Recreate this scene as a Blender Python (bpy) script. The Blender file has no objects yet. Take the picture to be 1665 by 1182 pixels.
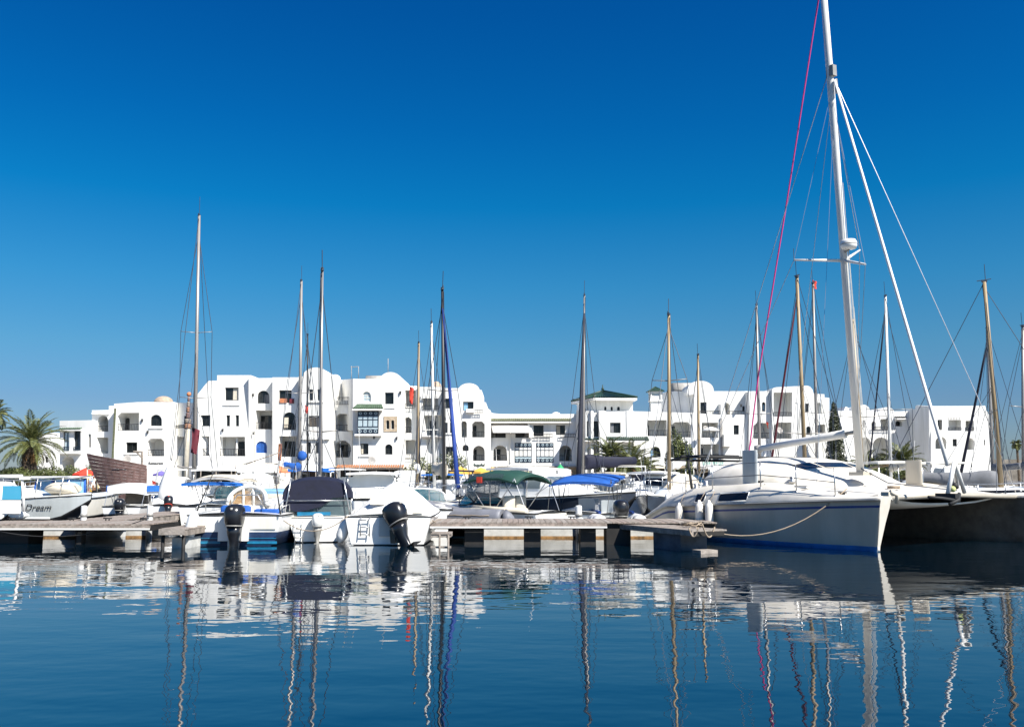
import bpy, bmesh, math, random
from mathutils import Vector, Matrix, Quaternion
from mathutils.geometry import tessellate_polygon

random.seed(7)
SC = bpy.context.scene
COL = SC.collection
PI = math.pi

# ------------------------------------------------------------------ camera
H = 1.8                       # eye height above the water
F = 1500.0                    # focal length in units of the photograph's pixels (1665 wide)
PITCH = math.atan(189.0 / F)
cam_d = bpy.data.cameras.new("camera")
cam_d.sensor_width = 36.0
cam_d.lens = 36.0 * F / 1665.0
cam_d.clip_start = 0.1
cam_d.clip_end = 9000
cam = bpy.data.objects.new("camera", cam_d)
COL.objects.link(cam)
cam.location = (0, 0, H)
cam.rotation_euler = (PI / 2 + PITCH, 0, 0)
SC.camera = cam

# ------------------------------------------------------------------ sky, sun, exposure
SUN_EL, SUN_AZ = math.radians(47), math.radians(133)      # azimuth clockwise from +Y
w = bpy.data.worlds.new("World"); SC.world = w; w.use_nodes = True
nt = w.node_tree
bg = nt.nodes["Background"]; bg.inputs[1].default_value = 0.078
sky = nt.nodes.new("ShaderNodeTexSky"); sky.sky_type = 'NISHITA'; sky.sun_disc = False
sky.sun_elevation = SUN_EL; sky.sun_rotation = SUN_AZ
sky.altitude = 0; sky.air_density = 1.0; sky.dust_density = 0.55; sky.ozone_density = 3.0
# a polarising filter's deepening of the blue with elevation (monotone up to the zenith)
tc = nt.nodes.new("ShaderNodeTexCoord"); sep = nt.nodes.new("ShaderNodeSeparateXYZ")
nt.links.new(tc.outputs["Generated"], sep.inputs[0])
ramp = nt.nodes.new("ShaderNodeValToRGB")
nt.links.new(sep.outputs[2], ramp.inputs[0])
er = ramp.color_ramp.elements
er[0].position = 0.0; er[0].color = (0.40, 0.46, 0.60, 1)
er[1].position = 1.0; er[1].color = (0.004, 0.34, 0.74, 1)
for p, c in ((0.082, (0.285, 0.432, 0.615, 1)), (0.136, (0.222, 0.500, 0.645, 1)), (0.204, (0.115, 0.525, 0.722, 1)), (0.287, (0.014, 0.490, 0.775, 1)), (0.365, (0.006, 0.415, 0.772, 1)), (0.468, (0.004, 0.350, 0.745, 1))):
    e = er.new(p); e.color = c
mul = nt.nodes.new("ShaderNodeMix"); mul.data_type = 'RGBA'; mul.blend_type = 'MULTIPLY'; mul.inputs[0].default_value = 1.0
nt.links.new(sky.outputs[0], mul.inputs[6]); nt.links.new(ramp.outputs[0], mul.inputs[7])
nt.links.new(mul.outputs[2], bg.inputs[0])

sd = bpy.data.lights.new("sun", 'SUN'); sd.energy = 5.0; sd.angle = math.radians(0.53); sd.color = (1.0, 0.955, 0.88)
sun = bpy.data.objects.new("sun", sd); COL.objects.link(sun)
to_sun = Vector((math.sin(SUN_AZ) * math.cos(SUN_EL), math.cos(SUN_AZ) * math.cos(SUN_EL), math.sin(SUN_EL)))
sun.rotation_euler = to_sun.to_track_quat('Z', 'Y').to_euler()
sun.location = to_sun * 200

vs = SC.view_settings
vs.view_transform = 'Standard'; vs.look = 'None'; vs.exposure = 0.92; vs.gamma = 1.0; vs.use_curve_mapping = False

# ------------------------------------------------------------------ measuring helpers
cp, sp = math.cos(PITCH), math.sin(PITCH)
def ray(u, v):
    a, b = (u - 832.5) / F, (591 - v) / F
    return Vector((a, cp - b * sp, sp + b * cp))
def at(u, v, Y):
    r = ray(u, v); t = Y / r.y
    return Vector((r.x * t, Y, H + r.z * t))
def X(u, Y, v=780): return at(u, v, Y).x
def onz(u, v, z=0.0):
    r = ray(u, v); t = (z - H) / r.z
    return Vector((r.x * t, r.y * t, z))

# ------------------------------------------------------------------ materials
def new_mat(name):
    m = bpy.data.materials.new(name); m.use_nodes = True
    return m, m.node_tree, m.node_tree.nodes["Principled BSDF"]
def mat(name, col, rough=0.5, metal=0.0, var=0.12, scale=3.0, bump=0.0, bscale=30.0, streak=False, alpha=None, coat=0.0, spec=None):
    m, t, b = new_mat(name)
    b.inputs["Roughness"].default_value = rough; b.inputs["Metallic"].default_value = metal
    if coat: b.inputs["Coat Weight"].default_value = coat
    if spec is not None: b.inputs["Specular IOR Level"].default_value = spec
    tcn = t.nodes.new("ShaderNodeTexCoord")
    mp = t.nodes.new("ShaderNodeMapping"); t.links.new(tcn.outputs["Object"], mp.inputs[0])
    if streak: mp.inputs["Scale"].default_value = (1, 1, 0.16)
    n = t.nodes.new("ShaderNodeTexNoise"); n.inputs["Scale"].default_value = scale; n.inputs["Detail"].default_value = 6
    n.inputs["Roughness"].default_value = 0.65
    t.links.new(mp.outputs[0], n.inputs["Vector"])
    r = t.nodes.new("ShaderNodeValToRGB")
    k = 1 - var * 1.6
    r.color_ramp.elements[0].position = 0.33; r.color_ramp.elements[1].position = 0.62
    r.color_ramp.elements[0].color = (col[0] * k, col[1] * k, col[2] * k * 0.97, 1)
    k2 = 1 + var * 0.3
    r.color_ramp.elements[1].color = (min(1, col[0] * k2), min(1, col[1] * k2), min(1, col[2] * k2), 1)
    t.links.new(n.outputs[0], r.inputs[0]); t.links.new(r.outputs[0], b.inputs["Base Color"])
    if bump:
        n2 = t.nodes.new("ShaderNodeTexNoise"); n2.inputs["Scale"].default_value = bscale; n2.inputs["Detail"].default_value = 4
        t.links.new(tcn.outputs["Object"], n2.inputs["Vector"])
        bp = t.nodes.new("ShaderNodeBump"); bp.inputs["Strength"].default_value = bump; bp.inputs["Distance"].default_value = 0.02
        t.links.new(n2.outputs[0], bp.inputs["Height"]); t.links.new(bp.outputs[0], b.inputs["Normal"])
    if alpha is not None: b.inputs["Alpha"].default_value = alpha
    return m
def glass(name, col, rough=0.04, alpha=0.45):
    m, t, b = new_mat(name)
    b.inputs["Base Color"].default_value = (*col, 1); b.inputs["Roughness"].default_value = rough
    b.inputs["Alpha"].default_value = alpha
    return m

M = {}
M['white_wall'] = mat('whitewash', (0.80, 0.79, 0.76), 0.85, var=0.13, scale=0.7, bump=0.35, bscale=6, streak=True)
M['grey_trim'] = mat('grey_trim', (0.35, 0.33, 0.31), 0.8, var=0.2, scale=2)
M['stone'] = mat('sandstone', (0.48, 0.38, 0.27), 0.85, var=0.2, scale=4, bump=0.4, bscale=12)
M['pane'] = mat('window_glass', (0.018, 0.022, 0.024), 0.12, var=0.4, scale=0.6)
M['pane_pale'] = mat('pale_glass', (0.45, 0.55, 0.60), 0.15, var=0.15, scale=1.5)  # pale blue-grey base colour for panes, ring ornaments and lantern grille
M['dark_frame'] = mat('dark_frame', (0.025, 0.028, 0.03), 0.5)
M['blue_frame'] = mat('blue_black_lattice', (0.010, 0.022, 0.042), 0.5)
M['blue_shutter'] = mat('blue_shutter', (0.02, 0.10, 0.38), 0.5, var=0.2)
M['brown_shutter'] = mat('brown_shutter', (0.10, 0.085, 0.07), 0.7, var=0.3)
M['iron'] = mat('wrought_iron', (0.03, 0.03, 0.032), 0.55)
M['green_tile'] = mat('green_tile', (0.055, 0.105, 0.055), 0.42, var=0.4, scale=6)
M['green_roof'] = mat('dark_green_tile', (0.022, 0.055, 0.034), 0.45, var=0.4, scale=4)
M['tile_tan'] = mat('weathered_green_tile', (0.13, 0.14, 0.075), 0.6, var=0.4, scale=6)
M['terracotta'] = mat('terracotta_tile', (0.42, 0.17, 0.07), 0.75, var=0.4, scale=5)
M['dome'] = mat('tan_dome', (0.42, 0.32, 0.24), 0.85, var=0.2, scale=4)
M['vault'] = mat('grey_vault', (0.36, 0.34, 0.31), 0.9, var=0.2, scale=2)
M['gel'] = mat('white_gelcoat', (0.79, 0.785, 0.76), 0.28, var=0.05, scale=1.2, streak=True, coat=0.25)
M['gel2'] = mat('cream_gelcoat', (0.72, 0.69, 0.62), 0.4, var=0.08, scale=1.5, streak=True)
M['gelgrey'] = mat('grey_gelcoat', (0.42, 0.45, 0.46), 0.22, var=0.12, scale=1.0, streak=True, coat=0.3)
M['navy'] = mat('navy_gelcoat', (0.012, 0.022, 0.055), 0.22, var=0.2, scale=1.5, coat=0.4)
M['navyhull'] = mat('slate_navy_hull', (0.04, 0.05, 0.07), 0.25, var=0.2, scale=1.5, coat=0.4)
M['antifoul'] = mat('antifouling_blue', (0.008, 0.03, 0.09), 0.6, var=0.3, scale=3)
M['antiblack'] = mat('antifouling_black', (0.012, 0.012, 0.014), 0.6, var=0.3, scale=3)
M['bootblue'] = mat('boot_stripe_blue', (0.01, 0.15, 0.42), 0.5, var=0.2)
M['stripe'] = mat('navy_stripe', (0.015, 0.045, 0.20), 0.4, var=0.1)
M['teal'] = mat('teal_stripe', (0.01, 0.17, 0.32), 0.45, var=0.2)
M['bluecloth'] = mat('blue_canvas', (0.010, 0.09, 0.37), 0.75, var=0.15, scale=4, bump=0.3, bscale=6)
M['skycloth'] = mat('bright_blue_canvas', (0.015, 0.16, 0.58), 0.75, var=0.15, scale=4, bump=0.3, bscale=6)
M['palecloth'] = mat('pale_blue_canvas', (0.22, 0.42, 0.62), 0.75, var=0.15, scale=4)
M['navycloth'] = mat('navy_canvas', (0.004, 0.006, 0.026), 0.75, var=0.2, scale=4, bump=0.4, bscale=4)
M['blackcloth'] = mat('dark_sail_cover', (0.012, 0.015, 0.03), 0.8, var=0.2, scale=4)
M['greencloth'] = mat('green_canvas', (0.008, 0.052, 0.038), 0.75, var=0.15, scale=4)
M['whitecloth'] = mat('white_cover', (0.78, 0.77, 0.75), 0.7, var=0.06, scale=1.5, bump=0.5, bscale=3)
M['creamcloth'] = mat('cream_canvas', (0.60, 0.54, 0.44), 0.8, var=0.12, scale=2, bump=0.4, bscale=5)
M['greycloth'] = mat('grey_canvas', (0.16, 0.165, 0.18), 0.8, var=0.15, scale=2, bump=0.4, bscale=5)
M['redcloth'] = mat('red_canvas', (0.62, 0.05, 0.025), 0.75, var=0.15, scale=3)
M['maroon'] = mat('maroon_cloth', (0.14, 0.018, 0.03), 0.8, var=0.2, scale=3)
M['yellow'] = mat('yellow_canvas', (0.70, 0.42, 0.07), 0.8, var=0.15, scale=2)
M['lime'] = mat('lime_canvas', (0.50, 0.55, 0.22), 0.8, var=0.15, scale=2)
M['brightgreen'] = mat('bright_green_canvas', (0.02, 0.35, 0.12), 0.7, var=0.2, scale=2)
M['violet'] = mat('violet_canvas', (0.16, 0.13, 0.42), 0.8, var=0.2, scale=2)
M['orange'] = mat('orange_cloth', (0.60, 0.22, 0.10), 0.8, var=0.2, scale=2)
M['pink'] = mat('magenta_line', (0.55, 0.03, 0.20), 0.6)
M['clearvinyl'] = glass('clear_vinyl', (0.10, 0.12, 0.13), 0.08, 0.58)
M['tealglass'] = glass('teal_windscreen', (0.03, 0.30, 0.36), 0.05, 0.72)
M['cyanglass'] = glass('cyan_screen', (0.06, 0.36, 0.55), 0.05, 0.9)
M['amberglass'] = glass('amber_windscreen', (0.42, 0.25, 0.10), 0.08, 0.72)
M['darkglass'] = mat('dark_tinted_glass', (0.010, 0.010, 0.011), 0.16, var=0.1)
M['greyglass'] = glass('grey_windscreen', (0.10, 0.14, 0.15), 0.06, 0.75)
M['black'] = mat('black_plastic', (0.014, 0.014, 0.016), 0.28, var=0.2, coat=0.3)
M['greyplastic'] = mat('grey_plastic', (0.30, 0.29, 0.27), 0.45)
M['rubber'] = mat('black_rubber', (0.018, 0.018, 0.018), 0.7)
M['pvcgrey'] = mat('grey_inflatable_tube', (0.17, 0.175, 0.20), 0.55, var=0.15, scale=2)
M['pvcwhite'] = mat('white_inflatable_tube', (0.66, 0.66, 0.66), 0.5, var=0.08, scale=2)
M['steel'] = mat('stainless_tube', (0.55, 0.55, 0.55), 0.3, 0.85, var=0.1)
M['alu'] = mat('anodised_mast', (0.32, 0.30, 0.28), 0.42, 0.35, var=0.15, scale=1.2, streak=True)
M['tanmast'] = mat('varnished_mast', (0.34, 0.25, 0.14), 0.45, var=0.2, scale=1.5, streak=True)
M['whitemast'] = mat('white_mast', (0.72, 0.71, 0.68), 0.35, var=0.08, scale=1.2, streak=True)
M['blackmast'] = mat('black_mast', (0.02, 0.02, 0.022), 0.45)
M['wire'] = mat('rigging_wire', (0.06, 0.07, 0.09), 0.5, 0.3)
M['wirewhite'] = mat('white_rope', (0.62, 0.60, 0.55), 0.8)
M['rope'] = mat('tan_rope', (0.34, 0.27, 0.20), 0.9, bump=0.5, bscale=60)
M['plank'] = mat('weathered_plank', (0.28, 0.24, 0.205), 0.85, var=0.35, scale=5, bump=0.5, bscale=25)
M['plank2'] = mat('weathered_plank_grey', (0.32, 0.28, 0.245), 0.85, var=0.3, scale=5, bump=0.5, bscale=25)
M['plank3'] = mat('weathered_plank_pink', (0.29, 0.235, 0.20), 0.85, var=0.35, scale=5, bump=0.5, bscale=25)
M['brownslat'] = mat('brown_slat', (0.20, 0.115, 0.10), 0.7, var=0.3, scale=3)
M['concrete'] = mat('pontoon_concrete', (0.55, 0.55, 0.53), 0.8, var=0.2, scale=2, bump=0.2)
M['darkfloat'] = mat('dark_pontoon_float', (0.016, 0.014, 0.012), 0.7, var=0.3)
M['rust'] = mat('rust_band', (0.32, 0.18, 0.07), 0.8, var=0.4, scale=6)
M['quay'] = mat('quay_paving', (0.34, 0.31, 0.27), 0.85, var=0.25, scale=0.6, bump=0.3)
M['quaywall'] = mat('quay_wall', (0.20, 0.18, 0.155), 0.85, var=0.3, scale=1.2, bump=0.4)
M['brick'] = mat('reddish_low_wall', (0.30, 0.16, 0.10), 0.85, var=0.3, scale=3)
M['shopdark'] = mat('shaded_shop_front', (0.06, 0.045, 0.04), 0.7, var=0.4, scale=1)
M['trunk'] = mat('palm_trunk', (0.10, 0.072, 0.048), 0.9, var=0.4, scale=6, bump=0.8, bscale=14)
M['skin'] = mat('skin', (0.40, 0.24, 0.17), 0.6)
M['jeans'] = mat('dark_trousers', (0.03, 0.035, 0.06), 0.85)
M['hair'] = mat('dark_hair', (0.015, 0.011, 0.009), 0.7)
def leafmat(name, a, b, rough=0.55, trans=0.25):
    m, t, bs = new_mat(name)
    oi = t.nodes.new("ShaderNodeNewGeometry")
    r = t.nodes.new("ShaderNodeValToRGB")
    r.color_ramp.elements[0].color = (*a, 1); r.color_ramp.elements[1].color = (*b, 1)
    t.links.new(oi.outputs["Random Per Island"], r.inputs[0]); t.links.new(r.outputs[0], bs.inputs["Base Color"])
    bs.inputs["Roughness"].default_value = rough
    return m
M['frond'] = leafmat('palm_frond', (0.055, 0.078, 0.022), (0.165, 0.170, 0.050))
M['frond_dry'] = leafmat('dry_frond', (0.20, 0.10, 0.035), (0.36, 0.20, 0.07))
M['bush'] = leafmat('bush_leaves', (0.035, 0.055, 0.014), (0.13, 0.145, 0.04))
M['bushlight'] = leafmat('light_bush_leaves', (0.05, 0.075, 0.02), (0.17, 0.18, 0.06))
M['cypress'] = leafmat('cypress_leaves', (0.020, 0.032, 0.014), (0.070, 0.078, 0.035))
M['flower'] = mat('pale_flower', (0.7, 0.68, 0.5), 0.7)

# ------------------------------------------------------------------ mesh helpers
class MB:
    def __init__(self): self.v, self.f, self.m, self.s = [], [], [], []
    def add(self, verts, faces, mi=0, smooth=False):
        o = len(self.v); self.v += [tuple(p) for p in verts]
        for f in faces: self.f.append([i + o for i in f]); self.m.append(mi); self.s.append(smooth)
        return self
    def box(self, c, size, rot=None, mi=0):
        x, y, z = size[0] / 2, size[1] / 2, size[2] / 2
        P = [Vector(p) for p in ((-x, -y, -z), (x, -y, -z), (x, y, -z), (-x, y, -z), (-x, -y, z), (x, -y, z), (x, y, z), (-x, y, z))]
        if rot is not None:
            R = rot if isinstance(rot, Matrix) else Matrix.Rotation(rot, 3, 'Z')
            P = [R @ p for p in P]
        c = Vector(c)
        return self.add([p + c for p in P], [(0, 3, 2, 1), (4, 5, 6, 7), (0, 1, 5, 4), (1, 2, 6, 5), (2, 3, 7, 6), (3, 0, 4, 7)], mi)
    def loft(self, secs, closed=True, caps=True, mi=0, smooth=True, rowmi=None):
        n = len(secs[0]); V = [p for s in secs for p in s]; Fs = []; o = len(self.v); self.v += [tuple(p) for p in V]
        for i in range(len(secs) - 1):
            for j in range(n if closed else n - 1):
                k = (j + 1) % n
                self.f.append([o + i * n + j, o + i * n + k, o + (i + 1) * n + k, o + (i + 1) * n + j])
                self.m.append(rowmi[j] if rowmi else mi); self.s.append(smooth)
        if caps and closed:
            self.f.append([o + j for j in range(n)][::-1]); self.m.append(mi); self.s.append(False)
            self.f.append([o + (len(secs) - 1) * n + j for j in range(n)]); self.m.append(mi); self.s.append(False)
        return self
    def tube(self, pts, r, n=6, r2=None, mi=0, caps=True):
        pts = [Vector(p) for p in pts]; secs = []
        r2 = r if r2 is None else r2
        for i, p in enumerate(pts):
            d = (pts[min(i + 1, len(pts) - 1)] - pts[max(i - 1, 0)])
            if d.length < 1e-9: d = Vector((0, 0, 1))
            d.normalize()
            a = d.cross(Vector((0, 0, 1)) if abs(d.z) < 0.95 else Vector((1, 0, 0))).normalized(); b = d.cross(a)
            rr = r + (r2 - r) * i / max(1, len(pts) - 1)
            secs.append([p + (a * math.cos(2 * PI * k / n) + b * math.sin(2 * PI * k / n)) * rr for k in range(n)])
        return self.loft(secs, True, caps, mi, n > 4)
    def lathe(self, prof, n=12, o=(0, 0, 0), R=None, mi=0, sc=(1, 1)):
        o = Vector(o); secs = []
        for r, z in prof:
            ring = [Vector((max(r, 1e-4) * math.cos(2 * PI * k / n) * sc[0], max(r, 1e-4) * math.sin(2 * PI * k / n) * sc[1], z)) for k in range(n)]
            secs.append([(R @ p if R else p) + o for p in ring])
        return self.loft(secs, True, True, mi, True)
    def ball(self, c, r, n=10, sc=(1, 1, 1), mi=0):
        c = Vector(c); secs = []
        for i in range(1, n):
            a = PI * i / n
            secs.append([c + Vector((r * math.sin(a) * math.cos(2 * PI * k / n) * sc[0], r * math.sin(a) * math.sin(2 * PI * k / n) * sc[1], -r * math.cos(a) * sc[2])) for k in range(n)])
        return self.loft(secs, True, True, mi, True)
    def sheet(self, grid, thick=0.0, mi=0, smooth=True):
        """grid of points -> surface with thickness along z"""
        a, b = len(grid), len(grid[0])
        V = [Vector(p) for r in grid for p in r]; o = len(self.v)
        Fs = [[i * b + j, i * b + j + 1, (i + 1) * b + j + 1, (i + 1) * b + j] for i in range(a - 1) for j in range(b - 1)]
        self.add(V, Fs, mi, smooth)
        if thick:
            W = [p - Vector((0, 0, thick)) for p in V]
            self.add(W, [f[::-1] for f in Fs], mi, smooth)
            rim = [j for j in range(b)] + [i * b + b - 1 for i in range(1, a)] + [(a - 1) * b + j for j in range(b - 2, -1, -1)] + [i * b for i in range(a - 2, 0, -1)]
            N = len(V)
            for q in range(len(rim)):
                i, j = rim[q], rim[(q + 1) % len(rim)]
                self.f.append([o + i, o + i + N, o + j + N, o + j]); self.m.append(mi); self.s.append(False)
        return self
    def build(self, name, mats, parent=None, world=False, rec=True):
        me = bpy.data.meshes.new(name)
        off = Vector((0, 0, 0))
        if world and parent is not None:
            q = parent
            while q.parent: q = q.parent
            off = Vector(q.location)
        me.from_pydata([tuple(Vector(p) - off) for p in self.v], [], self.f)
        if not isinstance(mats, (list, tuple)): mats = [mats]
        for mm in mats: me.materials.append(M[mm] if isinstance(mm, str) else mm)
        me.polygons.foreach_set("material_index", self.m); me.polygons.foreach_set("use_smooth", self.s)
        me.update()
        if rec:
            bm = bmesh.new(); bm.from_mesh(me); bmesh.ops.recalc_face_normals(bm, faces=bm.faces); bm.to_mesh(me); bm.free()
        o = bpy.data.objects.new(name, me); COL.objects.link(o)
        if parent is not None: o.parent = parent
        return o
def tag(o, label, cat, group=None, kind=None):
    if label: o['label'] = label
    if cat: o['category'] = cat
    if group: o['group'] = group
    if kind: o['kind'] = kind
    return o
def thing(name, label, cat, loc=(0, 0, 0), rz=0.0, group=None):
    o = bpy.data.objects.new(name, None); COL.objects.link(o); o.empty_display_size = 0.2
    o.location = loc; o.rotation_euler = (0, 0, rz)
    return tag(o, label, cat, group)
def struct(o): o['kind'] = 'structure'; return o
def inst(o, parent, loc=None, rot=None, name=None, scale=None):
    c = o.copy(); COL.objects.link(c); c.parent = parent
    if loc is not None: c.location = loc
    if rot is not None: c.rotation_euler = rot
    if scale is not None: c.scale = scale
    return c
def copy_tree(o, parent=None):
    c = o.copy(); COL.objects.link(c)
    if parent is not None: c.parent = parent
    for ch in list(o.children): copy_tree(ch, c)
    return c
def text_part(body, mt, parent, loc, rot, size, name='lettering', ext=0.004, shear=0.0):
    cu = bpy.data.curves.new(name, 'FONT'); cu.body = body; cu.size = size; cu.extrude = ext; cu.shear = shear
    cu.align_x = 'CENTER'; cu.align_y = 'CENTER'
    cu.materials.append(M[mt])
    tmp = bpy.data.objects.new('tmp', cu); COL.objects.link(tmp); bpy.context.view_layer.update()
    me = bpy.data.meshes.new_from_object(tmp.evaluated_get(bpy.context.evaluated_depsgraph_get()))
    bpy.data.objects.remove(tmp); me.name = name
    o = bpy.data.objects.new(name, me); COL.objects.link(o); o.parent = parent; o.location = loc; o.rotation_euler = rot
    return o
# ------------------------------------------------------------------ setting: water, land
def water_material():
    m, t, b = new_mat('harbour_water')
    b.inputs["Base Color"].default_value = (0.0008, 0.007, 0.014, 1)
    b.inputs["Roughness"].default_value = 0.012; b.inputs["IOR"].default_value = 1.9
    tcn = t.nodes.new("ShaderNodeTexCoord")
    def noise(sx, sy, scale, detail, rough=0.5, rz=0.0):
        mp = t.nodes.new("ShaderNodeMapping"); mp.inputs["Scale"].default_value = (sx, sy, 1); mp.inputs["Rotation"].default_value = (0, 0, rz)
        n = t.nodes.new("ShaderNodeTexNoise"); n.inputs["Scale"].default_value = scale; n.inputs["Detail"].default_value = detail; n.inputs["Roughness"].default_value = rough
        t.links.new(tcn.outputs["Object"], mp.inputs[0]); t.links.new(mp.outputs[0], n.inputs["Vector"])
        return n.outputs[0]
    def bump(h, dist, prev=None):
        bp = t.nodes.new("ShaderNodeBump"); bp.inputs["Strength"].default_value = 1.0; bp.inputs["Distance"].default_value = dist
        t.links.new(h, bp.inputs["Height"])
        if prev: t.links.new(prev, bp.inputs["Normal"])
        return bp.outputs[0]
    n1 = bump(noise(0.46, 1.0, 0.55, 2.0, 0.45, 0.10), 0.018)
    n2 = bump(noise(0.45, 1.0, 1.7, 2.0, 0.5, -0.10), 0.0054, n1)
    n3 = bump(noise(0.8, 1.0, 5.5, 1.0, 0.5, 0.2), 0.0013, n2)
    t.links.new(n3, b.inputs["Normal"])
    return m
mb = MB(); mb.add([(-2500, -300, 0), (2500, -300, 0), (2500, 5000, 0), (-2500, 5000, 0)], [(0, 1, 2, 3)])
water = struct(mb.build('water', water_material()))

QY, QZ = 82.0, 1.0             # quay edge and its level
mb = MB(); mb.add([(-2500, QY + .4, QZ), (2500, QY + .4, QZ), (2500, 5000, QZ), (-2500, 5000, QZ)], [(0, 1, 2, 3)])
struct(mb.build('ground', M['quay']))
mb = MB(); mb.box((0, QY + 0.25, -0.52), (400, 0.5, 3.0)); mb.box((0, QY + .15, QZ + .045), (400, 0.7, 0.13))
struct(mb.build('quay', M['quaywall']))

# ------------------------------------------------------------------ facades
class Facade:
    """a vertical plane between two points; u, v are measured on the photograph"""
    def __init__(s, uL, YL, uR=None, YR=None):
        if uR is None: uR, YR = uL + 100, YL
        A = at(uL, 700, YL); B = at(uR, 700, YR)
        s.A = Vector((A.x, A.y, 0)); e = Vector((B.x - A.x, B.y - A.y, 0)); s.e = e.normalized()
        s.n = Vector((-s.e.y, s.e.x, 0))          # into the building
        if s.n.y < 0 and abs(s.n.y) > 1e-6: s.n = -s.n
    def p(s, u, v):
        r = ray(u, v); d = s.A - Vector((0, 0, H))
        t = d.dot(s.n) / r.dot(s.n); P = Vector((0, 0, H)) + r * t
        return Vector(((P - s.A).dot(s.e), P.z, 0))
    def w(s, q, d=0.0): return s.A + s.e * q[0] + Vector((0, 0, q[1])) + s.n * d
    def prism(s, mb, poly, d0, d1, holes=(), mi=0):
        """poly in facade coordinates, from depth d0 (front) to d1 (back)"""
        loops = [[Vector((q[0], q[1], 0)) for q in L] for L in [poly] + list(holes)]
        flat = [q for L in loops for q in L]; N = len(flat)
        tris = tessellate_polygon(loops)
        V = [s.w(q, d0) for q in flat] + [s.w(q, d1) for q in flat]; Fs = []
        for tr in tris: Fs.append(tuple(tr)); Fs.append(tuple(i + N for i in tr[::-1]))
        o = 0
        for L in loops:
            k = len(L)
            for i in range(k): Fs.append((o + i, o + (i + 1) % k, N + o + (i + 1) % k, N + o + i))
            o += k
        mb.add(V, Fs, mi)
    def bar(s, mb, a, b, wd, d0, d1, mi=0):
        a, b = Vector(a[:2]), Vector(b[:2]); t = (b - a)
        if t.length < 1e-6: return
        t.normalize(); nn = Vector((-t.y, t.x)) * wd / 2
        s.prism(mb, [a - nn, b - nn, b + nn, a + nn], d0, d1, mi=mi)

def shape(sh, x0, x1, y0, y1):
    if sh == 'r': return [(x0, y0), (x1, y0), (x1, y1), (x0, y1)]
    if sh == 'c':
        c = min(5.0, (x1 - x0) * 0.22)
        return [(x0, y0 + c), (x0 + c, y0), (x1 - c, y0), (x1, y0 + c), (x1, y1), (x0, y1)]
    if sh == 'k':
        c = min(6.0, (x1 - x0) * 0.2)
        return [(x0, y0 + c), (x0 + c, y0), (x1, y0), (x1, y1), (x0, y1)]
    if sh == 'l': return [(x0, y0), (x1, y0), (x1, y1), (x0 + (x1 - x0) * 0.45, y1)]
    if sh == 'R': return [(x0, y0), (x1, y0), (x1, y1), (x0 + (x1 - x0) * 0.12, y1)]
    if sh in 'ah':
        cx, r = (x0 + x1) / 2, (x1 - x0) / 2; n = 12; ry = min(r * 1.02, (y1 - y0) * 0.75)
        P = [(x0, y1)]
        if sh == 'h':
            P = [(x0 + r * 0.22, y1)]
            rng = [PI * 1.12 - (PI * 1.24) * i / n for i in range(n + 1)]
            P += [(cx + r * math.cos(a), y0 + ry - ry * math.sin(a)) for a in rng]
            return P + [(x1 - r * 0.22, y1)]
        P += [(cx - r * math.cos(PI * i / n), y0 + ry - ry * math.sin(PI * i / n)) for i in range(n + 1)]
        return P + [(x1, y1)]
    if sh == 'p':
        cx, r = (x0 + x1) / 2, (x1 - x0) / 2
        return [(x0, y1), (x0, y0 + r * 1.3), (x0 + r * .3, y0 + r * .55), (cx, y0), (x1 - r * .3, y0 + r * .55), (x1, y0 + r * 1.3), (x1, y1)]
    if sh == 'o':     # rounded funnel
        cx, r = (x0 + x1) / 2, (x1 - x0) / 2
        return [(x0, y0), (x1, y0), (x1 - r * .1, y0 + (y1 - y0) * .5), (x1 - r * .35, y1 - (y1 - y0) * .12), (cx, y1), (x0 + r * .35, y1 - (y1 - y0) * .12), (x0 + r * .1, y0 + (y1 - y0) * .5)]

def shrink(poly, d):
    c = sum((Vector(p[:2]) for p in poly), Vector((0, 0))) / len(poly)
    xs = [p[0] for p in poly]; ys = [p[1] for p in poly]
    kx = 1 - 2 * d / max(1e-3, max(xs) - min(xs)); ky = 1 - 2 * d / max(1e-3, max(ys) - min(ys))
    return [Vector((c.x + (p[0] - c.x) * kx, c.y + (p[1] - c.y) * ky)) for p in poly]

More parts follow.
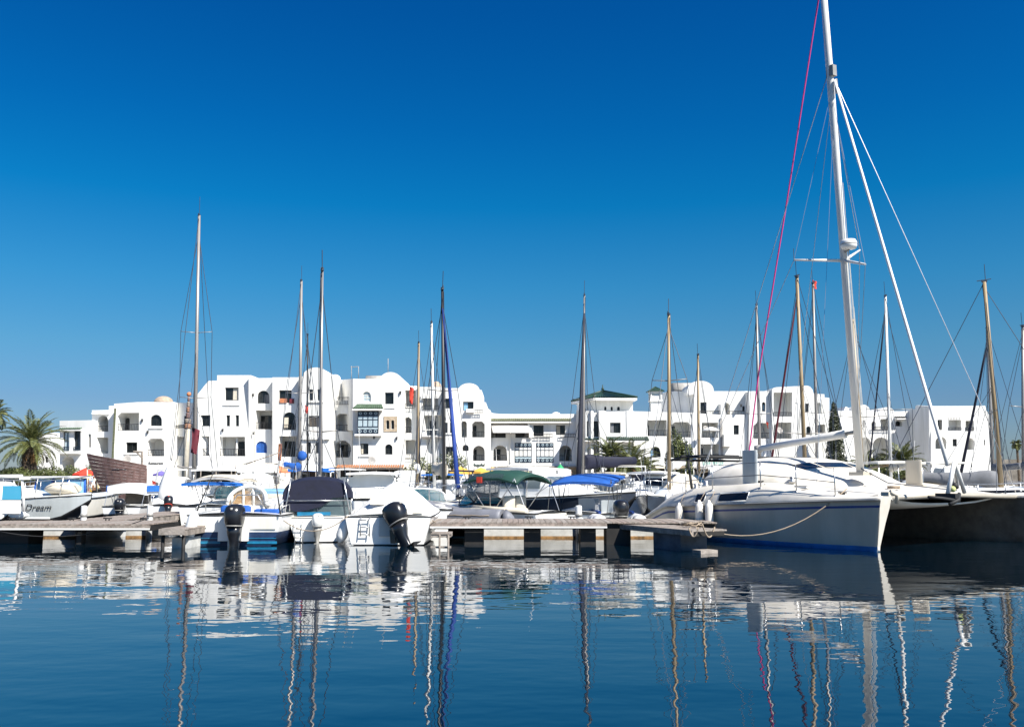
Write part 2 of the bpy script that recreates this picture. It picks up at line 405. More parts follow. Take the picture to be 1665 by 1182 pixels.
WR = random.Random(21)
def make_window(f, b, poly, d, frame='dark_frame', pane='pane', mull=1, trans=0, fw=0.07, name='window', slats=0):
    """frame (part) with its pane (sub-part); d = depth of the frame's front"""
    inner = shrink(poly, fw)
    mb = MB(); f.prism(mb, poly, d, d + 0.07, [inner])
    xs = [p[0] for p in inner]; ys = [p[1] for p in inner]; x0, x1, y0, y1 = min(xs), max(xs), min(ys), max(ys)
    for i in range(mull):
        x = x0 + (x1 - x0) * (i + 1) / (mull + 1)
        f.bar(mb, (x, y0), (x, y1 - (0.15 * (y1 - y0) if len(poly) > 6 else 0.0)), fw * 0.7, d + 0.006, d + 0.06)
    for i in range(trans):
        y = y0 + (y1 - y0) * (i + 1) / (trans + 1)
        f.bar(mb, (x0, y), (x1, y), fw * 0.7, d + 0.009, d + 0.057)
    fr = mb.build(name, frame, b, world=True)
    mb = MB()
    if slats:
        k = max(4, int((x1 - x0) / 0.14)) if slats == 2 else max(5, int((y1 - y0) / 0.13))
        for i in range(k):
            if slats == 2:
                x = x0 + (x1 - x0) * (i + .5) / k; f.bar(mb, (x, y0), (x, y1), (x1 - x0) / k * .8, d + 0.03, d + 0.05)
            else:
                y = y0 + (y1 - y0) * (i + .5) / k; f.bar(mb, (x0, y), (x1, y), (y1 - y0) / k * .8, d + 0.03, d + 0.05)
    f.prism(mb, shrink(poly, fw * 0.5), d + 0.04, d + 0.06)
    mb.build('shutter' if slats else 'pane', pane, fr, world=True)
    if name == 'window' and pane == 'pane' and not slats and y1 - y0 > .8 and WR.random() < .45:
        mb = MB(); sd = WR.random() < .5; k = WR.uniform(.25, .5); xa, xb = (x0, x0 + (x1 - x0) * k) if sd else (x1 - (x1 - x0) * k, x1); yt = y1 - (0.3 * (y1 - y0) if len(poly) > 6 else 0)
        n = 5
        for i in range(n): f.bar(mb, (xa + (xb - xa) * (i + .5) / n, y0), (xa + (xb - xa) * (i + .5) / n, yt), (xb - xa) / n, d + .030 + .006 * (i % 2), d + .039)
        mb.build('curtain', WR.choice(['creamcloth', 'greycloth', 'palecloth']), fr, world=True)
    return fr

def railing(f, b, x0, x1, y0, y1, d=0.05, step=0.16, mt='iron', w=0.035):
    """x0..x1 along, y0 bottom, y1 top in metres"""
    mb = MB()
    f.bar(mb, (x0, y1), (x1, y1), 0.06, d, d + 0.05); f.bar(mb, (x0, y0 + .06), (x1, y0 + .06), 0.04, d, d + 0.05)
    n = max(2, int((x1 - x0) / step))
    for i in range(n + 1):
        x = x0 + (x1 - x0) * i / n
        f.bar(mb, (x, y0), (x, y1), w, d + 0.005, d + 0.045)
    return mb.build('railing', mt, b, world=True)

def section(b, f, outline, ops=(), depth=9.0, wall='white_wall', name='wall'):
    """one block of a building: wall with real openings, then windows, balconies, doors"""
    poly = [f.p(u, v) for u, v in outline]
    holes, todo = [], []
    for o in ops:
        kind, sh, x0, x1, y0, y1 = o[:6]; opt = o[6] if len(o) > 6 else {}
        h = [f.p(u, v) for u, v in shape(sh, x0, x1, y0, y1)]
        r = {'w': 0.28, 'n': 0.22, 's': 0.2, 'u': 0.2, 'b': 2.1, 'v': 1.8, 'd': 0.5, 'B': 2.1, 't': 3.2}[kind]
        r = opt.get('r', r); holes.append((h, r)); todo.append((kind, sh, x0, x1, y0, y1, h, r, opt))
    mb = MB()
    loops = [[Vector((q[0], q[1], 0)) for q in poly]] + [[Vector((q[0], q[1], 0)) for q in h] for h, r in holes]
    flat = [q for L in loops for q in L]; tris = tessellate_polygon(loops)
    mb.add([f.w(q) for q in flat], [tuple(t) for t in tris])
    k = len(poly)
    V = [f.w(q) for q in poly] + [f.w(q, depth) for q in poly]
    mb.add(V, [(i, (i + 1) % k, k + (i + 1) % k, k + i) for i in range(k)])
    bt = tessellate_polygon([[Vector((q[0], q[1], 0)) for q in poly]])
    mb.add([f.w(q, depth) for q in poly], [tuple(t) for t in bt])
    for h, r in holes:
        n = len(h)
        mb.add([f.w(q) for q in h] + [f.w(q, r) for q in h], [(i, (i + 1) % n, n + (i + 1) % n, n + i) for i in range(n)] + [tuple(range(n, 2 * n))])
    mb.build(name, wall, b, world=True, rec=False)
    for kind, sh, x0, x1, y0, y1, h, r, opt in todo:
        xs = [p[0] for p in h]; ys = [p[1] for p in h]; a0, a1, c0, c1 = min(xs), max(xs), min(ys), max(ys)
        if kind == 'w':
            make_window(f, b, h, r - 0.09, opt.get('frame', 'dark_frame'), opt.get('pane', 'pane'), opt.get('m', 1), opt.get('t', 0))
        elif kind == 'n': make_window(f, b, h, r - 0.09, 'gel2', 'pane_pale', 1, 2)
        elif kind == 's': make_window(f, b, h, r - 0.09, 'dark_frame', 'brown_shutter', 1, 0, slats=2)
        elif kind == 'u': make_window(f, b, h, r - 0.09, 'blue_shutter', 'blue_shutter', 1, 0, slats=2)
        elif kind in 'bBt':
            if kind == 'b' or opt.get('rail'):
                railing(f, b, a0 + (0.45 * (a1 - a0) if sh == 'l' else 0.02), a1 - .02, c0 + 0.02, c0 + min(0.95, (c1 - c0) * .36))
            dr = opt.get('door', (0.1, 0.55, 'r'))
            if dr:
                q0 = a0 + (a1 - a0) * dr[0]; q1 = a0 + (a1 - a0) * dr[1]; top = c0 + min(2.15, (c1 - c0) * 0.78)
                if dr[2] == 'a':
                    cx, rr = (q0 + q1) / 2, (q1 - q0) / 2
                    pl = [Vector((q0, c0))] + [Vector((cx - rr * math.cos(PI * i / 8), top - rr + rr * math.sin(PI * i / 8))) for i in range(9)] + [Vector((q1, c0))]
                else: pl = [Vector((q0, c0)), Vector((q0, top)), Vector((q1, top)), Vector((q1, c0))]
                make_window(f, b, pl, r - 0.10, opt.get('frame', 'dark_frame'), 'pane', 1 if dr[2] == 'r' else 0, 0, name='balcony_door')
        elif kind == 'd': make_window(f, b, h, r - 0.09, 'dark_frame', 'pane', 1, 1)
        if opt.get('sill'):
            mb = MB(); f.bar(mb, (a0 - .15, c0 - opt['sill']), (a1 + .15, c0 - opt['sill']), 0.09, -0.10, 0.02); mb.build('sill', 'white_wall', b, world=True)

def tile_band(f, b, u0, u1, vt, vb, out=0.7, mt='green_tile', under=True, taper=0.0):
    """a small lean-to roof of half-round tiles: rows of ridges running down the slope, joined (too small to pick apart)"""
    a, c = f.p(u0, vt), f.p(u1, vb); x0, x1, zt, zb = a[0], c[0], a[1], c[1]
    n = max(4, int((x1 - x0) / 0.22)); wd = (x1 - x0) / n; mb = MB()
    for i in range(n):
        xc = x0 + wd * (i + .5); rows = []
        for (fr, d, z) in ((0, 0.02, zt), (1, -out, zb)):
            xx = xc + (taper * (1 if xc < (x0 + x1) / 2 else -1) * abs(xc - (x0 + x1) / 2) / ((x1 - x0) / 2) * (1 - fr))
            rows.append([f.w((xx + wd * .5 * math.cos(PI * k / 4), z + wd * .45 * math.sin(PI * k / 4)), d) for k in range(5)])
        mb.loft(rows, False, False)
    o = mb.build('roof_tiles', mt, b, world=True); o['kind'] = 'stuff'
    mb = MB(); V = [f.w((x0 + taper, zt - .03), 0.02), f.w((x1 - taper, zt - .03), 0.02), f.w((x1, zb - .02), -out), f.w((x0, zb - .02), -out),
                    f.w((x0 + taper, zb - .14), 0.02), f.w((x1 - taper, zb - .14), 0.02), f.w((x1, zb - .14), -out), f.w((x0, zb - .14), -out)]
    mb.add(V, [(0, 1, 2, 3), (4, 7, 6, 5), (3, 2, 6, 7), (0, 3, 7, 4), (1, 5, 6, 2), (0, 4, 5, 1)])
    mb.build('eave', 'white_wall', b, world=True)

def lattice_window(f, b, u0, u1, vt, vb, out=0.0, cols=4, openmid=False):
    """dark wooden oriel: border, rows of rings at head and foot, light panes between"""
    a, c = f.p(u0, vb), f.p(u1, vt); x0, x1, z0, z1 = a[0], c[0], a[1], c[1]; hh = z1 - z0; ww = x1 - x0
    zb, zl = z0 + hh * 0.30, z1 - hh * 0.20; zm = zl - (zl - zb) * 0.34
    mb = MB()
    P = lambda xa, xb, za, zc: [Vector((xa, za)), Vector((xb, za)), Vector((xb, zc)), Vector((xa, zc))]
    gap = ww * 0.028; cw = (ww - gap * (cols + 1)) / cols
    holes = []
    for i in range(cols):
        xa = x0 + gap + i * (cw + gap)
        holes += [P(xa, xa + cw, zb + gap, zm - gap / 2), P(xa, xa + cw, zm + gap / 2, zl - gap)]
    f.prism(mb, P(x0, x1, z0, z1), -out - 0.03, -out + 0.06, holes)
    if out:
        f.prism(mb, P(x0 + .03, x0 + .09, z0, z1), -out + .06, -0.002); f.prism(mb, P(x1 - .09, x1 - .03, z0, z1), -out + .06, -0.002)
        f.prism(mb, P(x0 + .09, x1 - .09, z0, z0 + .08), -out + .06, -0.002); f.prism(mb, P(x0 + .09, x1 - .09, z1 - .08, z1), -out + .06, -0.002)
    fr = mb.build('lattice_window', 'blue_frame', b, world=True)
    for k, q in enumerate(holes):
        mb = MB(); dark = openmid and 1 < k < 6 and k % 2 == 0
        f.prism(mb, q, -out + 0.015, -out + 0.035); mb.build('pane', 'pane' if dark else 'pane_pale', fr, world=True)
    mb = MB()
    for zc, rr in ((z1 - hh * 0.10, hh * 0.062), (z0 + hh * 0.11, hh * 0.072)):
        for i in range(cols):
            xc = x0 + ww * (i + .5) / cols; ring = []
            for j in range(8):
                a0 = 2 * PI * j / 8; ring.append(Vector((xc + cw * .36 * math.cos(a0), zc + rr * math.sin(a0))))
            f.prism(mb, ring, -out - 0.05, -out - 0.028, [shrink(ring, 0.06)])
    f.bar(mb, (x0 + .05, z0 + hh * .235), (x1 - .05, z0 + hh * .235), 0.16, -out - 0.05, -out - 0.028)
    mb.build('ring_ornament', 'pane_pale', fr, world=True)
    return fr

def dome(b, u, v_top, v_base, rad_px, Y, mt='dome', name='dome'):
    c = at(u, v_base, Y); r = rad_px * Y / F; hh = at(u, v_top, Y).z - c.z
    mb = MB(); mb.lathe([(r * math.cos(a), hh * math.sin(a)) for a in [PI / 2 * i / 8 for i in range(9)]], 24, c)
    return mb.build(name, mt, b, world=True)
def arc(cx, top, r, ry=None, a0=PI, a1=0, n=14):
    ry = ry or r
    return [(cx + r * math.cos(a0 + (a1 - a0) * i / n), top + ry - ry * math.sin(a0 + (a1 - a0) * i / n)) for i in range(n + 1)]
def slab(b, f, u0, u1, v0, v1, d0, d1, mt='white_wall', name='ledge'):
    a, c = f.p(u0, v1), f.p(u1, v0); mb = MB()
    f.prism(mb, [Vector((a[0], a[1])), Vector((c[0], a[1])), Vector((c[0], c[1])), Vector((a[0], c[1]))], d0, d1)
    return mb.build(name, mt, b, world=True)
def aerial(b, u, v0, v1, Y, arm=0):
    p, q = at(u, v0, Y), at(u, v1, Y); mb = MB(); mb.tube([p, q], 0.035, 5)
    if arm:
        e = at(u + arm, v1 + 1, Y); mb.tube([q, e], 0.03, 5)
        for k in range(5):
            c = q.lerp(e, 0.15 + k * .2); mb.tube([c + Vector((0, -.35, 0)), c + Vector((0, .35, 0))], 0.02, 4)
    return mb.build('aerial', 'grey_trim', b, world=True)
def dish(b, u, v, Y, r=0.42):
    c = at(u, v, Y); mb = MB(); R = Vector((0.35, -0.9, 0.3)).to_track_quat('Z', 'Y').to_matrix()
    mb.lathe([(0.02, -0.1), (r * .6, -0.04), (r, 0.06), (r * .96, 0.07), (r * .6, -0.02), (0.02, -0.07)], 14, c, R)
    mb.tube([c, c + Vector((0, 0.4, -0.1))], 0.03, 5)
    return mb.build('satellite_dish', 'grey_trim', b, world=True)
# ------------------------------------------------------------------ the white buildings
BASE = 800
def bld(label, u, Y, name='apartment_building'):
    return thing(name, label, 'building', (X(u, Y), Y, QZ), 0)

# villa behind the date palm
b = bld('small plain white house partly hidden behind the big date palm', 76, 112, 'white_house')
f = Facade(55, 112)
section(b, f, [(62, BASE), (62, 716), (66, 706), (90, 703), (91, BASE)], [('w', 'a', 73, 78, 742, 752)])

# A: corner house with tall blue windows
b = bld('white corner house with tall blue windows over a leaning arch', 125, 101, 'corner_house')
f = Facade(96, 101, 128, 100.5)
section(b, f, [(97, BASE), (97, 684), (149, 683), (149, BASE)],
        [('w', 'r', 102.5, 112.4, 702, 733, dict(t=1, m=1, frame='blue_frame', pane='pane_pale')), ('w', 'r', 120, 131, 700, 731.6, dict(t=1, m=1, frame='blue_frame')),
         ('B', 'a', 101, 121, 742, BASE - 1, dict(door=None)), ('w', 'r', 143.5, 147.5, 706, 727, dict(m=0))])
tile_band(f, b, 97, 133.5, 696.5, 698.5, 0.35)
slab(b, f, 97, 133, 734, 738, -0.55, -.003)
for u0, u1 in ((102.5, 112.4), (120, 131)):
    p0, p1 = f.p(u0, 733), f.p(u1, 728); mb = MB()
    for i in range(7):
        xx = p0[0] + (p1[0] - p0[0]) * i / 6
        f.bar(mb, (xx, p0[1]), (xx, p1[1] + .1), 0.04, -0.06, -0.02)
    f.bar(mb, (p0[0], p1[1] + .1), (p1[0], p1[1] + .1), 0.07, -0.062, -0.018); mb.build('railing', 'blue_frame', b, world=True)
slab(b, f, 90, 97, 712, BASE, 0.6, 6, name='wall')

# B: two-storey block with arched balconies
b = bld('two-storey white block with arched loggias and a low tan dome', 235, 99, 'apartment_building')
f = Facade(150, 101)
section(b, f, [(149.5, BASE), (149.5, 667), (177, 666.5), (177, 660), (186, 659.5), (186, BASE)],
        [('b', 'a', 159, 176, 675.6, 701.5, dict(door=None)), ('v', 'l', 153, 176, 711, 737)])
mb = MB()
for i in range(9):
    q = f.p(152.5 + i * 3.1, 672.5); mb.add([f.w((q[0] + dx, q[1] + dz), d) for dx in (-.05, .05) for dz in (-.06, .06) for d in (-.5, 0.01)], [(0, 1, 3, 2), (4, 6, 7, 5), (0, 2, 6, 4), (1, 5, 7, 3), (0, 4, 5, 1), (2, 3, 7, 6)])
mb.build('beam_ends', 'white_wall', b, world=True)
f = Facade(186, 99.6)
section(b, f, [(185.5, BASE), (185.5, 656.5), (226, 653.5), (283, 653.5), (283, BASE)],
        [('b', 'k', 191, 226, 671, 700, dict(door=(0.02, 0.2, 'a'))), ('w', 'a', 244.5, 263, 674, 692.5, dict(sill=.25)), ('w', 'r', 205, 223, 719, 736, dict(sill=.15)),
         ('b', 'c', 240, 267, 713, 741.5, dict(door=(0.58, 0.97, 'a')))])
slab(b, f, 184.8, 186.4, 664, 745, -0.12, -.003, 'tile_tan', 'downpipe')
dish(b, 207, 746, 98.4)
dome(b, 266, 644, 654.5, 15, 104)
text_part('Restaurant', 'iron', b, f.w(f.p(253.5, 753), -0.03) - Vector(b.location), (PI / 2, 0, 0), 0.36, 'sign_lettering', 0.02)
f = Facade(283, 101.2, 322, 97.8)
section(b, f, [(283, BASE), (283, 654), (300, 655), (322, 655), (322, BASE)], [('w', 'r', 299, 307, 676, 696, dict(m=0, r=.2)), ('v', 'R', 285, 304, 710, 741, dict(r=.9))], depth=1.2)
q0, q1 = f.p(285, 697.5), f.p(320, 690); railing(f, b, q0[0], q1[0], q0[1], q1[1], -0.5)

# C: three-storey stepped block
b = bld('three-storey white block with a stepped gable at its left end and blue shutters', 420, 98, 'apartment_building')
f = Facade(318, 98)
gx = [(318, BASE), (318, 646), (321, 641), (327, 634), (334, 625), (339.6, 619), (353, 619), (353, 610), (408, 610), (408, BASE)]
section(b, f, gx, [('w', 'r', 366, 388, 630, 651, dict(sill=.5)), ('w', 'r', 368, 374, 675, 693, dict(m=0)), ('w', 'r', 383, 388.5, 675, 693, dict(m=0)),
                   ('w', 'r', 326, 342, 675, 693), ('b', 'r', 357, 399, 710, 741.5, dict(door=(0.38, 0.78, 'r'))), ('b', 'r', 323.5, 340, 709, 741, dict(door=(.2, .95, 'r')))])
slab(b, f, 381, 384.5, 711, 741, 0.4, 0.7, 'white_wall', 'pillar')
f = Facade(408, 98.01, 420, 100.6)
section(b, f, [(408, BASE), (408, 610.2), (420, 616), (420, BASE)], depth=.25)
f = Facade(415, 99.3)
section(b, f, [(415, BASE), (415, 615), (443.5, 614.5), (443.5, BASE)], [('w', 'a', 418.5, 438, 635, 656, dict(m=2)), ('b', 'r', 413 + 3, 443, 667, 698, dict(door=(.02, .62, 'r'))), ('u', 'a', 416, 434, 717, 736.5)])
f = Facade(443, 98.4)
section(b, f, [(443, BASE), (443, 613.5), (486, 613.5), (486, BASE)], [('w', 'r', 454, 474, 634.5, 655), ('w', 'a', 460, 481, 670, 699, dict(m=1)), ('b', 'r', 454, 485, 709, 742.5, dict(door=(.05, .6, 'r')))])
mb = MB(); q0, q1 = f.p(455, 655), f.p(467, 648); f.prism(mb, [Vector(q0[:2]), Vector((q1[0], q0[1])), Vector(q1[:2]), Vector((q0[0], q1[1]))], -0.1, -0.05); mb.build('orange_blanket', 'orange', b, world=True)
mb = MB(); q0, q1 = f.p(471, 656), f.p(478.5, 648.5); f.prism(mb, [Vector(q0[:2]), Vector((q1[0], q0[1])), Vector(q1[:2]), Vector((q0[0], q1[1]))], -0.12, -0.05); mb.build('purple_blanket', 'maroon', b, world=True)
q0, q1 = f.p(461, 699), f.p(481, 690.5); railing(f, b, q0[0], q1[0], q0[1], q1[1], -0.04)
f = Facade(485.5, 97.5)
section(b, f, [(485.5, BASE), (485.5, 612), (493, 612)] + arc(513.5, 597.5, 20.5, 14) + [(541, 612), (541, BASE)],
        [('w', 'r', 502.5, 509, 633, 651, dict(m=0)), ('w', 'r', 516, 523, 633, 651, dict(m=0)), ('s', 'r', 502, 523, 676, 694), ('w', 'r', 500.5, 505.5, 719, 737, dict(m=0)), ('w', 'r', 513, 519.5, 719, 737, dict(m=0))])
slab(b, f, 491, 536, 711.6, 714.6, -0.25, -.003, 'white_wall'); slab(b, f, 500, 526, 653, 654.6, -0.15, -.003, 'white_wall')
dome(b, 545, 609, 617, 9, 103, 'white_wall')
aerial(b, 571.5, 616, 595, 101, 0); 
f = Facade(541, 99.2)
section(b, f, [(541, BASE), (541, 652), (546, 651), (573, 651), (573, BASE)], [('b', 'c', 546.5, 568, 672.5, 701, dict(door=None)), ('b', 'h', 543, 571, 716, 743.5, dict(door=(.1, .6, 'r')))])
q0, q1 = f.p(547, 658.5), f.p(571, 651); railing(f, b, q0[0], q1[0], q0[1], q1[1] + .3, -0.3)
f2 = Facade(541, 102.5, 560, 102.2)
section(b, f2, [(541, 700), (541, 617.5), (560, 617.5), (560, 700)], depth=5)
tile_band(f2, b, 541, 553, 627, 632, 0.9)
aerial(b, 583, 616, 596, 101, -13)

# D: three-storey block with two round gables and an oriel
b = bld('three-storey white block with round gables and a dark oriel window', 690, 97, 'apartment_building')
f = Facade(556, 101.5, 574.5, 97)
section(b, f, [(556, 700), (556, 617.5), (574.5, 615.8), (574.5, 700)], depth=.3)
f = Facade(574, 97)
section(b, f, [(574, BASE), (574, 616)] + [(617, 616)] + arc(635, 605, 17, 12.5, PI * 0.97, 0) + [(656, 619), (656, BASE)],
        [('n', 'a', 589.5, 603, 636.7, 653.6), ('w', 'r', 626, 640, 638, 657, dict(sill=.4, m=0)), ('w', 'r', 586, 599, 721, 738.7, dict(sill=.2)),
         ('d', 'a', 626, 638, 722, 739, dict(r=.3)), ('w', 'a', 628, 633, 683, 697.5, dict(m=0)), ('w', 'a', 636, 641, 683, 697.5, dict(m=0))])
lattice_window(f, b, 582.5, 616.7, 669, 705.5, 0.55)
tile_band(f, b, 575, 626, 658, 666, 1.0, 'green_tile', taper=0.35)
slab(b, f, 577, 622, 667, 668.7, -0.9, -0.004, 'white_wall', 'eave')
slab(b, f, 578, 621, 705.8, 709, -0.62, -0.004, 'white_wall')
mb = MB(); q = [f.p(u, v) for u, v in ((624, 702), (646, 702), (646, 677), (624, 677))]
hs = [[f.p(u, v) for u, v in shape('a', a0, a1, 683, 698)] for a0, a1 in ((628, 633), (636, 641))]
f.prism(mb, [Vector(p[:2]) for p in q], -0.06, -0.004, [[Vector(p[:2]) for p in h] for h in hs]); mb.build('stone_panel', 'stone', b, world=True)
mb = MB(); p0 = at(608, 616, 99.5); r = 15 * 99.5 / F
mb.loft([[p0 + Vector((-r * 1.1, 2, 0)) + Vector((0, r * math.cos(PI * i / 10), r * .58 * math.sin(PI * i / 10))) for i in range(11)], [p0 + Vector((r * 1.3, 2, 0)) + Vector((0, r * math.cos(PI * i / 10), r * .58 * math.sin(PI * i / 10))) for i in range(11)]], True, True)
mb.build('barrel_vault', 'vault', b, world=True)
aerial(b, 631, 606, 583, 99)
dish(b, 604.5, 748.5, 96.2)
f = Facade(656, 98.6)
section(b, f, [(655.5, BASE), (655.5, 627.5), (679, 627.5), (679, BASE)], [('v', 'r', 656, 676, 634, 661, dict(r=2.2)), ('b', 'a', 657, 669, 678, 704, dict(door=None)), ('v', 'r', 656.5, 675.5, 715, 738)])
q0, q1 = f.p(657, 664.6), f.p(674, 657); railing(f, b, q0[0], q1[0], q0[1], q1[1], -0.3); q0, q1 = f.p(658, 746), f.p(672, 739); railing(f, b, q0[0], q1[0], q0[1], q1[1], -0.3)
f = Facade(678, 98.0)
section(b, f, [(678, BASE), (678, 629), (722.5, 629), (722.5, BASE)], [('v', 'r', 687, 712, 647, 666, dict(r=2.0)), ('B', 'R', 689, 718.5, 675, 708, dict(door=(.25, .6, 'r'))), ('v', 'o', 693, 712, 715, 738.5, dict(r=0.9))])
mb = MB(); q0, q1 = f.p(686, 640), f.p(713, 647)
for i in range(9): f.bar(mb, (q0[0] + (q1[0] - q0[0]) * i / 8, q1[1]), (q0[0] + (q1[0] - q0[0]) * i / 8 + .1, q0[1]), 0.09, -0.28, -0.2)
f.bar(mb, (q0[0], q1[1]), (q1[0], q1[1]), .1, -.3, -.18); mb.build('pergola_screen', 'white_wall', b, world=True)
q0, q1 = f.p(687, 666.5), f.p(713, 659.5); railing(f, b, q0[0], q1[0], q0[1], q1[1], -0.1)
slab(b, f, 689, 719, 698, 699.4, -0.12, -.003, 'white_wall', 'rail'); slab(b, f, 686, 729, 709.5, 712, -0.5, -.003, 'grey_trim')
dome(b, 709, 620, 630, 9, 104)
f = Facade(722, 97.3)
section(b, f, [(722, BASE), (722, 631), (746, 631)] + arc(762.5, 623, 17, 11, PI, 0) + [(783, 634), (783, 650), (786, 653.6), (790, 654), (791, 662), (797.5, 667), (797.5, BASE)],
        [('w', 'r', 723.6, 736, 647.7, 664), ('w', 'r', 753, 770, 653, 668), ('w', 'r', 723.5, 728, 687, 704, dict(m=0)), ('w', 'r', 731.5, 736.5, 687, 704, dict(m=0)), ('w', 'r', 724.5, 736, 726, 743),
         ('v', 'a', 750, 759, 684.5, 711), ('b', 'c', 767.6, 788, 685, 711, dict(door=(.03, .28, 'r'))), ('b', 'a', 769, 788, 724.6, 749, dict(door=(.03, .25, 'r'))), ('v', 'a', 752, 762, 723, 733)])
q0, q1 = f.p(758, 672), f.p(785, 666.5); slab(b, f, 758, 771, 665, 671, -0.4, -.003); railing(f, b, f.p(771, 672)[0], q1[0], q0[1], q1[1], -0.35)
slab(b, f, 723, 737, 704.5, 706, -.12, -.003)

# E: low middle wing
b = bld('low white middle wing with two blue-black lattice windows and a white awning', 862, 100, 'apartment_building')
f = Facade(797, 100)
section(b, f, [(796.5, 759), (796.5, 668), (800, 671.5), (812, 673), (938, 673), (938, 759)],
        [('t', 'r', 799, 860, 688, 711.6, dict(door=(.1, .9, 'r'), r=2.2)), ('w', 'r', 867.5, 884, 691, 709, dict(r=1.0)), ('w', 'r', 904, 919, 691, 707, dict(r=.6)),
         ('b', 'a', 802, 824.5, 724, 749, dict(door=(.08, .5, 'r'))), ('b', 'a', 909.4, 929.7, 724, 749.7, dict(door=(.5, .9, 'r')))])
lattice_window(f, b, 837, 864.6, 720, 752); lattice_window(f, b, 872, 900, 720, 752, 0, 4, True)
tile_band(f, b, 797, 928, 681, 686, 0.6, 'tile_tan')
slab(b, f, 797, 938, 759, BASE, 0.5, 6, 'stone', 'plinth'); slab(b, f, 797, 938, 757.5, 759.5, -0.25, -.003, 'grey_trim')
slab(b, f, 822, 838, 705, 711.6, -.1, .3); slab(b, f, 829.3, 831, 700, 752, -.14, -.003, 'white_wall', 'pillar')
for u0, u1 in ((799, 822), (839, 866)): q0, q1 = f.p(u0, 711.4), f.p(u1, 705); railing(f, b, q0[0], q1[0], q0[1], q1[1], -0.12, .12)
for u0, u1 in ((869, 898), (911, 935)): q0, q1 = f.p(u0, 711.6), f.p(u1, 705.4); railing(f, b, q0[0], q1[0], q0[1], q1[1], -0.3)
mb = MB(); a0, a1 = f.p(798, 688), f.p(857, 688); c0, c1 = f.p(802, 704), f.p(863, 704)
mb.sheet([[f.w(a0, 0.0), f.w(a0.lerp(a1, .5), 0), f.w(a1, 0)], [f.w(a0.lerp(c0, .5), -.62), f.w(a0.lerp(c0, .5).lerp(a1.lerp(c1, .5), .5), -.66), f.w(a1.lerp(c1, .5), -.62)], [f.w(c0, -1.2), f.w(c0.lerp(c1, .5), -1.2), f.w(c1, -1.2)]], 0.03)
mb.build('awning', 'whitecloth', b, world=True)
mb = MB(); P = [f.p(857, 686), f.p(862, 692), f.p(866, 700), f.p(866, 711.6), f.p(860, 711.6), f.p(860, 700)]
f.prism(mb, [Vector(p[:2]) for p in P], -.3, .2); mb.build('curved_pier', 'white_wall', b, world=True)
dome(b, 904, 670, 674, 7, 104, 'white_wall')

# F: pavilion with hipped green roof
b = bld('white pavilion with a hipped green tiled roof and small arched vents', 985, 97, 'tower_house')
f = Facade(937, 99.5, 961, 96.5)
section(b, f, [(937, BASE), (937, 667), (961, 668), (961, BASE)], [('w', 'r', 941, 946, 727, 735, dict(m=0, r=.15))], depth=.3)
f = Facade(960, 96.8)
section(b, f, [(952, BASE), (952, 669), (956, 667), (966, 671), (974, 669.5), (1030, 668), (1030, BASE)],
        [('w', 'r', 954, 973.7, 684.6, 710, dict(m=2, r=.5)), ('w', 'r', 992, 1009, 687, 704, dict(sill=.35)), ('B', 'a', 955, 974, 722, BASE - 1, dict(door=None)), ('v', 'a', 990, 1009, 722, BASE - 1)])
slab(b, f, 974.5, 984, 668, BASE, -0.5, -.003, name='pillar'); slab(b, f, 984.2, 985, 676, 712, -.1, -.003, 'tile_tan', 'downpipe')
slab(b, f, 1019, 1026, 668, 712, -.08, -.003, name='pilaster')
f3 = Facade(938, 101.5, 963, 98.5)
section(b, f3, [(938, 690), (938, 655), (961.5, 652), (961.5, 690)], depth=.3)
f = Facade(961, 98.5)
section(b, f, [(961, 690), (961, 650.5), (1029, 650.5), (1029, 690)], [('w', 'a', 982.5, 986, 661, 667.5, dict(m=0)), ('w', 'a', 993, 996.5, 661, 667.5, dict(m=0)), ('w', 'a', 1003.5, 1008, 661, 667.5, dict(m=0))], depth=8)
mb = MB(); E = [at(928.5, 656, 102.5), at(965, 651.5, 97.0), at(1036, 651, 97.2), at(1010, 648, 107)]
zz = sum(p.z for p in E) / 4
for p in E: p.z = zz
ap = Vector((at(980, 636, 101.5).x, 101.5, at(980, 636, 101.5).z))
# tiled slopes: ridges run from the eave to the apex, hips covered by a ridge tile
for i in range(4):
    p, q = E[i], E[(i + 1) % 4]; n = 18; rows = []
    top = [ap + (p.lerp(q, k / (2 * n)) - ap) * 0.03 + Vector((0, 0, (0.05 if k % 2 else 0))) for k in range(2 * n + 1)]
    bot = [p.lerp(q, k / (2 * n)) + Vector((0, 0, (0.13 if k % 2 else 0.0))) for k in range(2 * n + 1)]
    mb.loft([bot, top], False, False, smooth=False)
    mb.tube([p + Vector((0, 0, .08)), ap + Vector((0, 0, .05))], .11, 5)
mb.tube([ap, ap + Vector((0, 0, .7))], .06, 5); mb.ball(ap + Vector((0, 0, .25)), .16, 6)
o = mb.build('hipped_roof', 'green_roof', b, world=True)
mb = MB(); V = [p + Vector((0, 0, -.02)) for p in E] + [p + Vector((0, 0, -.26)) for p in E]; mb.add(V, [(0, 1, 2, 3), (4, 7, 6, 5)] + [(i, (i + 1) % 4, 4 + (i + 1) % 4, 4 + i) for i in range(4)]); mb.build('eave', 'white_wall', b, world=True)
f = Facade(960, 96.8)
tile_band(f, b, 985.5, 1054, 711, 717, 1.0, 'green_roof'); tile_band(f, b, 938, 974, 713, 716, 0.7, 'green_roof')

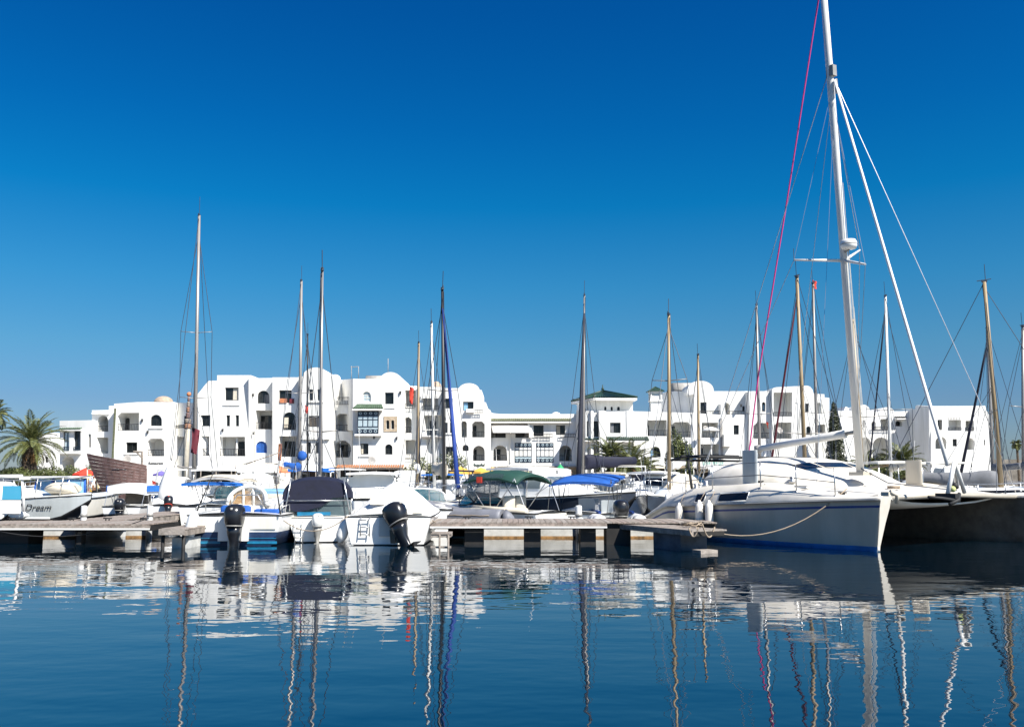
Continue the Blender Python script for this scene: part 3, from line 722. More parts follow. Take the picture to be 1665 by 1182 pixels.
# G: right-hand block with the big vaulted gable
b = bld('long white right-hand block with a big vaulted gable above and a lantern turret', 1180, 98, 'apartment_building')
f = Facade(1029, 97.5)
section(b, f, [(1029, BASE), (1029, 668.5), (1126, 671), (1126, BASE)],
        [('b', 'r', 1053, 1084, 683, 709, dict(door=(.0, .22, 'a'))), ('w', 'a', 1057.5, 1074.4, 726, 743, dict(m=2)), ('b', 'c', 1092, 1123.5, 686, 711, dict(door=(.05, .35, 'r'))), ('v', 'k', 1086, 1123, 722, 748), ('w', 'r', 1029.5, 1035, 725, 735, dict(m=0))], depth=8)
c = at(1066, 670, 99); mb = MB(); s2 = .75
mb.box((c.x, c.y, c.z + .8), (1.05, 1.05, 2.0)); mb.build('turret', 'white_wall', b, world=True)
mb = MB(); t0 = at(1064, 653, 99).z; t1 = at(1064, 637, 99).z
for dx in (-.55, .55):
    for dy in (-.55, .55): mb.box((c.x + dx, c.y + dy, (t0 + t1) / 2), (.16, .16, t1 - t0))
mb.box((c.x, c.y, t0 + .06), (1.34, 1.34, .14)); mb.box((c.x, c.y, t1 - .1), (1.34, 1.34, .2)); mb.build('lantern_frame', 'white_wall', b, world=True)
mb = MB(); mb.box((c.x, c.y, (t0 + t1) / 2), (.9, .9, t1 - t0 - .2)); mb.build('lantern_grille', 'pane_pale', b, world=True)
mb = MB(); e = .85; z1 = at(1064, 629, 99).z; V = [(c.x - e, c.y - e, t1), (c.x + e, c.y - e, t1), (c.x + e, c.y + e, t1), (c.x - e, c.y + e, t1), (c.x, c.y, z1)]
mb.add(V, [(0, 1, 4), (1, 2, 4), (2, 3, 4), (3, 0, 4), (3, 2, 1, 0)])
for i in range(4): mb.tube([V[i], V[4]], .06, 4)
mb.build('turret_roof', 'green_roof', b, world=True)
f = Facade(1074, 104, 1130, 99.2)
section(b, f, [(1074, 680), (1074, 640), (1084, 637), (1098, 636), (1119, 636), (1130, 640), (1130, 680)], depth=.3)
f = Facade(1117, 98.6)
section(b, f, [(1128.5, 680), (1128.5, 641), (1120, 642), (1117.6, 638)] + arc(1139, 619, 21.5, 15, PI * .97, 0) + [(1160.7, 636), (1219, 636), (1219, 680)],
        [('w', 'r', 1138.7, 1149, 654, 675, dict(m=1)), ('b', 'a', 1175, 1187, 654.5, 676, dict(door=None)), ('w', 'a', 1207, 1211, 660, 668, dict(m=0))], depth=7)
p0 = at(1115, 636, 101); r = 2.1; mb = MB()
mb.loft([[p0 + Vector((-1.1 + k * 2.3, 2.5 + 1.5 * math.cos(PI * i / 10), r * .56 * math.sin(PI * i / 10))) for i in range(11)] for k in (0, 1)], True, True); mb.build('barrel_vault', 'vault', b, world=True)
f = Facade(1126, 97.4)
section(b, f, [(1126, BASE), (1126, 671.5), (1172, 674), (1172, 656), (1178, 655.5), (1180, 674), (1219, 674), (1219, BASE)],
        [('b', 'r', 1141, 1167.5, 687, 711.6, dict(door=(.0, .25, 'a'))), ('w', 'r', 1193, 1201.5, 691, 706.5, dict(m=1)), ('b', 'r', 1139, 1169, 722, 748, dict(door=(.05, .35, 'r')))], depth=5)
q0, q1 = f.p(1139, 674), f.p(1172, 668); railing(f, b, q0[0], q1[0], q0[1], q1[1], 0.3); q0, q1 = f.p(1180, 674.5), f.p(1212, 668); railing(f, b, q0[0], q1[0], q0[1], q1[1], 0.3)
mb = MB(); mb.add([f.w(f.p(u, v), d) for u, v in ((1174, 707), (1182, 707), (1187, 726), (1174, 726)) for d in (-.9, 0.01)], [(0, 2, 4, 6), (1, 7, 5, 3), (0, 1, 3, 2), (2, 3, 5, 4), (4, 5, 7, 6), (6, 7, 1, 0)]); mb.build('buttress', 'white_wall', b, world=True)
slab(b, f, 1172.4, 1174, 680, 760, -.12, -.003, 'grey_trim', 'downpipe')
f = Facade(1218, 97.0)
section(b, f, [(1218, BASE), (1218, 636), (1256, 636), (1256, BASE)], [('w', 'a', 1231.5, 1235.5, 653.6, 669, dict(m=0)), ('w', 'a', 1239, 1244.5, 653.6, 669, dict(m=0)), ('b', 'k', 1225, 1251, 687.5, 713, dict(door=(.03, .2, 'a')))])
f = Facade(1255.5, 96.5)
section(b, f, [(1255.5, BASE), (1255.5, 633), (1258, 630.5), (1263, 629.5), (1312, 627), (1317, 628.5), (1321, 633), (1323, 640), (1323, BASE)],
        [('v', 'r', 1258, 1288, 638, 677, dict(r=2.0)), ('w', 'r', 1309, 1315, 656, 670.6, dict(m=0)), ('b', 'k', 1258, 1287, 686.6, 713, dict(door=None)), ('w', 'a', 1311, 1318, 693, 707, dict(m=0)), ('v', 'r', 1292, 1297, 655, 700, dict(r=.05))])
q0, q1 = f.p(1258, 676.5), f.p(1287, 670.5); railing(f, b, q0[0], q1[0], q0[1], q1[1], -.05)
dish(b, 1267.5, 700, 95.6, .36); dish(b, 1147, 696.5, 96.4, .3)
f = Facade(1322, 97.6)
section(b, f, [(1322, BASE), (1322, 640), (1340.5, 641), (1340.5, 646), (1348.5, 647), (1348.5, BASE)], [('v', 'a', 1328, 1336, 654.5, 672, dict(r=.5)), ('v', 'k', 1329, 1342, 690, 704)])
slab(b, f, 1336, 1371, 719, 724, -2.4, -1.6, name='canopy_slab')

# H1: far right wing behind palms
b = bld('far white wing with two low domes behind the palms on the right', 1430, 112, 'apartment_building')
f = Facade(1370, 112)
section(b, f, [(1362, BASE), (1362, 668), (1372, 668)] + arc(1374, 661, 6, 4, PI * .6, 0)[3:] + [(1381, 668), (1393.5, 668)] + arc(1404, 658, 10.5, 10, PI, 0) + [(1415, 668.5), (1431, 668.5)] + arc(1442, 662, 11.5, 7, PI, 0) + [(1455, 668.5), (1494, 668.5), (1494, BASE)],
        [('w', 'r', 1397, 1399.5, 683, 695, dict(m=0)), ('w', 'r', 1403.2, 1406.5, 683, 695, dict(m=0)), ('b', 'a', 1417, 1424, 685, 699.5, dict(door=None)), ('v', 'r', 1432, 1446, 681, 699), ('w', 'c', 1456, 1467, 684, 693, dict(m=0, r=.8)),
         ('B', 'a', 1396, 1416, 711, BASE - 1, dict(door=None)), ('B', 'a', 1419, 1446, 711, BASE - 1, dict(door=None))])
q0, q1 = f.p(1417, 699.5), f.p(1446, 694); railing(f, b, q0[0], q1[0], q0[1], q1[1], -.3); q0, q1 = f.p(1477, 699), f.p(1487, 694); railing(f, b, q0[0], q1[0], q0[1], q1[1], -.3)
tile_band(f, b, 1454, 1471, 678, 680.5, .8, 'dark_frame'); slab(b, f, 1490, 1491.5, 675, 740, -.15, -.003, 'grey_trim', 'downpipe')
# H2
b = bld('rightmost white house with a shaded side wall and a lattice balcony', 1555, 106, 'white_house')
f = Facade(1492.5, 110.5, 1515, 106)
section(b, f, [(1492.5, BASE), (1492.5, 661), (1494, 659), (1515, 660.5), (1515, BASE)], depth=.3)
f = Facade(1514, 106)
section(b, f, [(1514, BASE), (1514, 660), (1560, 660), (1602, 659.5), (1604, 668), (1608, 674), (1610, 690), (1613, BASE)],
        [('w', 'r', 1524.6, 1532, 682.5, 699, dict(m=0)), ('v', 'r', 1542, 1562.6, 678, 699, dict(r=1.2)), ('v', 'r', 1570, 1583.5, 684, 701, dict(r=1.6)), ('B', 'a', 1521, 1539, 710, 729.5, dict(door=None)), ('w', 'r', 1549, 1556, 713.7, 725.5), ('B', 'a', 1571, 1584, 712, 731, dict(door=None)), ('w', 'r', 1599.5, 1602, 715, 724, dict(m=0))])
for u0, u1 in ((1542, 1562.6), (1570, 1583.5)): q0, q1 = f.p(u0, 699.4), f.p(u1, 695); railing(f, b, q0[0], q1[0], q0[1], q1[1], -.06)
mb = MB(); q0, q1 = f.p(1542, 678), f.p(1562.6, 683)
for i in range(8): f.bar(mb, (q0[0] + (q1[0] - q0[0]) * (i + .5) / 8, q0[1]), (q0[0] + (q1[0] - q0[0]) * (i + .5) / 8, q1[1]), .1, -.05, .03)
mb.build('pergola_screen', 'white_wall', b, world=True)
# rightmost: low dark sea wall
mb = MB(); a = at(1600, 765, 118); mb.box((a.x + 40, 118, 2.2), (80, 2.0, 2.4 + 1.9)); tag(mb.build('breakwater_wall', 'quaywall'), 'low dark wall on the quay at the far right edge', 'wall')

# small wall lamps beside the balconies
for lab, Yw, pts in (('three-storey white block with a stepped gable at its left end and blue shutters', 97.9, ((362, 700), (411.5, 643), (412, 705))), ('three-storey white block with round gables and a dark oriel window', 96.9, ((651, 639), (645, 713), (608, 712))),
                     ('two-storey white block with arched loggias and a low tan dome', 99.5, ((231, 684), (240, 703))), ('long white right-hand block with a big vaulted gable above and a lantern turret', 96.8, ((1170, 700), (1205, 660)))):
    bb = [o for o in bpy.data.objects if o.get('label') == lab][0]
    for u, v in pts:
        mb = MB(); c = at(u, v, Yw); mb.box(c, (.14, .22, .20)); mb.box(c + Vector((0, .05, .16)), (.2, .3, .05)); mb.build('wall_lamp', 'iron', bb, world=True)
# ------------------------------------------------------------------ docks
DZ = 0.56                       # deck level
plank_vars = []
def plank_deck(root, x0, x1, y0, y1, z, step=0.155, along='x', mats=('plank', 'plank2', 'plank3')):
    """boards laid across a walkway, each its own object (shared meshes)"""
    L = (y1 - y0) if along == 'x' else (x1 - x0); protos = []
    n = int(((x1 - x0) if along == 'x' else (y1 - y0)) / step)
    for k in range(n):
        if k < len(mats):
            mb = MB(); mb.box((0, 0, 0), (step - 0.012, L, 0.035) if along == 'x' else (L, step - 0.012, 0.035))
            o = mb.build('plank', mats[k], root); protos.append(o)
        else:
            o = inst(random.choice(protos), root)
        c = (k + .5) * step
        p = (x0 + c, (y0 + y1) / 2, z) if along == 'x' else ((x0 + x1) / 2, y0 + c, z)
        o.location = (p[0] + (random.uniform(-.012, .012) if along != 'x' else 0), p[1] + (random.uniform(-.012, .012) if along == 'x' else 0), z + random.uniform(-.006, .004))
def cleat(root, p, rz=0):
    mb = MB(); mb.tube([(-.13, 0, .07), (.13, 0, .07)], .022, 6); mb.tube([(-.05, 0, 0), (-.05, 0, .07)], .018, 6); mb.tube([(.05, 0, 0), (.05, 0, .07)], .018, 6)
    o = mb.build('cleat', 'rubber', root); o.location = p; o.rotation_euler = (0, 0, rz); return o

# left main pontoon
YF, YB = 26.4, 28.9
x0, x1 = X(-60, YF), X(247, YF)
d = thing('floating_dock', 'long plank pontoon at the left edge with a white edge strip', 'dock', ((x0 + x1) / 2, YF, 0), 0, 'plank pontoons of the marina')
ox = d.location.x
plank_deck(d, x0 - ox, x1 - ox, 0.06, YB - YF, DZ - .018)
mb = MB(); mb.box((0, 0.03, DZ - .075), (x1 - x0, 0.06, 0.07)); mb.build('fascia', 'plank', d)
mb = MB(); mb.box((0, -0.004, DZ - .135), (x1 - x0, 0.06, 0.045)); mb.build('edge_strip', 'gel', d)
mb = MB(); mb.box((0, (YB - YF) / 2 + .1, DZ - .13), (x1 - x0 - .1, YB - YF - .2, 0.14)); mb.build('under_frame', 'darkfloat', d)
for u0, u1, y0, y1, m in ((-60, 52, .25, 1.1, 'darkfloat'), (130, 137.5, .2, .5, 'darkfloat'), (54, 128, 2.95, 3.4, 'concrete'), (209, 242, 2.95, 3.4, 'concrete')):
    a, c = X(u0, YF + y0) - ox, X(u1, YF + y0) - ox; mb = MB(); mb.box(((a + c) / 2, (y0 + y1) / 2, .02), (c - a, y1 - y0, .78)); mb.build('float', m, d)
    if m == 'concrete':
        mb = MB(); mb.box(((a + c) / 2, y0 - .006, .03), (c - a, .012, .07)); mb.build('waterline_band', 'rust', d)
for u in (20, 118, 176, 236): cleat(d, (X(u, 28.6) - ox, 2.3, DZ))

def pile(u, Y, h, r=0.1, label='', m='gel'):
    x = X(u, Y); o = thing('mooring_post', label, 'post', (x, Y, 0), 0, 'white mooring posts on the pontoons')
    mb = MB(); mb.lathe([(r, -.5), (r, h - .03), (r * .9, h), (.01, h + .01)], 12); mb.build('shaft', m, o)
    mb = MB(); mb.lathe([(r * 1.12, h - .34), (r * 1.12, h - .24)], 12); mb.build('collar', 'greyplastic', o)
pile(139.5, 29.0, 1.0, .09, 'white mooring post on the left pontoon in front of the grey cruiser bow')
pile(246.5, 29.2, 1.0, .09, 'white mooring post at the right end of the left pontoon')
pile(940.5, 29.2, 1.0, .10, 'white power post on the right pontoon left of the grey dinghy engine')

# finger pontoon beside the blue-transomed boat
x0, x1 = X(263, 24.3), X(304, 24.3)
d = thing('floating_dock', 'short finger pontoon beside the boat with the blue transom', 'dock', ((x0 + x1) / 2, 24.3, 0), 0, 'plank pontoons of the marina'); ox = d.location.x
hw = (x1 - x0) / 2
plank_deck(d, -hw, hw, 0.0, 4.6, DZ - .03, along='y')
mb = MB(); mb.box((0, -.03, DZ - .1), (x1 - x0, .05, .15)); mb.build('fascia', 'plank2', d)
mb = MB(); mb.box((-hw + .03, 2.2, DZ - .13), (.06, 4.4, .14)); mb.box((hw - .03, 2.2, DZ - .13), (.06, 4.4, .14)); mb.build('side_beam', 'plank', d)
mb = MB(); mb.box((0, 1.4, .02), (hw * 1.35, 1.5, .5)); mb.build('float', 'concrete', d)
for sx in (-1, 1):
    mb = MB(); mb.tube([(sx * (hw - .06), .12, -.6), (sx * (hw - .06), .12, DZ - .06)], .05, 8); mb.build('leg', 'darkfloat', d)

# right main pontoon
YF, YB = 26.2, 28.8
x0, x1 = X(700, YF), X(986, YF)
d = thing('floating_dock', 'long plank pontoon in front of the green-canopied boat', 'dock', ((x0 + x1) / 2, YF, 0), 0, 'plank pontoons of the marina'); ox = d.location.x
plank_deck(d, x0 - ox, x1 - ox + 3.2, 0.06, YB - YF, DZ - .018 + .06)
mb = MB(); mb.box((0, 0.03, DZ - .015), (x1 - x0, 0.06, 0.07)); mb.build('fascia', 'plank3', d)
mb = MB(); mb.box((0, -0.004, DZ - .075), (x1 - x0, 0.06, 0.045)); mb.build('edge_strip', 'gel', d)
mb = MB(); mb.box((1.6, (YB - YF) / 2 + .1, DZ - .07), (x1 - x0 + 3, YB - YF - .2, 0.14)); mb.build('under_frame', 'darkfloat', d)
for u0, u1, y0, y1, m in ((756, 786, .22, 1.0, 'darkfloat'), (852, 879, .22, 1.0, 'darkfloat'), (943, 968, .22, 1.0, 'darkfloat'), (985, 1024, .1, .9, 'darkfloat'), (785, 1062, 3.05, 3.5, 'concrete')):
    a, c = X(u0, YF + y0) - ox, X(u1, YF + y0) - ox; mb = MB(); mb.box(((a + c) / 2, (y0 + y1) / 2, .03), (c - a, y1 - y0, .82 if m != 'concrete' else .9)); mb.build('float', m, d)
    if m == 'concrete': mb = MB(); mb.box(((a + c) / 2, y0 - .006, .03), (c - a, .012, .06)); mb.build('waterline_band', 'rust', d)
for u in (760, 860, 930): cleat(d, (X(u, 28.4) - ox, 2.2, DZ + .06))
# low swimming ladder platform between the white covered boat and that pontoon
x0, x1 = X(701, 25.2), X(734, 25.2)
d2 = thing('landing_step', 'small low wooden landing step right of the white covered boat', 'step', ((x0 + x1) / 2, 25.2, 0)); hw = (x1 - x0) / 2
plank_deck(d2, -hw, hw, 0, .9, .36, along='y')
mb = MB(); mb.box((0, .45, .30), (hw * 1.9, .85, .07)); mb.box((0, .1, -.02), (hw * 2, .12, .09)); mb.build('frame', 'plank2', d2)
for sx in (-.1, .75):
    mb = MB(); mb.tube([(hw * sx, -.02, -.5), (hw * sx, -.02, .34)], .03, 6); mb.build('leg', 'plank', d2)

M['bluefloat'] = mat('blue_grey_float', (0.075, 0.095, 0.125), .7, var=.3)
# angled finger pontoon toward the catamaran
A, B = at(986, 845, 25.9), onz(1128, 862, DZ); 
A = onz(988, 850, DZ)
dr = Vector((B.x - A.x, B.y - A.y, 0)); ang = math.atan2(dr.y, dr.x)
d3 = thing('floating_dock', 'angled finger pontoon leading to the stern of the catamaran', 'dock', (A.x, A.y, 0), ang, 'plank pontoons of the marina')
Ld = dr.length
plank_deck(d3, 0, Ld, 0.0, 1.1, DZ - .02)
mb = MB(); mb.box((Ld / 2, -.035, DZ - .07), (Ld, .06, .14)); mb.build('side_beam', 'plank', d3)
mb = MB(); mb.box((Ld * .68, .5, .05), (Ld * .30, .8, .82)); mb.build('float', 'bluefloat', d3)
mb = MB(); mb.box((Ld + .02, .3, .03), (.38, .5, .1)); mb.build('step', 'plank2', d3)
mb = MB(); mb.box((Ld / 2, .5, DZ - .1), (Ld - .1, .9, .1)); mb.build('under_frame', 'darkfloat', d3)

# inner piers running back from the main pontoon to the quay
for i, (u, Y0, Y1, lab) in enumerate(((150, 28.95, 37, 'inner plank pier running back from the left pontoon past the grey cruiser bow'),)):
    x = X(u, Y0); d = thing('inner_pier', lab, 'dock', (x, Y0, 0), 0); 
    plank_deck(d, -.75, .75, 0, Y1 - Y0, DZ - .018, .2, 'y')
    mb = MB(); mb.box((0, (Y1 - Y0) / 2, DZ - .14), (1.46, Y1 - Y0, .18)); mb.build('under_frame', 'plank', d)
    for k in range(2):
        mb = MB(); mb.box((0, 2 + k * 4, .05), (1.2, 1.8, .7)); mb.build('float', 'concrete', d)

# ------------------------------------------------------------------ vegetation
def frond_mesh(L, droop, nl=30, wid=0.5, seed=0, lw=0.05):
    """one pinnate leaf: arching midrib and two rows of leaflets; base at the origin, growing along +x"""
    rnd = random.Random(seed); mb = MB(); pts = []
    x = z = 0; a = 0.0
    n = 14
    for i in range(n + 1):
        t = i / n; pts.append(Vector((x, 0, z))); a = -droop * t ** 1.3
        x += L / n * math.cos(a); z += L / n * math.sin(a)
    mb.tube(pts, 0.035, 4, 0.008)
    for i in range(nl):
        t = 0.10 + 0.90 * i / nl; k = t * n; j = min(n - 1, int(k)); p = pts[j].lerp(pts[j + 1], k - j); tan = (pts[j + 1] - pts[j]).normalized()
        ll = wid * (math.sin(PI * min(1, t * 0.9 + .12)) ** .6) * rnd.uniform(.85, 1.1)
        for sgn in (-1, 1):
            dirv = (tan * rnd.uniform(.65, .95) + Vector((0, sgn, 0)) + Vector((0, 0, rnd.uniform(.05, .4)))).normalized()
            tip = p + dirv * ll + Vector((0, 0, -.10 * ll)); mid = p + dirv * ll * .45 + Vector((0, 0, .02)); wv = tan * lw
            mb.add([p - wv * .5, mid - wv, tip, mid + wv], [(0, 1, 2, 3)])
    return mb
def palm(name, label, loc, th, cr, nf, L, wid, lean=(0, 0), up=(-25, 80), fat=1.0, group=None, dry=6, shag=True, seed=1, droop=1.3):
    rnd = random.Random(seed); root = thing(name, label, 'palm tree', loc, 0, group)
    top = Vector((lean[0], lean[1], th)); mb = MB(); prof = []
    n = 16
    for i in range(n + 1):
        t = i / n; prof.append((top * t, (cr * (1.25 - .35 * t + (.35 * fat * max(0, t - .6)))) * (1.06 if i % 2 else .96)))
    secs = []
    for p, r in prof: secs.append([p + Vector((r * math.cos(2 * PI * k / 10), r * math.sin(2 * PI * k / 10), 0)) for k in range(10)])
    mb.loft(secs, True, True, smooth=False)
    if shag:
        for i in range(int(70 * fat)):
            t = rnd.uniform(.35, 1); a = rnd.uniform(0, 2 * PI); p = top * t + Vector((math.cos(a), math.sin(a), 0)) * cr * 1.15
            q = p + Vector((math.cos(a) * .18, math.sin(a) * .18, .22)); s = Vector((-math.sin(a), math.cos(a), 0)) * .06
            mb.add([p - s, p + s, q + s * .4, q - s * .4], [(0, 1, 2, 3)])
    mb.build('trunk', 'trunk', root)
    kinds = [frond_mesh(L * s, dd * droop, 30, wid, k + seed * 10).build('frond', 'frond', root) for k, (s, dd) in enumerate(((1, .8), (.95, 1.0), (1.05, 1.15), (.9, .65)))]
    for i in range(nf):
        a = i * 2.399 + rnd.uniform(-.2, .2); t = i / nf; el = math.radians(up[1] + (up[0] - up[1]) * t ** .8 + rnd.uniform(-6, 6))
        k = min(3, int((t) * 2) + rnd.randint(0, 1)); src = kinds[(3, 0, 1, 2)[k]]
        o = src if i == [3, 0, 1, 2].index((3, 0, 1, 2)[k]) and False else inst(src, root)
        R = Matrix.Rotation(a, 3, 'Z') @ Matrix.Rotation(-el, 3, 'Y') @ Matrix.Rotation(rnd.uniform(-.4, .4), 3, 'X')
        o.rotation_euler = R.to_euler(); o.location = top + R @ Vector((cr * .5, 0, 0)); s = rnd.uniform(.85, 1.08); o.scale = (s, s, s)
    for k, o in enumerate(kinds):
        R = Matrix.Rotation(k * 1.6 + .4, 3, 'Z') @ Matrix.Rotation(-.9, 3, 'Y'); o.rotation_euler = R.to_euler(); o.location = top
    if dry:
        dk = frond_mesh(L * .6, 1.0, 16, wid * .8, 77).build('dry_frond', 'frond_dry', root)
        for i in range(dry):
            o = dk if i == 0 else inst(dk, root); a = i * 2.399 + .7; R = Matrix.Rotation(a, 3, 'Z') @ Matrix.Rotation(math.radians(rnd.uniform(25, 60)), 3, 'Y')
            o.rotation_euler = R.to_euler(); o.location = top - Vector((0, 0, .25))
    return root
def leaf_clump(mb, c, r, n, rnd, size, shell=.55):
    for i in range(n):
        d = Vector((rnd.gauss(0, 1), rnd.gauss(0, 1), rnd.gauss(0, 1))).normalized()
        p = Vector(c) + Vector((d.x * r[0], d.y * r[1], d.z * r[2])) * (shell + (1 - shell) * rnd.random())
        u = Vector((rnd.gauss(0, 1), rnd.gauss(0, 1), rnd.gauss(0, 1))).normalized(); v = u.cross(d if abs(u.dot(d)) < .95 else Vector((0, 0, 1))).normalized()
        s = size * rnd.uniform(.6, 1.3)
        mb.add([p - u * s, p + v * s * .42, p + u * s, p - v * s * .42], [(0, 1, 2, 3)])
def bush(name, label, loc, w_, d_, h, n, mt='bush', size=.13, seed=3, lobes=9, cat='shrub', group=None, flowers=0):
    rnd = random.Random(seed); root = thing(name, label, cat, loc, 0, group)
    mb = MB(); cs = []
    for i in range(lobes):
        c = Vector((rnd.uniform(-.5, .5) * w_ * .8, rnd.uniform(-.5, .5) * d_ * .8, h * rnd.uniform(.3, .78))); cs.append(c)
        k = rnd.uniform(.18, .30); leaf_clump(mb, c, (w_ * k, d_ * k, h * rnd.uniform(.2, .34)), n // lobes, rnd, size)
    o = mb.build('foliage', mt, root, rec=False); o['kind'] = 'stuff'
    mb = MB()
    for c in cs: mb.tube([(c.x * .2, c.y * .2, -.1), (c.x * .6, c.y * .6, c.z * .5), c], .05, 5, .015)
    mb.build('stems', 'trunk', root)
    if flowers:
        mb = MB()
        for i in range(flowers):
            c = rnd.choice(cs); d = Vector((rnd.gauss(0, 1), -abs(rnd.gauss(0, 1)), abs(rnd.gauss(0, .6)))).normalized(); p = c + Vector((d.x * w_ * .25, d.y * d_ * .25, d.z * h * .28))
            mb.ball(p, .07, 5)
        o = mb.build('blossom', 'flower', root); o['kind'] = 'stuff'
    return root
def gpt(u, Y): return (X(u, Y), Y, QZ)

palm('date_palm', 'big feathery date palm at the left in front of the small white house', (X(45, 88), 88, QZ), 4.3, .62, 60, 3.5, .55, (0.1, 0), (-32, 82), 1.5, seed=4, droop=1.25, dry=14)
palm('fan_palm', 'tall palm cut off by the left edge with orange dead leaves', (X(-22, 84), 84, QZ), 6.6, .24, 34, 1.75, .5, (.2, 0), (-40, 80), 1.0, seed=5, dry=16, droop=1.5)
for i, (u, Y, ww, h, lab) in enumerate(((8, 90, 5.0, 2.2, 'dark green bush below the palm at the left edge'), (35, 86, 4.2, 2.1, 'dark green bush at the foot of the date palm'), (62, 85, 4.4, 1.9, 'dark bush to the right of the date palm trunk'), (85, 90, 3.6, 2.3, 'dark bush in front of the small white house'))):
    bush('shrub', lab, gpt(u, Y), ww, 2.5, h, 2600, 'bush', .11, 20 + i, 10, group='bushes around the date palm')
bush('shrub', 'yellow-green bush behind the brown slatted pavilion', gpt(141, 93), 2.0, 2, 2.9, 1500, 'bushlight', .10, 31, 7)
bush('oleander', 'flowering bush beside the tan mast below the round funnel balcony', gpt(686, 91), 3.0, 2, 3.0, 1700, 'bushlight', .11, 32, 8, flowers=30)
bush('oleander', 'tall flowering bush right behind the black mast', gpt(737, 90), 2.8, 2, 3.4, 2000, 'bush', .11, 33, 9, flowers=40)
for u, Y, th, L, lab, sd in ((992, 84, 2.9, 2.7, 'low palm left of the arched doorway under the green roofs', 6), (1025, 84, 2.1, 3.3, 'broad low palm in front of the small window of the green-roofed pavilion', 7), (1046, 87, 1.6, 2.2, 'small palm under the arched window right of the pavilion', 8)):
    palm('low_palm', lab, gpt(u, Y), th, .25, 38, L, .45, (0, 0), (-30, 78), 1, 'low palms in front of the pavilion', 4, True, sd, 1.5)
bush('shrub', 'light green banana-like bush under the right-hand loggia', gpt(1068, 90), 2.4, 1.5, 1.9, 700, 'bushlight', .2, 41, 6)
bush('shrub', 'yellow-green shrub at the foot of the dark tree by the tan mast', gpt(1116, 90), 2.4, 1.5, 2.2, 900, 'bushlight', .16, 42, 6)
r_ = bush('leafy_tree', 'dark upright tree between the tan masts in front of the right-hand loggia', gpt(1104, 88), 2.1, 2.0, 5.3, 8000, 'bush', .13, 43, 18, 'tree')
for i, (u, Y, th, L, lab) in enumerate(((1469, 96, 2.7, 2.5, 'fan-crowned palm in front of the far right wing'), (1410, 97, 1.9, 2.4, 'shaggy low palm in the left archway of the far right wing'), (1432, 96, 1.5, 2.3, 'shaggy low palm in the middle archway of the far right wing'))):
    palm('fan_palm', lab, gpt(u, Y), th, .3, 40, L, .6, (0, 0), (-35, 80), 1, 'palms by the far right wing', 22, True, 50 + i, 1.2)
for i, u in enumerate((1395, 1422, 1450)):
    bush('shrub', ('brown-green bush left of the far right wing palms', 'brown-green bush between the far right wing palms', 'brown-green bush under the fan-crowned palm')[i], gpt(u, 94), 3, 2, 2.4, 1300, 'bushlight' if i != 1 else 'bush', .12, 60 + i, 8, group='bushes by the far right wing')
for i, (u, hh) in enumerate(((1643, 6.4),)):
    palm('thin_palm', ('thin bare palm silhouette near the right edge', '')[i], (X(u, 116), 114, QZ), hh - 1.2, .13, 16, .8, .3, (0, 0), (-50, 70), 1, None, 3, False, 70 + i, 1.4)
# cypress
def cypress(label, u, Y, h, r, seed):
    rnd = random.Random(seed); root = thing('cypress_tree', label, 'tree', gpt(u, Y)); mb = MB()
    for i in range(300):
        t = rnd.random() ** .8; z = .3 + t * (h - .5); rr = r * (1 - t) ** .72 * (.95 if t > .1 else .75) + .05; a = rnd.uniform(0, 2 * PI)
        c = Vector((math.cos(a) * rr * .6, math.sin(a) * rr * .6, z)); leaf_clump(mb, c, (rr * .42 + .05, rr * .42 + .05, .42), 46, rnd, .11)
    o = mb.build('crown', 'cypress', root, rec=False); o['kind'] = 'stuff'
    mb = MB(); mb.tube([(0, 0, -.2), (0, 0, h * .8)], .16, 7, .03); mb.build('trunk', 'trunk', root)
cypress('dark pointed cypress rising between the two right-hand white blocks', 1361, 94, 8.6, 1.5, 5)

# ------------------------------------------------------------------ things on the quay
def parasol(u, Y, r, zt, zb, mt, label, group=None, n=8):
    root = thing('parasol', label, 'parasol', (X(u, Y), Y, QZ), 0, group); mb = MB()
    zt -= QZ; zb -= QZ
    for i in range(n):
        a, c = 2 * PI * i / n, 2 * PI * (i + 1) / n
        P = lambda t, an: Vector((r * t * math.cos(an), r * t * math.sin(an), zt - (zt - zb) * t ** 1.15 - .03 * math.sin(PI * t)))
        m_ = (a + c) / 2
        for k in range(3):
            t0, t1 = k / 3, (k + 1) / 3
            mb.add([P(t0, a), P(t1, a), P(t1, c), P(t0, c)], [(0, 1, 2, 3)])
        e0, e1 = P(1, a), P(1, c); mb.add([e0, e1, e1 - Vector((0, 0, .16)), e0 - Vector((0, 0, .16))], [(0, 1, 2, 3)])
    mb.build('canopy', mt, root)
    mb = MB()
    for i in range(n):
        a = 2 * PI * i / n; mb.tube([(0, 0, zt - .04), (r * math.cos(a), r * math.sin(a), zb - .02)], .014, 4)
    mb.build('ribs', 'dark_frame', root)
    mb = MB(); mb.tube([(0, 0, 0), (0, 0, zt + .12)], .03, 6); mb.build('pole', 'whitemast', root)
    mb = MB(); mb.lathe([(.3, 0), (.3, .08), (.05, .12)], 10); mb.build('foot', 'concrete', root)
Zq = lambda v, Y: at(832, v, Y).z
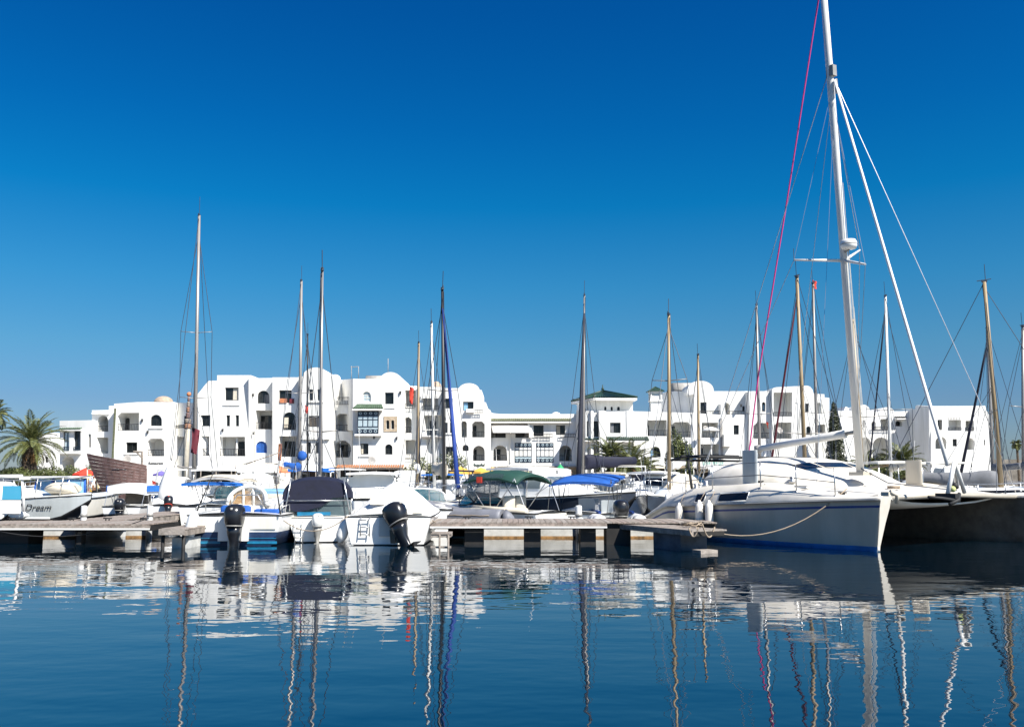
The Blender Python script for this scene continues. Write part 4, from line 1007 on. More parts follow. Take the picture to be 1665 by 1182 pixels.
for u, Y, rp, vt, vb, mt, lab in (
    (138, 86, 20, 760.5, 771, 'redcloth', 'red parasol left of the brown slatted pavilion'),
    (748, 87, 22, 758, 768, 'yellow', 'yellow parasol left of the thick blue furled sail'),
    (782, 88, 18, 760, 767, 'yellow', 'yellow parasol right of the thick blue furled sail'),
    (801, 90, 16, 759, 766, 'yellow', 'small yellow parasol nearest to the green canopy'),
    (868, 90, 16, 762, 768, 'lime', 'lime-yellow parasol behind the green canopy'),
    (892, 88, 17, 761, 768, 'lime', 'lime-yellow parasol left of the bright green one'),
    (911, 86, 9, 754, 764, 'brightgreen', 'bright green parasol in front of the round arch'),
    (262, 88, 14, 765, 771, 'violet', 'violet parasol right of the brown slatted pavilion'),
    (455, 87, 17, 757, 766, 'orange', 'brownish orange parasol below the orange flag'),
    (398, 88, 16, 757, 765, 'yellow', 'ochre parasol under the slanting dark pole')):
    parasol(u, Y, rp * Y / F, Zq(vt, Y), Zq(vb, Y), mt, lab, 'parasols along the quay')

def shopfront(u0, u1, Y, vt, label, roof, fringe=None, out=2.5, posts=4, group='restaurant terraces along the quay'):
    x0, x1 = X(u0, Y), X(u1, Y); zt = Zq(vt, Y) - QZ; root = thing('terrace', label, 'restaurant terrace', ((x0 + x1) / 2, Y, QZ), 0, group); hw = (x1 - x0) / 2
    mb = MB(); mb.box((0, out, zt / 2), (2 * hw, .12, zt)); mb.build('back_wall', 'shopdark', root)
    k = max(2, int(hw * 2 / 1.6)); 
    for i in range(k):
        xx = -hw + 2 * hw * (i + .5) / k; mb = MB(); mb.box((xx, out - .09, zt * .42), (2 * hw / k * .7, .05, zt * .75)); mb.build('shop_window', 'pane', root)
    mb = MB(); mb.sheet([[(-hw, -.2, zt - .28), (0, -.2, zt - .30), (hw, -.2, zt - .28)], [(-hw, out * .5, zt - .08), (0, out * .5, zt - .1), (hw, out * .5, zt - .08)], [(-hw, out, zt), (0, out, zt), (hw, out, zt)]], .05, smooth=False); mb.build('awning', roof, root)
    if fringe:
        mb = MB(); n = int(hw * 2 / .22)
        for i in range(n):
            xx = -hw + 2 * hw * (i + .5) / n; mb.loft([[(xx + .1 * math.cos(PI * j / 4), yy, zz + .1 * math.sin(PI * j / 4)) for j in range(5)] for yy, zz in ((-.35, zt - .25), (.55, zt + .02))], False, False)
        o = mb.build('roof_tiles', fringe, root); o['kind'] = 'stuff'
    for i in range(posts):
        xx = -hw + .1 + (2 * hw - .2) * i / max(1, posts - 1); mb = MB(); mb.tube([(xx, -.1, 0), (xx, -.1, zt - .3)], .05, 6); mb.build('post', 'plank', root)
    return root
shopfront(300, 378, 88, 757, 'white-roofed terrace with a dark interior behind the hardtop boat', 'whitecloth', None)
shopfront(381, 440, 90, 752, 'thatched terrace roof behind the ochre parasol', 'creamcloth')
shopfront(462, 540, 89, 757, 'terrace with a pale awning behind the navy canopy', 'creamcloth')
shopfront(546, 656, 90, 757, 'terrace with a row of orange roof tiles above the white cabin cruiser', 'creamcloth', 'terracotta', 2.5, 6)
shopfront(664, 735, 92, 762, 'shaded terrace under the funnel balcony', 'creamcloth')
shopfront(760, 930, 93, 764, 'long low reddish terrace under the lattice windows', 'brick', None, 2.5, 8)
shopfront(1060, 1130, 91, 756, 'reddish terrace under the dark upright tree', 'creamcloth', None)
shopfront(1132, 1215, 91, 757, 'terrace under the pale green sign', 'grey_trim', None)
# low red-brown wall panels in front of the lattice windows
mb = MB(); x0, x1 = X(880, 85), X(905, 85); mb.box(((x0 + x1) / 2, 85, QZ + .45), (x1 - x0, .12, .9)); tag(mb.build('planter_wall', 'brick'), 'low terracotta-coloured wall panel behind the green-canopied boat', 'low wall')
# green script sign and pale green sign
def signboard(u0, u1, v0, v1, Y, label, mt='whitecloth'):
    a, c = at(u0, v1, Y), at(u1, v0, Y); root = thing('signboard', label, 'sign', ((a.x + c.x) / 2, Y, a.z)); mb = MB()
    mb.box((0, 0, (c.z - a.z) / 2), (c.x - a.x, .06, c.z - a.z)); mb.build('board', mt, root)
    for sx in (-.42, .42):
        mb = MB(); mb.tube([((c.x - a.x) * sx, .06, QZ - a.z), ((c.x - a.x) * sx, .06, .3)], .04, 5); mb.build('post', 'grey_trim', root)
    return root, (c.x - a.x), (c.z - a.z)
r, ww, hh = signboard(769, 790, 751, 762, 91, 'white sign with green handwritten lettering beside the black mast')
mb = MB(); rnd = random.Random(2); pts = []
for i in range(70):
    t = i / 69; pts.append(Vector((-ww * .42 + ww * .84 * t, -.05, hh * .5 + .13 * math.sin(t * 46) * (1.7 if i % 23 < 6 else .8))))
mb.tube(pts, .028, 5); mb.build('lettering', 'greencloth', r)
r, ww, hh = signboard(1141, 1176, 748, 760, 90, 'long white sign with pale green capital letters above the moored yachts')
mb = MB(); xs = -ww * .44
for i, (wd, k) in enumerate(((.20, 0), (.22, 1), (.18, 2), (.05, 3), (.20, 1), (.2, 2), (.22, 0), (.18, 2))):
    z0, z1 = hh * .36, hh * .86
    mb.box((xs + .03, -.045, (z0 + z1) / 2), (.055, .02, z1 - z0))
    if k in (0, 1): mb.box((xs + wd - .03, -.045, (z0 + z1) / 2), (.055, .02, z1 - z0))
    if k == 0: mb.box((xs + wd / 2, -.045, z0 + .03), (wd, .021, .06))
    if k in (1, 2): mb.box((xs + wd / 2, -.046, z1 - .03), (wd, .021, .06)); mb.box((xs + wd / 2, -.046, (z0 + z1) / 2), (wd, .021, .05))
    xs += wd + .08
mb.build('lettering', mat('pale_green_paint', (0.25, 0.50, 0.42), .6), r)
# street lamps
def street_lamp(u, Y, vt, label, cap=.42, m='whitemast'):
    root = thing('street_lamp', label, 'street lamp', (X(u, Y), Y, QZ), 0, 'street lamps along the quay'); z = Zq(vt, Y) - QZ
    mb = MB(); mb.tube([(0, 0, 0), (0, 0, z)], .06, 7, .04); mb.build('pole', m, root)
    mb = MB(); mb.lathe([(.1, z - .05), (cap, z + .05), (cap * .9, z + .12), (cap * .5, z + .32), (.03, z + .42)], 14); mb.build('lamp_shade', 'whitecloth', root)
    mb = MB(); mb.ball((0, 0, z - .1), .12, 8); mb.build('globe', 'gel', root)
street_lamp(1158, 88, 701, 'white mushroom-shaped street lamp before the right-hand loggia', .85)
street_lamp(1128, 90, 748, 'low white globe lamp beside the dark tree', .35)

# brown slatted pavilion shaped like a ship's stern
YP = 76; root = thing('slatted_pavilion', 'big brown slatted pavilion curved like a ship stern behind the small bimini boat', 'pavilion', (X(190, YP), YP, 0))
left = lambda t: 141 + 5 * t + 23 * t ** 1.7 ; top = lambda u: 737 + (u - 141) / 96 * 19
n = 13
for k in range(n):
    mb = MB(); rows = []
    for j in range(9):
        s = j / 8; col = []
        for e in (0.03, .985):
            t = (k + e) / n; v = 737 + t * 76; ul = 141 + 8 * t + 26 * t ** 1.5; ur = 238
            u = ul + (ur - ul) * s; vt = top(u); v2 = vt + (813 - vt) * t
            Yd = YP - 1.0 * math.sin(PI * (0.15 + .7 * s)) * (1 - .45 * t) + .25 * t
            col.append(at(u, v2, Yd))
        rows.append(col)
    V = []
    for a, c in rows:
        nrm = Vector((0, -1, 0)); V += [a, c, c + Vector((0, .07, 0)), a + Vector((0, .07, 0))]
    mb.loft([V[i * 4:i * 4 + 4] for i in range(9)], True, True, smooth=False)
    mb.build('slat', 'brownslat', root, world=True)
mb = MB()
for j in range(7):
    s = j / 6; a = at(176 + 60 * s, 800, YP + .6); mb.tube([a - Vector((0, 0, 1.2)), a + Vector((0, 0, 1.9))], .09, 6)
mb.build('posts', 'plank', root, world=True)
mb = MB(); a, c = at(182, 764, YP - 2.35), at(205, 763, YP - 2.35); mb.tube([a, c], .05, 5); mb.build('slot', 'black', root, world=True)
# dark bracket and slanted pole before the facades
root = thing('wall_bracket', 'dark timber bracket frame in front of the low window at the left', 'bracket', (X(228, 95), 95, QZ)); mb = MB()
P = [at(u, v, 95) for u, v in ((217, 734.5), (231, 734.5), (231, 757))]; mb.tube(P, .12, 4); mb.tube([at(222, 735, 95), at(231, 744, 95)], .09, 4); mb.build('frame', 'plank', root, world=True)
mb = MB(); mb.tube([at(383, 760, 84), at(455, 735.5, 84)], .055, 6); o = mb.build('slanted_spar', 'plank'); tag(o, 'long dark spar slanting up to the orange flag', 'spar')
mb = MB(); q = at(455, 735, 84); mb.sheet([[q + Vector((dx, .06 * math.sin(4 * dz + dx * 5), dz)) for dx in (-.16, 0, .16)] for dz in (-.75, -.4, 0, .4, .75)], .02); tag(mb.build('flag', 'orange'), 'orange flag hanging at the end of the slanted spar', 'flag')
# colourful stall left of the pavilion
root = thing('souvenir_stall', 'cluttered colourful souvenir stall left of the brown slatted pavilion', 'stall', (X(150, 80), 80.5, 0)); rnd = random.Random(9)
mb = MB()
for u in (142, 158): mb.tube([at(u, 800, 80), at(u, 763, 80)], .05, 5)
mb.tube([at(142, 763, 80), at(158, 763, 80)], .06, 5); mb.build('frame', 'creamcloth', root, world=True)
for k in range(16):
    p = at(rnd.uniform(143, 157), rnd.uniform(768, 798), 80.2); mb = MB(); mb.box(p, (rnd.uniform(.2, .45), .2, rnd.uniform(.2, .45)), rnd.uniform(-.3, .3)); mb.build('goods', rnd.choice(['yellow', 'orange', 'whitecloth', 'redcloth', 'creamcloth', 'lime', 'brick', 'palecloth']), root, world=True)

# carved totem-like post behind the hard-topped boat
root = thing('carved_post', 'tall carved red-brown post left of the tallest tan mast', 'carved post', (X(301, 80), 80, QZ)); hz = lambda v: Zq(v, 80) - QZ
mb = MB(); mb.lathe([(.30, 0), (.24, hz(700)), (.22, hz(697))], 9); mb.build('shaft', 'creamcloth', root)
for k, (v0, v1, r0) in enumerate(((697, 689, .36), (688.5, 681, .34), (680, 671, .20), (670.5, 662, .18), (661.5, 653, .15), (652.5, 645, .12))):
    mb = MB(); mb.lathe([(r0 * .7, hz(v0)), (r0, hz(v0) + .1), (r0 * .75, (hz(v0) + hz(v1)) / 2), (r0, hz(v1) - .1), (r0 * .6, hz(v1))], 7); mb.build('carved_block', ('brick', 'plank', 'brownslat')[k % 3], root)
mb = MB(); mb.ball((0, 0, hz(641)), .2, 8); mb.build('finial', 'orange', root)
# ------------------------------------------------------------------ boats
class Hull:
    """lofted hull; local x forward from the transom, y to port, z up from the water"""
    def __init__(s, L, B, fs, fb, tw=.85, draft=.25, rake=.9, rise=.62, cb=.80, full=2.3, mid=.45, zboot=.12, wl=.9):
        s.L, s.B, s.fs, s.fb, s.tw, s.draft, s.rake, s.rise, s.cb, s.full, s.mid, s.zboot, s.wl = L, B, fs, fb, tw, draft, rake, rise, cb, full, mid, zboot, wl
    def b(s, x):
        t = min(1, max(0, x / s.L))
        if t < s.mid: k = s.tw + (1 - s.tw) * math.sin(PI / 2 * t / s.mid)
        else: k = max(0.0, 1 - ((t - s.mid) / (1 - s.mid)) ** s.full) ** .85
        return max(.02, s.B / 2 * k)
    def z(s, x):
        t = min(1, max(0, x / s.L)); return s.fs + (s.fb - s.fs) * t ** 1.9
    def zk(s, x):
        t = x / s.L
        return -s.draft if t < s.rise else -s.draft + (s.fb * s.rake + s.draft) * ((t - s.rise) / (1 - s.rise)) ** 2.6
    def zc(s, x):
        t = x / s.L; return min(s.z(x) - .12, .03 + s.fb * .42 * t ** 3)
    def half(s, x):
        b, z, zk = s.b(x), s.z(x), s.zk(x); zc = max(s.zc(x), zk + .02)
        z1 = min(max(s.zboot, zc + .06), z - .06)
        f = lambda zz: s.cb + (1 - s.cb) * max(0, (zz - zc) / max(.05, z - zc)) ** .8
        zm = z1 + (z - z1) * .5; zt = z1 + (z - z1) * .80; zt2 = z1 + (z - z1) * .90
        return [(0, zk), (b * s.cb * .55, zk + (zc - zk) * .45), (b * s.cb, zc), (b * f(z1), z1), (b * f(zm), zm), (b * f(zt), zt), (b * f(zt2), zt2), (b, z)]
    def build(s, root, mats, rows=(0, 0, 0, 1, 1, 1, 1), n=18, name='hull'):
        """rows: material of each strake: bottom, bottom, boot, side, side, stripe, top"""
        mb = MB(); secs = []
        for i in range(n + 1):
            x = s.L * (1 - (1 - i / n) ** 1.35); h = s.half(x)
            secs.append([(x, y, z) for y, z in h[::-1]] + [(x, -y, z) for y, z in h[1:]])
        rm = list(rows[::-1]) + list(rows)
        mb.loft(secs, False, False, rowmi=rm + [0])
        # transom, in the same bands
        h = s.half(0)
        for j in range(len(h) - 1):
            (ya, za), (yb, zb) = h[j], h[j + 1]
            if ya < 1e-6: mb.add([(0, 0, za), (0, yb, zb), (0, -yb, zb)], [(0, 1, 2)], rows[j])
            else: mb.add([(0, -ya, za), (0, ya, za), (0, yb, zb), (0, -yb, zb)], [(0, 1, 2, 3)], rows[j])
        return mb.build(name, mats, root)
    def deck(s, root, mt='gel', well=None, floor=.18, gun=.2, camber=.07, n=16, name='deck', wellmat=None, zoff=-.004):
        """deck with an open cockpit between well=(x0, x1)"""
        mb = MB(); x0, x1 = well if well else (-1, -1)
        xs = [s.L * i / n for i in range(n + 1)]
        if well: xs = sorted(set([x for x in xs if not (x0 - .12 < x < x0) and not (x1 < x < x1 + .12)] + [max(0, x0), x1]))
        for i in range(len(xs) - 1):
            a, c = xs[i], xs[i + 1]
            A, C, za, zc = s.b(a) * .985, s.b(c) * .985, s.z(a) + zoff, s.z(c) + zoff
            if well and a >= x0 - 1e-6 and c <= x1 + 1e-6:
                for sg in (-1, 1):
                    ga, gc = max(.02, A - gun), max(.02, C - gun)
                    mb.add([(a, sg * A, za), (c, sg * C, zc), (c, sg * gc, zc + .015), (a, sg * ga, za + .015), (a, sg * ga, floor), (c, sg * gc, floor)], [(0, 1, 2, 3), (3, 2, 5, 4)])
                ga, gc = max(.02, A - gun), max(.02, C - gun)
                mb.add([(a, ga, floor), (c, gc, floor), (c, -gc, floor), (a, -ga, floor)], [(0, 1, 2, 3)], 1)
            else:
                k = 5
                ra = [(a, A * (1 - 2 * j / k), za + camber * (1 - (1 - 2 * j / k) ** 2)) for j in range(k + 1)]
                rc = [(c, C * (1 - 2 * j / k), zc + camber * (1 - (1 - 2 * j / k) ** 2)) for j in range(k + 1)]
                mb.loft([ra, rc], False, False)
        if well:
            for xe in (x0, x1):
                if xe <= 0.01: continue
                A, z = max(.02, s.b(xe) * .985 - gun), s.z(xe)
                mb.add([(xe, -A, floor), (xe, A, floor), (xe, A, z + .015), (xe, 0, z + camber), (xe, -A, z + .015)], [(0, 1, 2, 3, 4)])
        return mb.build(name, [mt, wellmat or mt], root)
    def rubrail(s, root, mt='rubber', r=.03, dz=-.02):
        mb = MB()
        for sg in (-1, 1): mb.tube([(s.L * i / 16, sg * (s.b(s.L * i / 16) + .008), s.z(s.L * i / 16) + dz) for i in range(17)], r, 6)
        mb.tube([(0, -s.b(0), s.z(0) + dz), (0, s.b(0), s.z(0) + dz)], r, 6)
        return mb.build('rub_rail', mt, root)
    def rail(s, root, x0, x1, h=.55, inset=.08, n=5, mt='steel', r=.016, bow=True):
        """pulpit and guard rail round the foredeck"""
        mb = MB(); P = {1: [], -1: []}
        for sg in (-1, 1):
            for i in range(n + 1):
                x = x0 + (x1 - x0) * i / n; y = sg * max(.03, s.b(x) - inset); z = s.z(x)
                hh = h * min(1, .15 + i / 1.2); P[sg].append(Vector((x + .12 * (i / n), y, z + hh)))
                if i: mb.tube([(x, y, z), P[sg][-1]], r, 5)
            mb.tube(P[sg], r, 6)
        if bow: mb.tube([P[1][-1], P[1][-1] * .5 + P[-1][-1] * .5 + Vector((.12, 0, 0)), P[-1][-1]], r, 6)
        return mb.build('guard_rail', mt, root)

def superloft(root, secs, mt, name, e=2.6, n=14, z0=None):
    """cabin: sections (x, half width, base z, top z) of a flattened-top arch"""
    mb = MB(); S = []
    for x, w_, zb, zt in secs:
        ring = []
        for j in range(n + 1):
            a = PI * j / n; c, s_ = math.cos(a), math.sin(a)
            ring.append((x, w_ * math.copysign(abs(c) ** (2 / e), c), zb + (zt - zb) * abs(s_) ** (2 / e)))
        S.append(ring)
    mb.loft(S, False, False)
    for r in (S[0], S[-1]): mb.add(r, [tuple(range(len(r)))])
    return mb.build(name, mt, root)
def side_windows(root, secs, x0, x1, f0, f1, e=2.6, mt='darkglass', both=True, parent=None, k=6, slant=.0, name='window'):
    """tinted strip on each cabin side between heights f0..f1, following the side"""
    def pt(x, f, sg, off):
        for i in range(len(secs) - 1):
            a, c = secs[i], secs[i + 1]
            lo, hi = min(a[0], c[0]), max(a[0], c[0])
            if lo <= x <= hi or i == len(secs) - 2:
                t = (x - a[0]) / (c[0] - a[0]); break
        q = [a[j] + (c[j] - a[j]) * t for j in range(4)]
        s_ = f ** (e / 2); cc = math.sqrt(max(0, 1 - s_ * s_)); y = q[1] * abs(cc) ** (2 / e)
        return Vector((x, sg * (y + off), q[2] + (q[3] - q[2]) * f))
    for sg in ((-1, 1) if both else (both,)):
        mb = MB(); G = []
        for i in range(k + 1):
            t = i / k; x = x0 + (x1 - x0) * t
            G.append([pt(x + slant * (f - .5), f0 + (f1 - f0) * f, sg, .012) for f in (0, .5, 1)])
        mb.loft(G, False, False)
        mb.build(name, mt, parent or root)
def outboard(root, loc, s=1.0, tilt=0.0, rz=0.0, mt='black', band='greyplastic', leg='black'):
    """outboard engine: cowling, leg, clamp bracket, propeller; x forward, clamp at the origin"""
    R = Matrix.Rotation(rz, 4, 'Z') @ Matrix.Rotation(tilt, 4, 'Y'); T = Matrix.Translation(Vector(loc)) @ R
    def ring(z, hx, hy, cx, n=14, e=2.8):
        out = []
        for k in range(n):
            a = 2 * PI * k / n; c, q = math.cos(a), math.sin(a)
            out.append(T @ Vector((cx + s * hx * math.copysign(abs(c) ** (2 / e), c), s * hy * math.copysign(abs(q) ** (2 / e), q), s * z)))
        return out
    mb = MB()
    mb.loft([ring(.10, .20, .16, -.27 * s), ring(.16, .27, .21, -.28 * s), ring(.34, .32, .245, -.29 * s), ring(.52, .33, .25, -.29 * s), ring(.64, .29, .22, -.27 * s), ring(.71, .20, .15, -.24 * s), ring(.73, .08, .06, -.22 * s)])
    c = mb.build('cowling', mt, root)
    mb = MB(); mb.loft([ring(.135, .275, .215, -.281 * s), ring(.165, .28, .22, -.282 * s)]); mb.build('cowling_band', band, c)
    mb = MB(); mb.loft([ring(.56, .335, .06, -.30 * s, 10), ring(.62, .33, .055, -.28 * s, 10)]); mb.build('badge', band, c)
    mb = MB(); mb.loft([ring(.12, .24, .19, -.26 * s), ring(-.08, .20, .17, -.24 * s), ring(-.25, .15, .12, -.22 * s), ring(-.55, .15, .07, -.22 * s), ring(-.62, .17, .06, -.24 * s)])
    mb.add([T @ Vector((s * x, s * y, s * z)) for x, y, z in ((-.60, -.16, -.56), (-.60, .16, -.56), (-.1, .16, -.56), (-.1, -.16, -.56), (-.60, -.16, -.58), (-.60, .16, -.58), (-.1, .16, -.58), (-.1, -.16, -.58))], [(0, 1, 2, 3), (7, 6, 5, 4), (0, 4, 5, 1), (1, 5, 6, 2), (2, 6, 7, 3), (3, 7, 4, 0)])
    mb.loft([ring(-.58, .12, .045, -.23 * s), ring(-.85, .13, .05, -.23 * s), ring(-1.02, .05, .015, -.2 * s)])
    mb.tube([T @ Vector((s * x, 0, s * -.80)) for x in (.02, -.05, -.25, -.42)], .05 * s, 8, .07 * s)
    mb.build('leg', leg, root)
    mb = MB()
    for k in range(3):
        a = 2 * PI * k / 3; pts = [(-.45, .03, a), (-.43, .17, a - .35), (-.47, .17, a + .35)]
        mb.add([T @ Vector((s * x, s * r_ * math.cos(q), s * (-.80 + r_ * math.sin(q)))) for x, r_, q in pts], [(0, 1, 2)])
    mb.build('propeller', 'greyplastic', root)
    mb = MB(); T0 = Matrix.Translation(Vector(loc)) @ Matrix.Rotation(rz, 4, 'Z')
    for sg in (-1, 1): mb.add([T0 @ Vector((s * x, sg * s * .10 + y, s * z)) for y in (-.02, .02) for x, z in ((.04, .08), (-.18, .05), (-.14, -.28), (.0, -.28))], [(0, 1, 2, 3), (7, 6, 5, 4), (0, 4, 5, 1), (1, 5, 6, 2), (2, 6, 7, 3), (3, 7, 4, 0)])
    mb.build('clamp_bracket', leg, root)
def bimini(root, x0, x1, w_, z, crown=.22, mt='bluecloth', legs=True, base=None, drop=.10, tilt=0.0, hem=.1, wx=1.0, frame='steel'):
    mb = MB(); G = []
    for i in range(7):
        t = i / 6; x = x0 + (x1 - x0) * t; row = []; ww = w_ * (1 + (wx - 1) * t)
        zz = z + tilt * (t - .5) - drop * (abs(2 * t - 1) ** 2.5) - .025 * abs(math.sin(PI * 3 * t))
        for j in range(9):
            y = ww / 2 * (2 * j / 8 - 1); row.append((x, y, zz - crown * abs(2 * j / 8 - 1) ** 2.4))
        G.append(row)
    mb.sheet(G, .025)
    if hem:
        for row in (G[0], G[-1]): mb.loft([row, [(p[0], p[1], p[2] - hem) for p in row]], False, False)
        for j in (0, -1): mb.loft([[r[j] for r in G], [(r[j][0], r[j][1], r[j][2] - hem) for r in G]], False, False)
    c = mb.build('bimini_top', mt, root)
    if legs and base is not None:
        mb = MB(); xm = (x0 + x1) / 2
        for sg in (-1, 1):
            for x in (x0 + .1, xm, x1 - .1):
                mb.tube([(xm + (x - xm) * .12, sg * w_ * .47, base), (x, sg * w_ * .485, z - crown - .02)], .017, 5)
            mb.tube([(x0 + .1, sg * w_ * .485, z - crown - .05), (x0 - .35, sg * w_ * .47, base)], .012, 4)
        mb.tube([(xm, -w_ * .47, base + .02), (xm, w_ * .47, base + .02)], .014, 5); mb.build('bimini_frame', frame, root)
    return c
def arcframe(root, x, w_, zb, h, dx, mt='tealglass', frame='gel', fw=.05, name='windscreen', n=14, wrap=.55, split=0, e=2.2, yo=0.0):
    """wrapped windscreen: arched band of glass leaning aft by dx, with a frame (its sub-part)"""
    mb = MB(); lo, hi = [], []
    for j in range(n + 1):
        a = PI * j / n; y = w_ / 2 * math.cos(a); k = abs(math.sin(a))
        xx = x + wrap * (k ** 1.1) ; hh = h * (k ** (2 / e) * .75 + .25) if e < 9 else h * min(1, .35 + 2.5 * k)
        lo.append((xx, y + yo, zb)); hi.append((xx - dx, y * .93 + yo, zb + hh))
    mb.loft([lo, hi], False, False); g = mb.build(name, mt, root)
    mb = MB(); mb.tube(hi, fw * .6, 6); mb.tube(lo, fw * .5, 5); mb.tube([lo[0], hi[0]], fw * .5, 5); mb.tube([lo[-1], hi[-1]], fw * .5, 5)
    for q in range(split):
        j = int(n * (q + 1) / (split + 1)); mb.tube([lo[j], hi[j]], fw * .45, 5)
    mb.build('frame', frame, g)
    return g
def seat(root, c, size, mt='gel2', back=.35, name='seat'):
    mb = MB(); x, y, z = c; a, b_, h = size
    def pad(p0, p1, r=.05):
        (xa, ya, za), (xb, yb, zb) = p0, p1; S = []
        for t, k in ((0, .82), (.12, 1), (.88, 1), (1, .82)):
            zz = za + (zb - za) * t; cx, cy = (xa + xb) / 2, (ya + yb) / 2
            S.append([(cx + (xb - xa) / 2 * k * math.copysign(abs(math.cos(q)) ** .4, math.cos(q)), cy + (yb - ya) / 2 * k * math.copysign(abs(math.sin(q)) ** .4, math.sin(q)), zz) for q in [2 * PI * i / 12 + .26 for i in range(12)]])
        mb.loft(S)
    pad((x - a / 2, y - b_ / 2, z), (x + a / 2, y + b_ / 2, z + h))
    if back: pad((x - a / 2 - .10, y - b_ / 2, z + h * .5), (x - a / 2 + .06, y + b_ / 2, z + h + back))
    return mb.build(name, mt, root)
def cover_tent(root, H_, x0, x1, peaks, mt='whitecloth', name='boat_cover', sag=.05, over=.04, n=12, mi=10):
    """canvas stretched from the sheer over ridge heights given at (x, z)"""
    mb = MB(); G = []
    for i in range(n + 1):
        x = x0 + (x1 - x0) * i / n
        for k in range(len(peaks) - 1):
            if peaks[k][0] <= x <= peaks[k + 1][0] or k == len(peaks) - 2:
                t = (x - peaks[k][0]) / (peaks[k + 1][0] - peaks[k][0]); zp = peaks[k][1] + (peaks[k + 1][1] - peaks[k][1]) * (t * t * (3 - 2 * t)); break
        b_ = H_.b(x) + over; zs = H_.z(x) - .07; row = []
        for j in range(mi + 1):
            q = 2 * j / mi - 1; f = 1 - abs(q) ** 1.7
            row.append((x, b_ * q, zs + (zp - zs) * f - sag * math.sin(PI * abs(q)) + .012 * math.sin(9 * x + 7 * q)))
        G.append(row)
    mb.loft(G, False, False)
    for r in (G[0], G[-1]): mb.add(r, [tuple(range(len(r)))])
    return mb.build(name, mt, root)
def place(u, Y, dx_local, dy_local, rz, z=0):
    """root position so that local point (dx, dy) stands at pixel column u, depth Y"""
    c, s_ = math.cos(rz), math.sin(rz)
    return (X(u, Y) - (dx_local * c - dy_local * s_), Y - (dx_local * s_ + dy_local * c), z)
def to_local(root, P):
    c, s_ = math.cos(root.rotation_euler.z), math.sin(root.rotation_euler.z); d = Vector(P) - Vector(root.location)
    return Vector((d.x * c + d.y * s_, -d.x * s_ + d.y * c, d.z))
def fender(P, L=.62, r=.12, label='', mt='gel', top=None, group='white fenders', tiltv=(0, 0, 1)):
    o = thing('fender', label, 'fender', P, 0, group); R = Vector(tiltv).to_track_quat('Z', 'Y').to_matrix(); mb = MB()
    mb.lathe([(r * .25, -L / 2 - .06), (r * .4, -L / 2 - .02), (r * .85, -L / 2 + .05), (r, -L / 2 + .14), (r, L / 2 - .14), (r * .85, L / 2 - .05), (r * .4, L / 2 + .02), (r * .25, L / 2 + .08)], 14, (0, 0, 0), R); mb.build('body', mt, o)
    if top is not None: mb = MB(); mb.tube([R @ Vector((0, 0, L / 2)), Vector(top) - Vector(P)], .012, 5); mb.build('lanyard', 'rope', o)
    return o

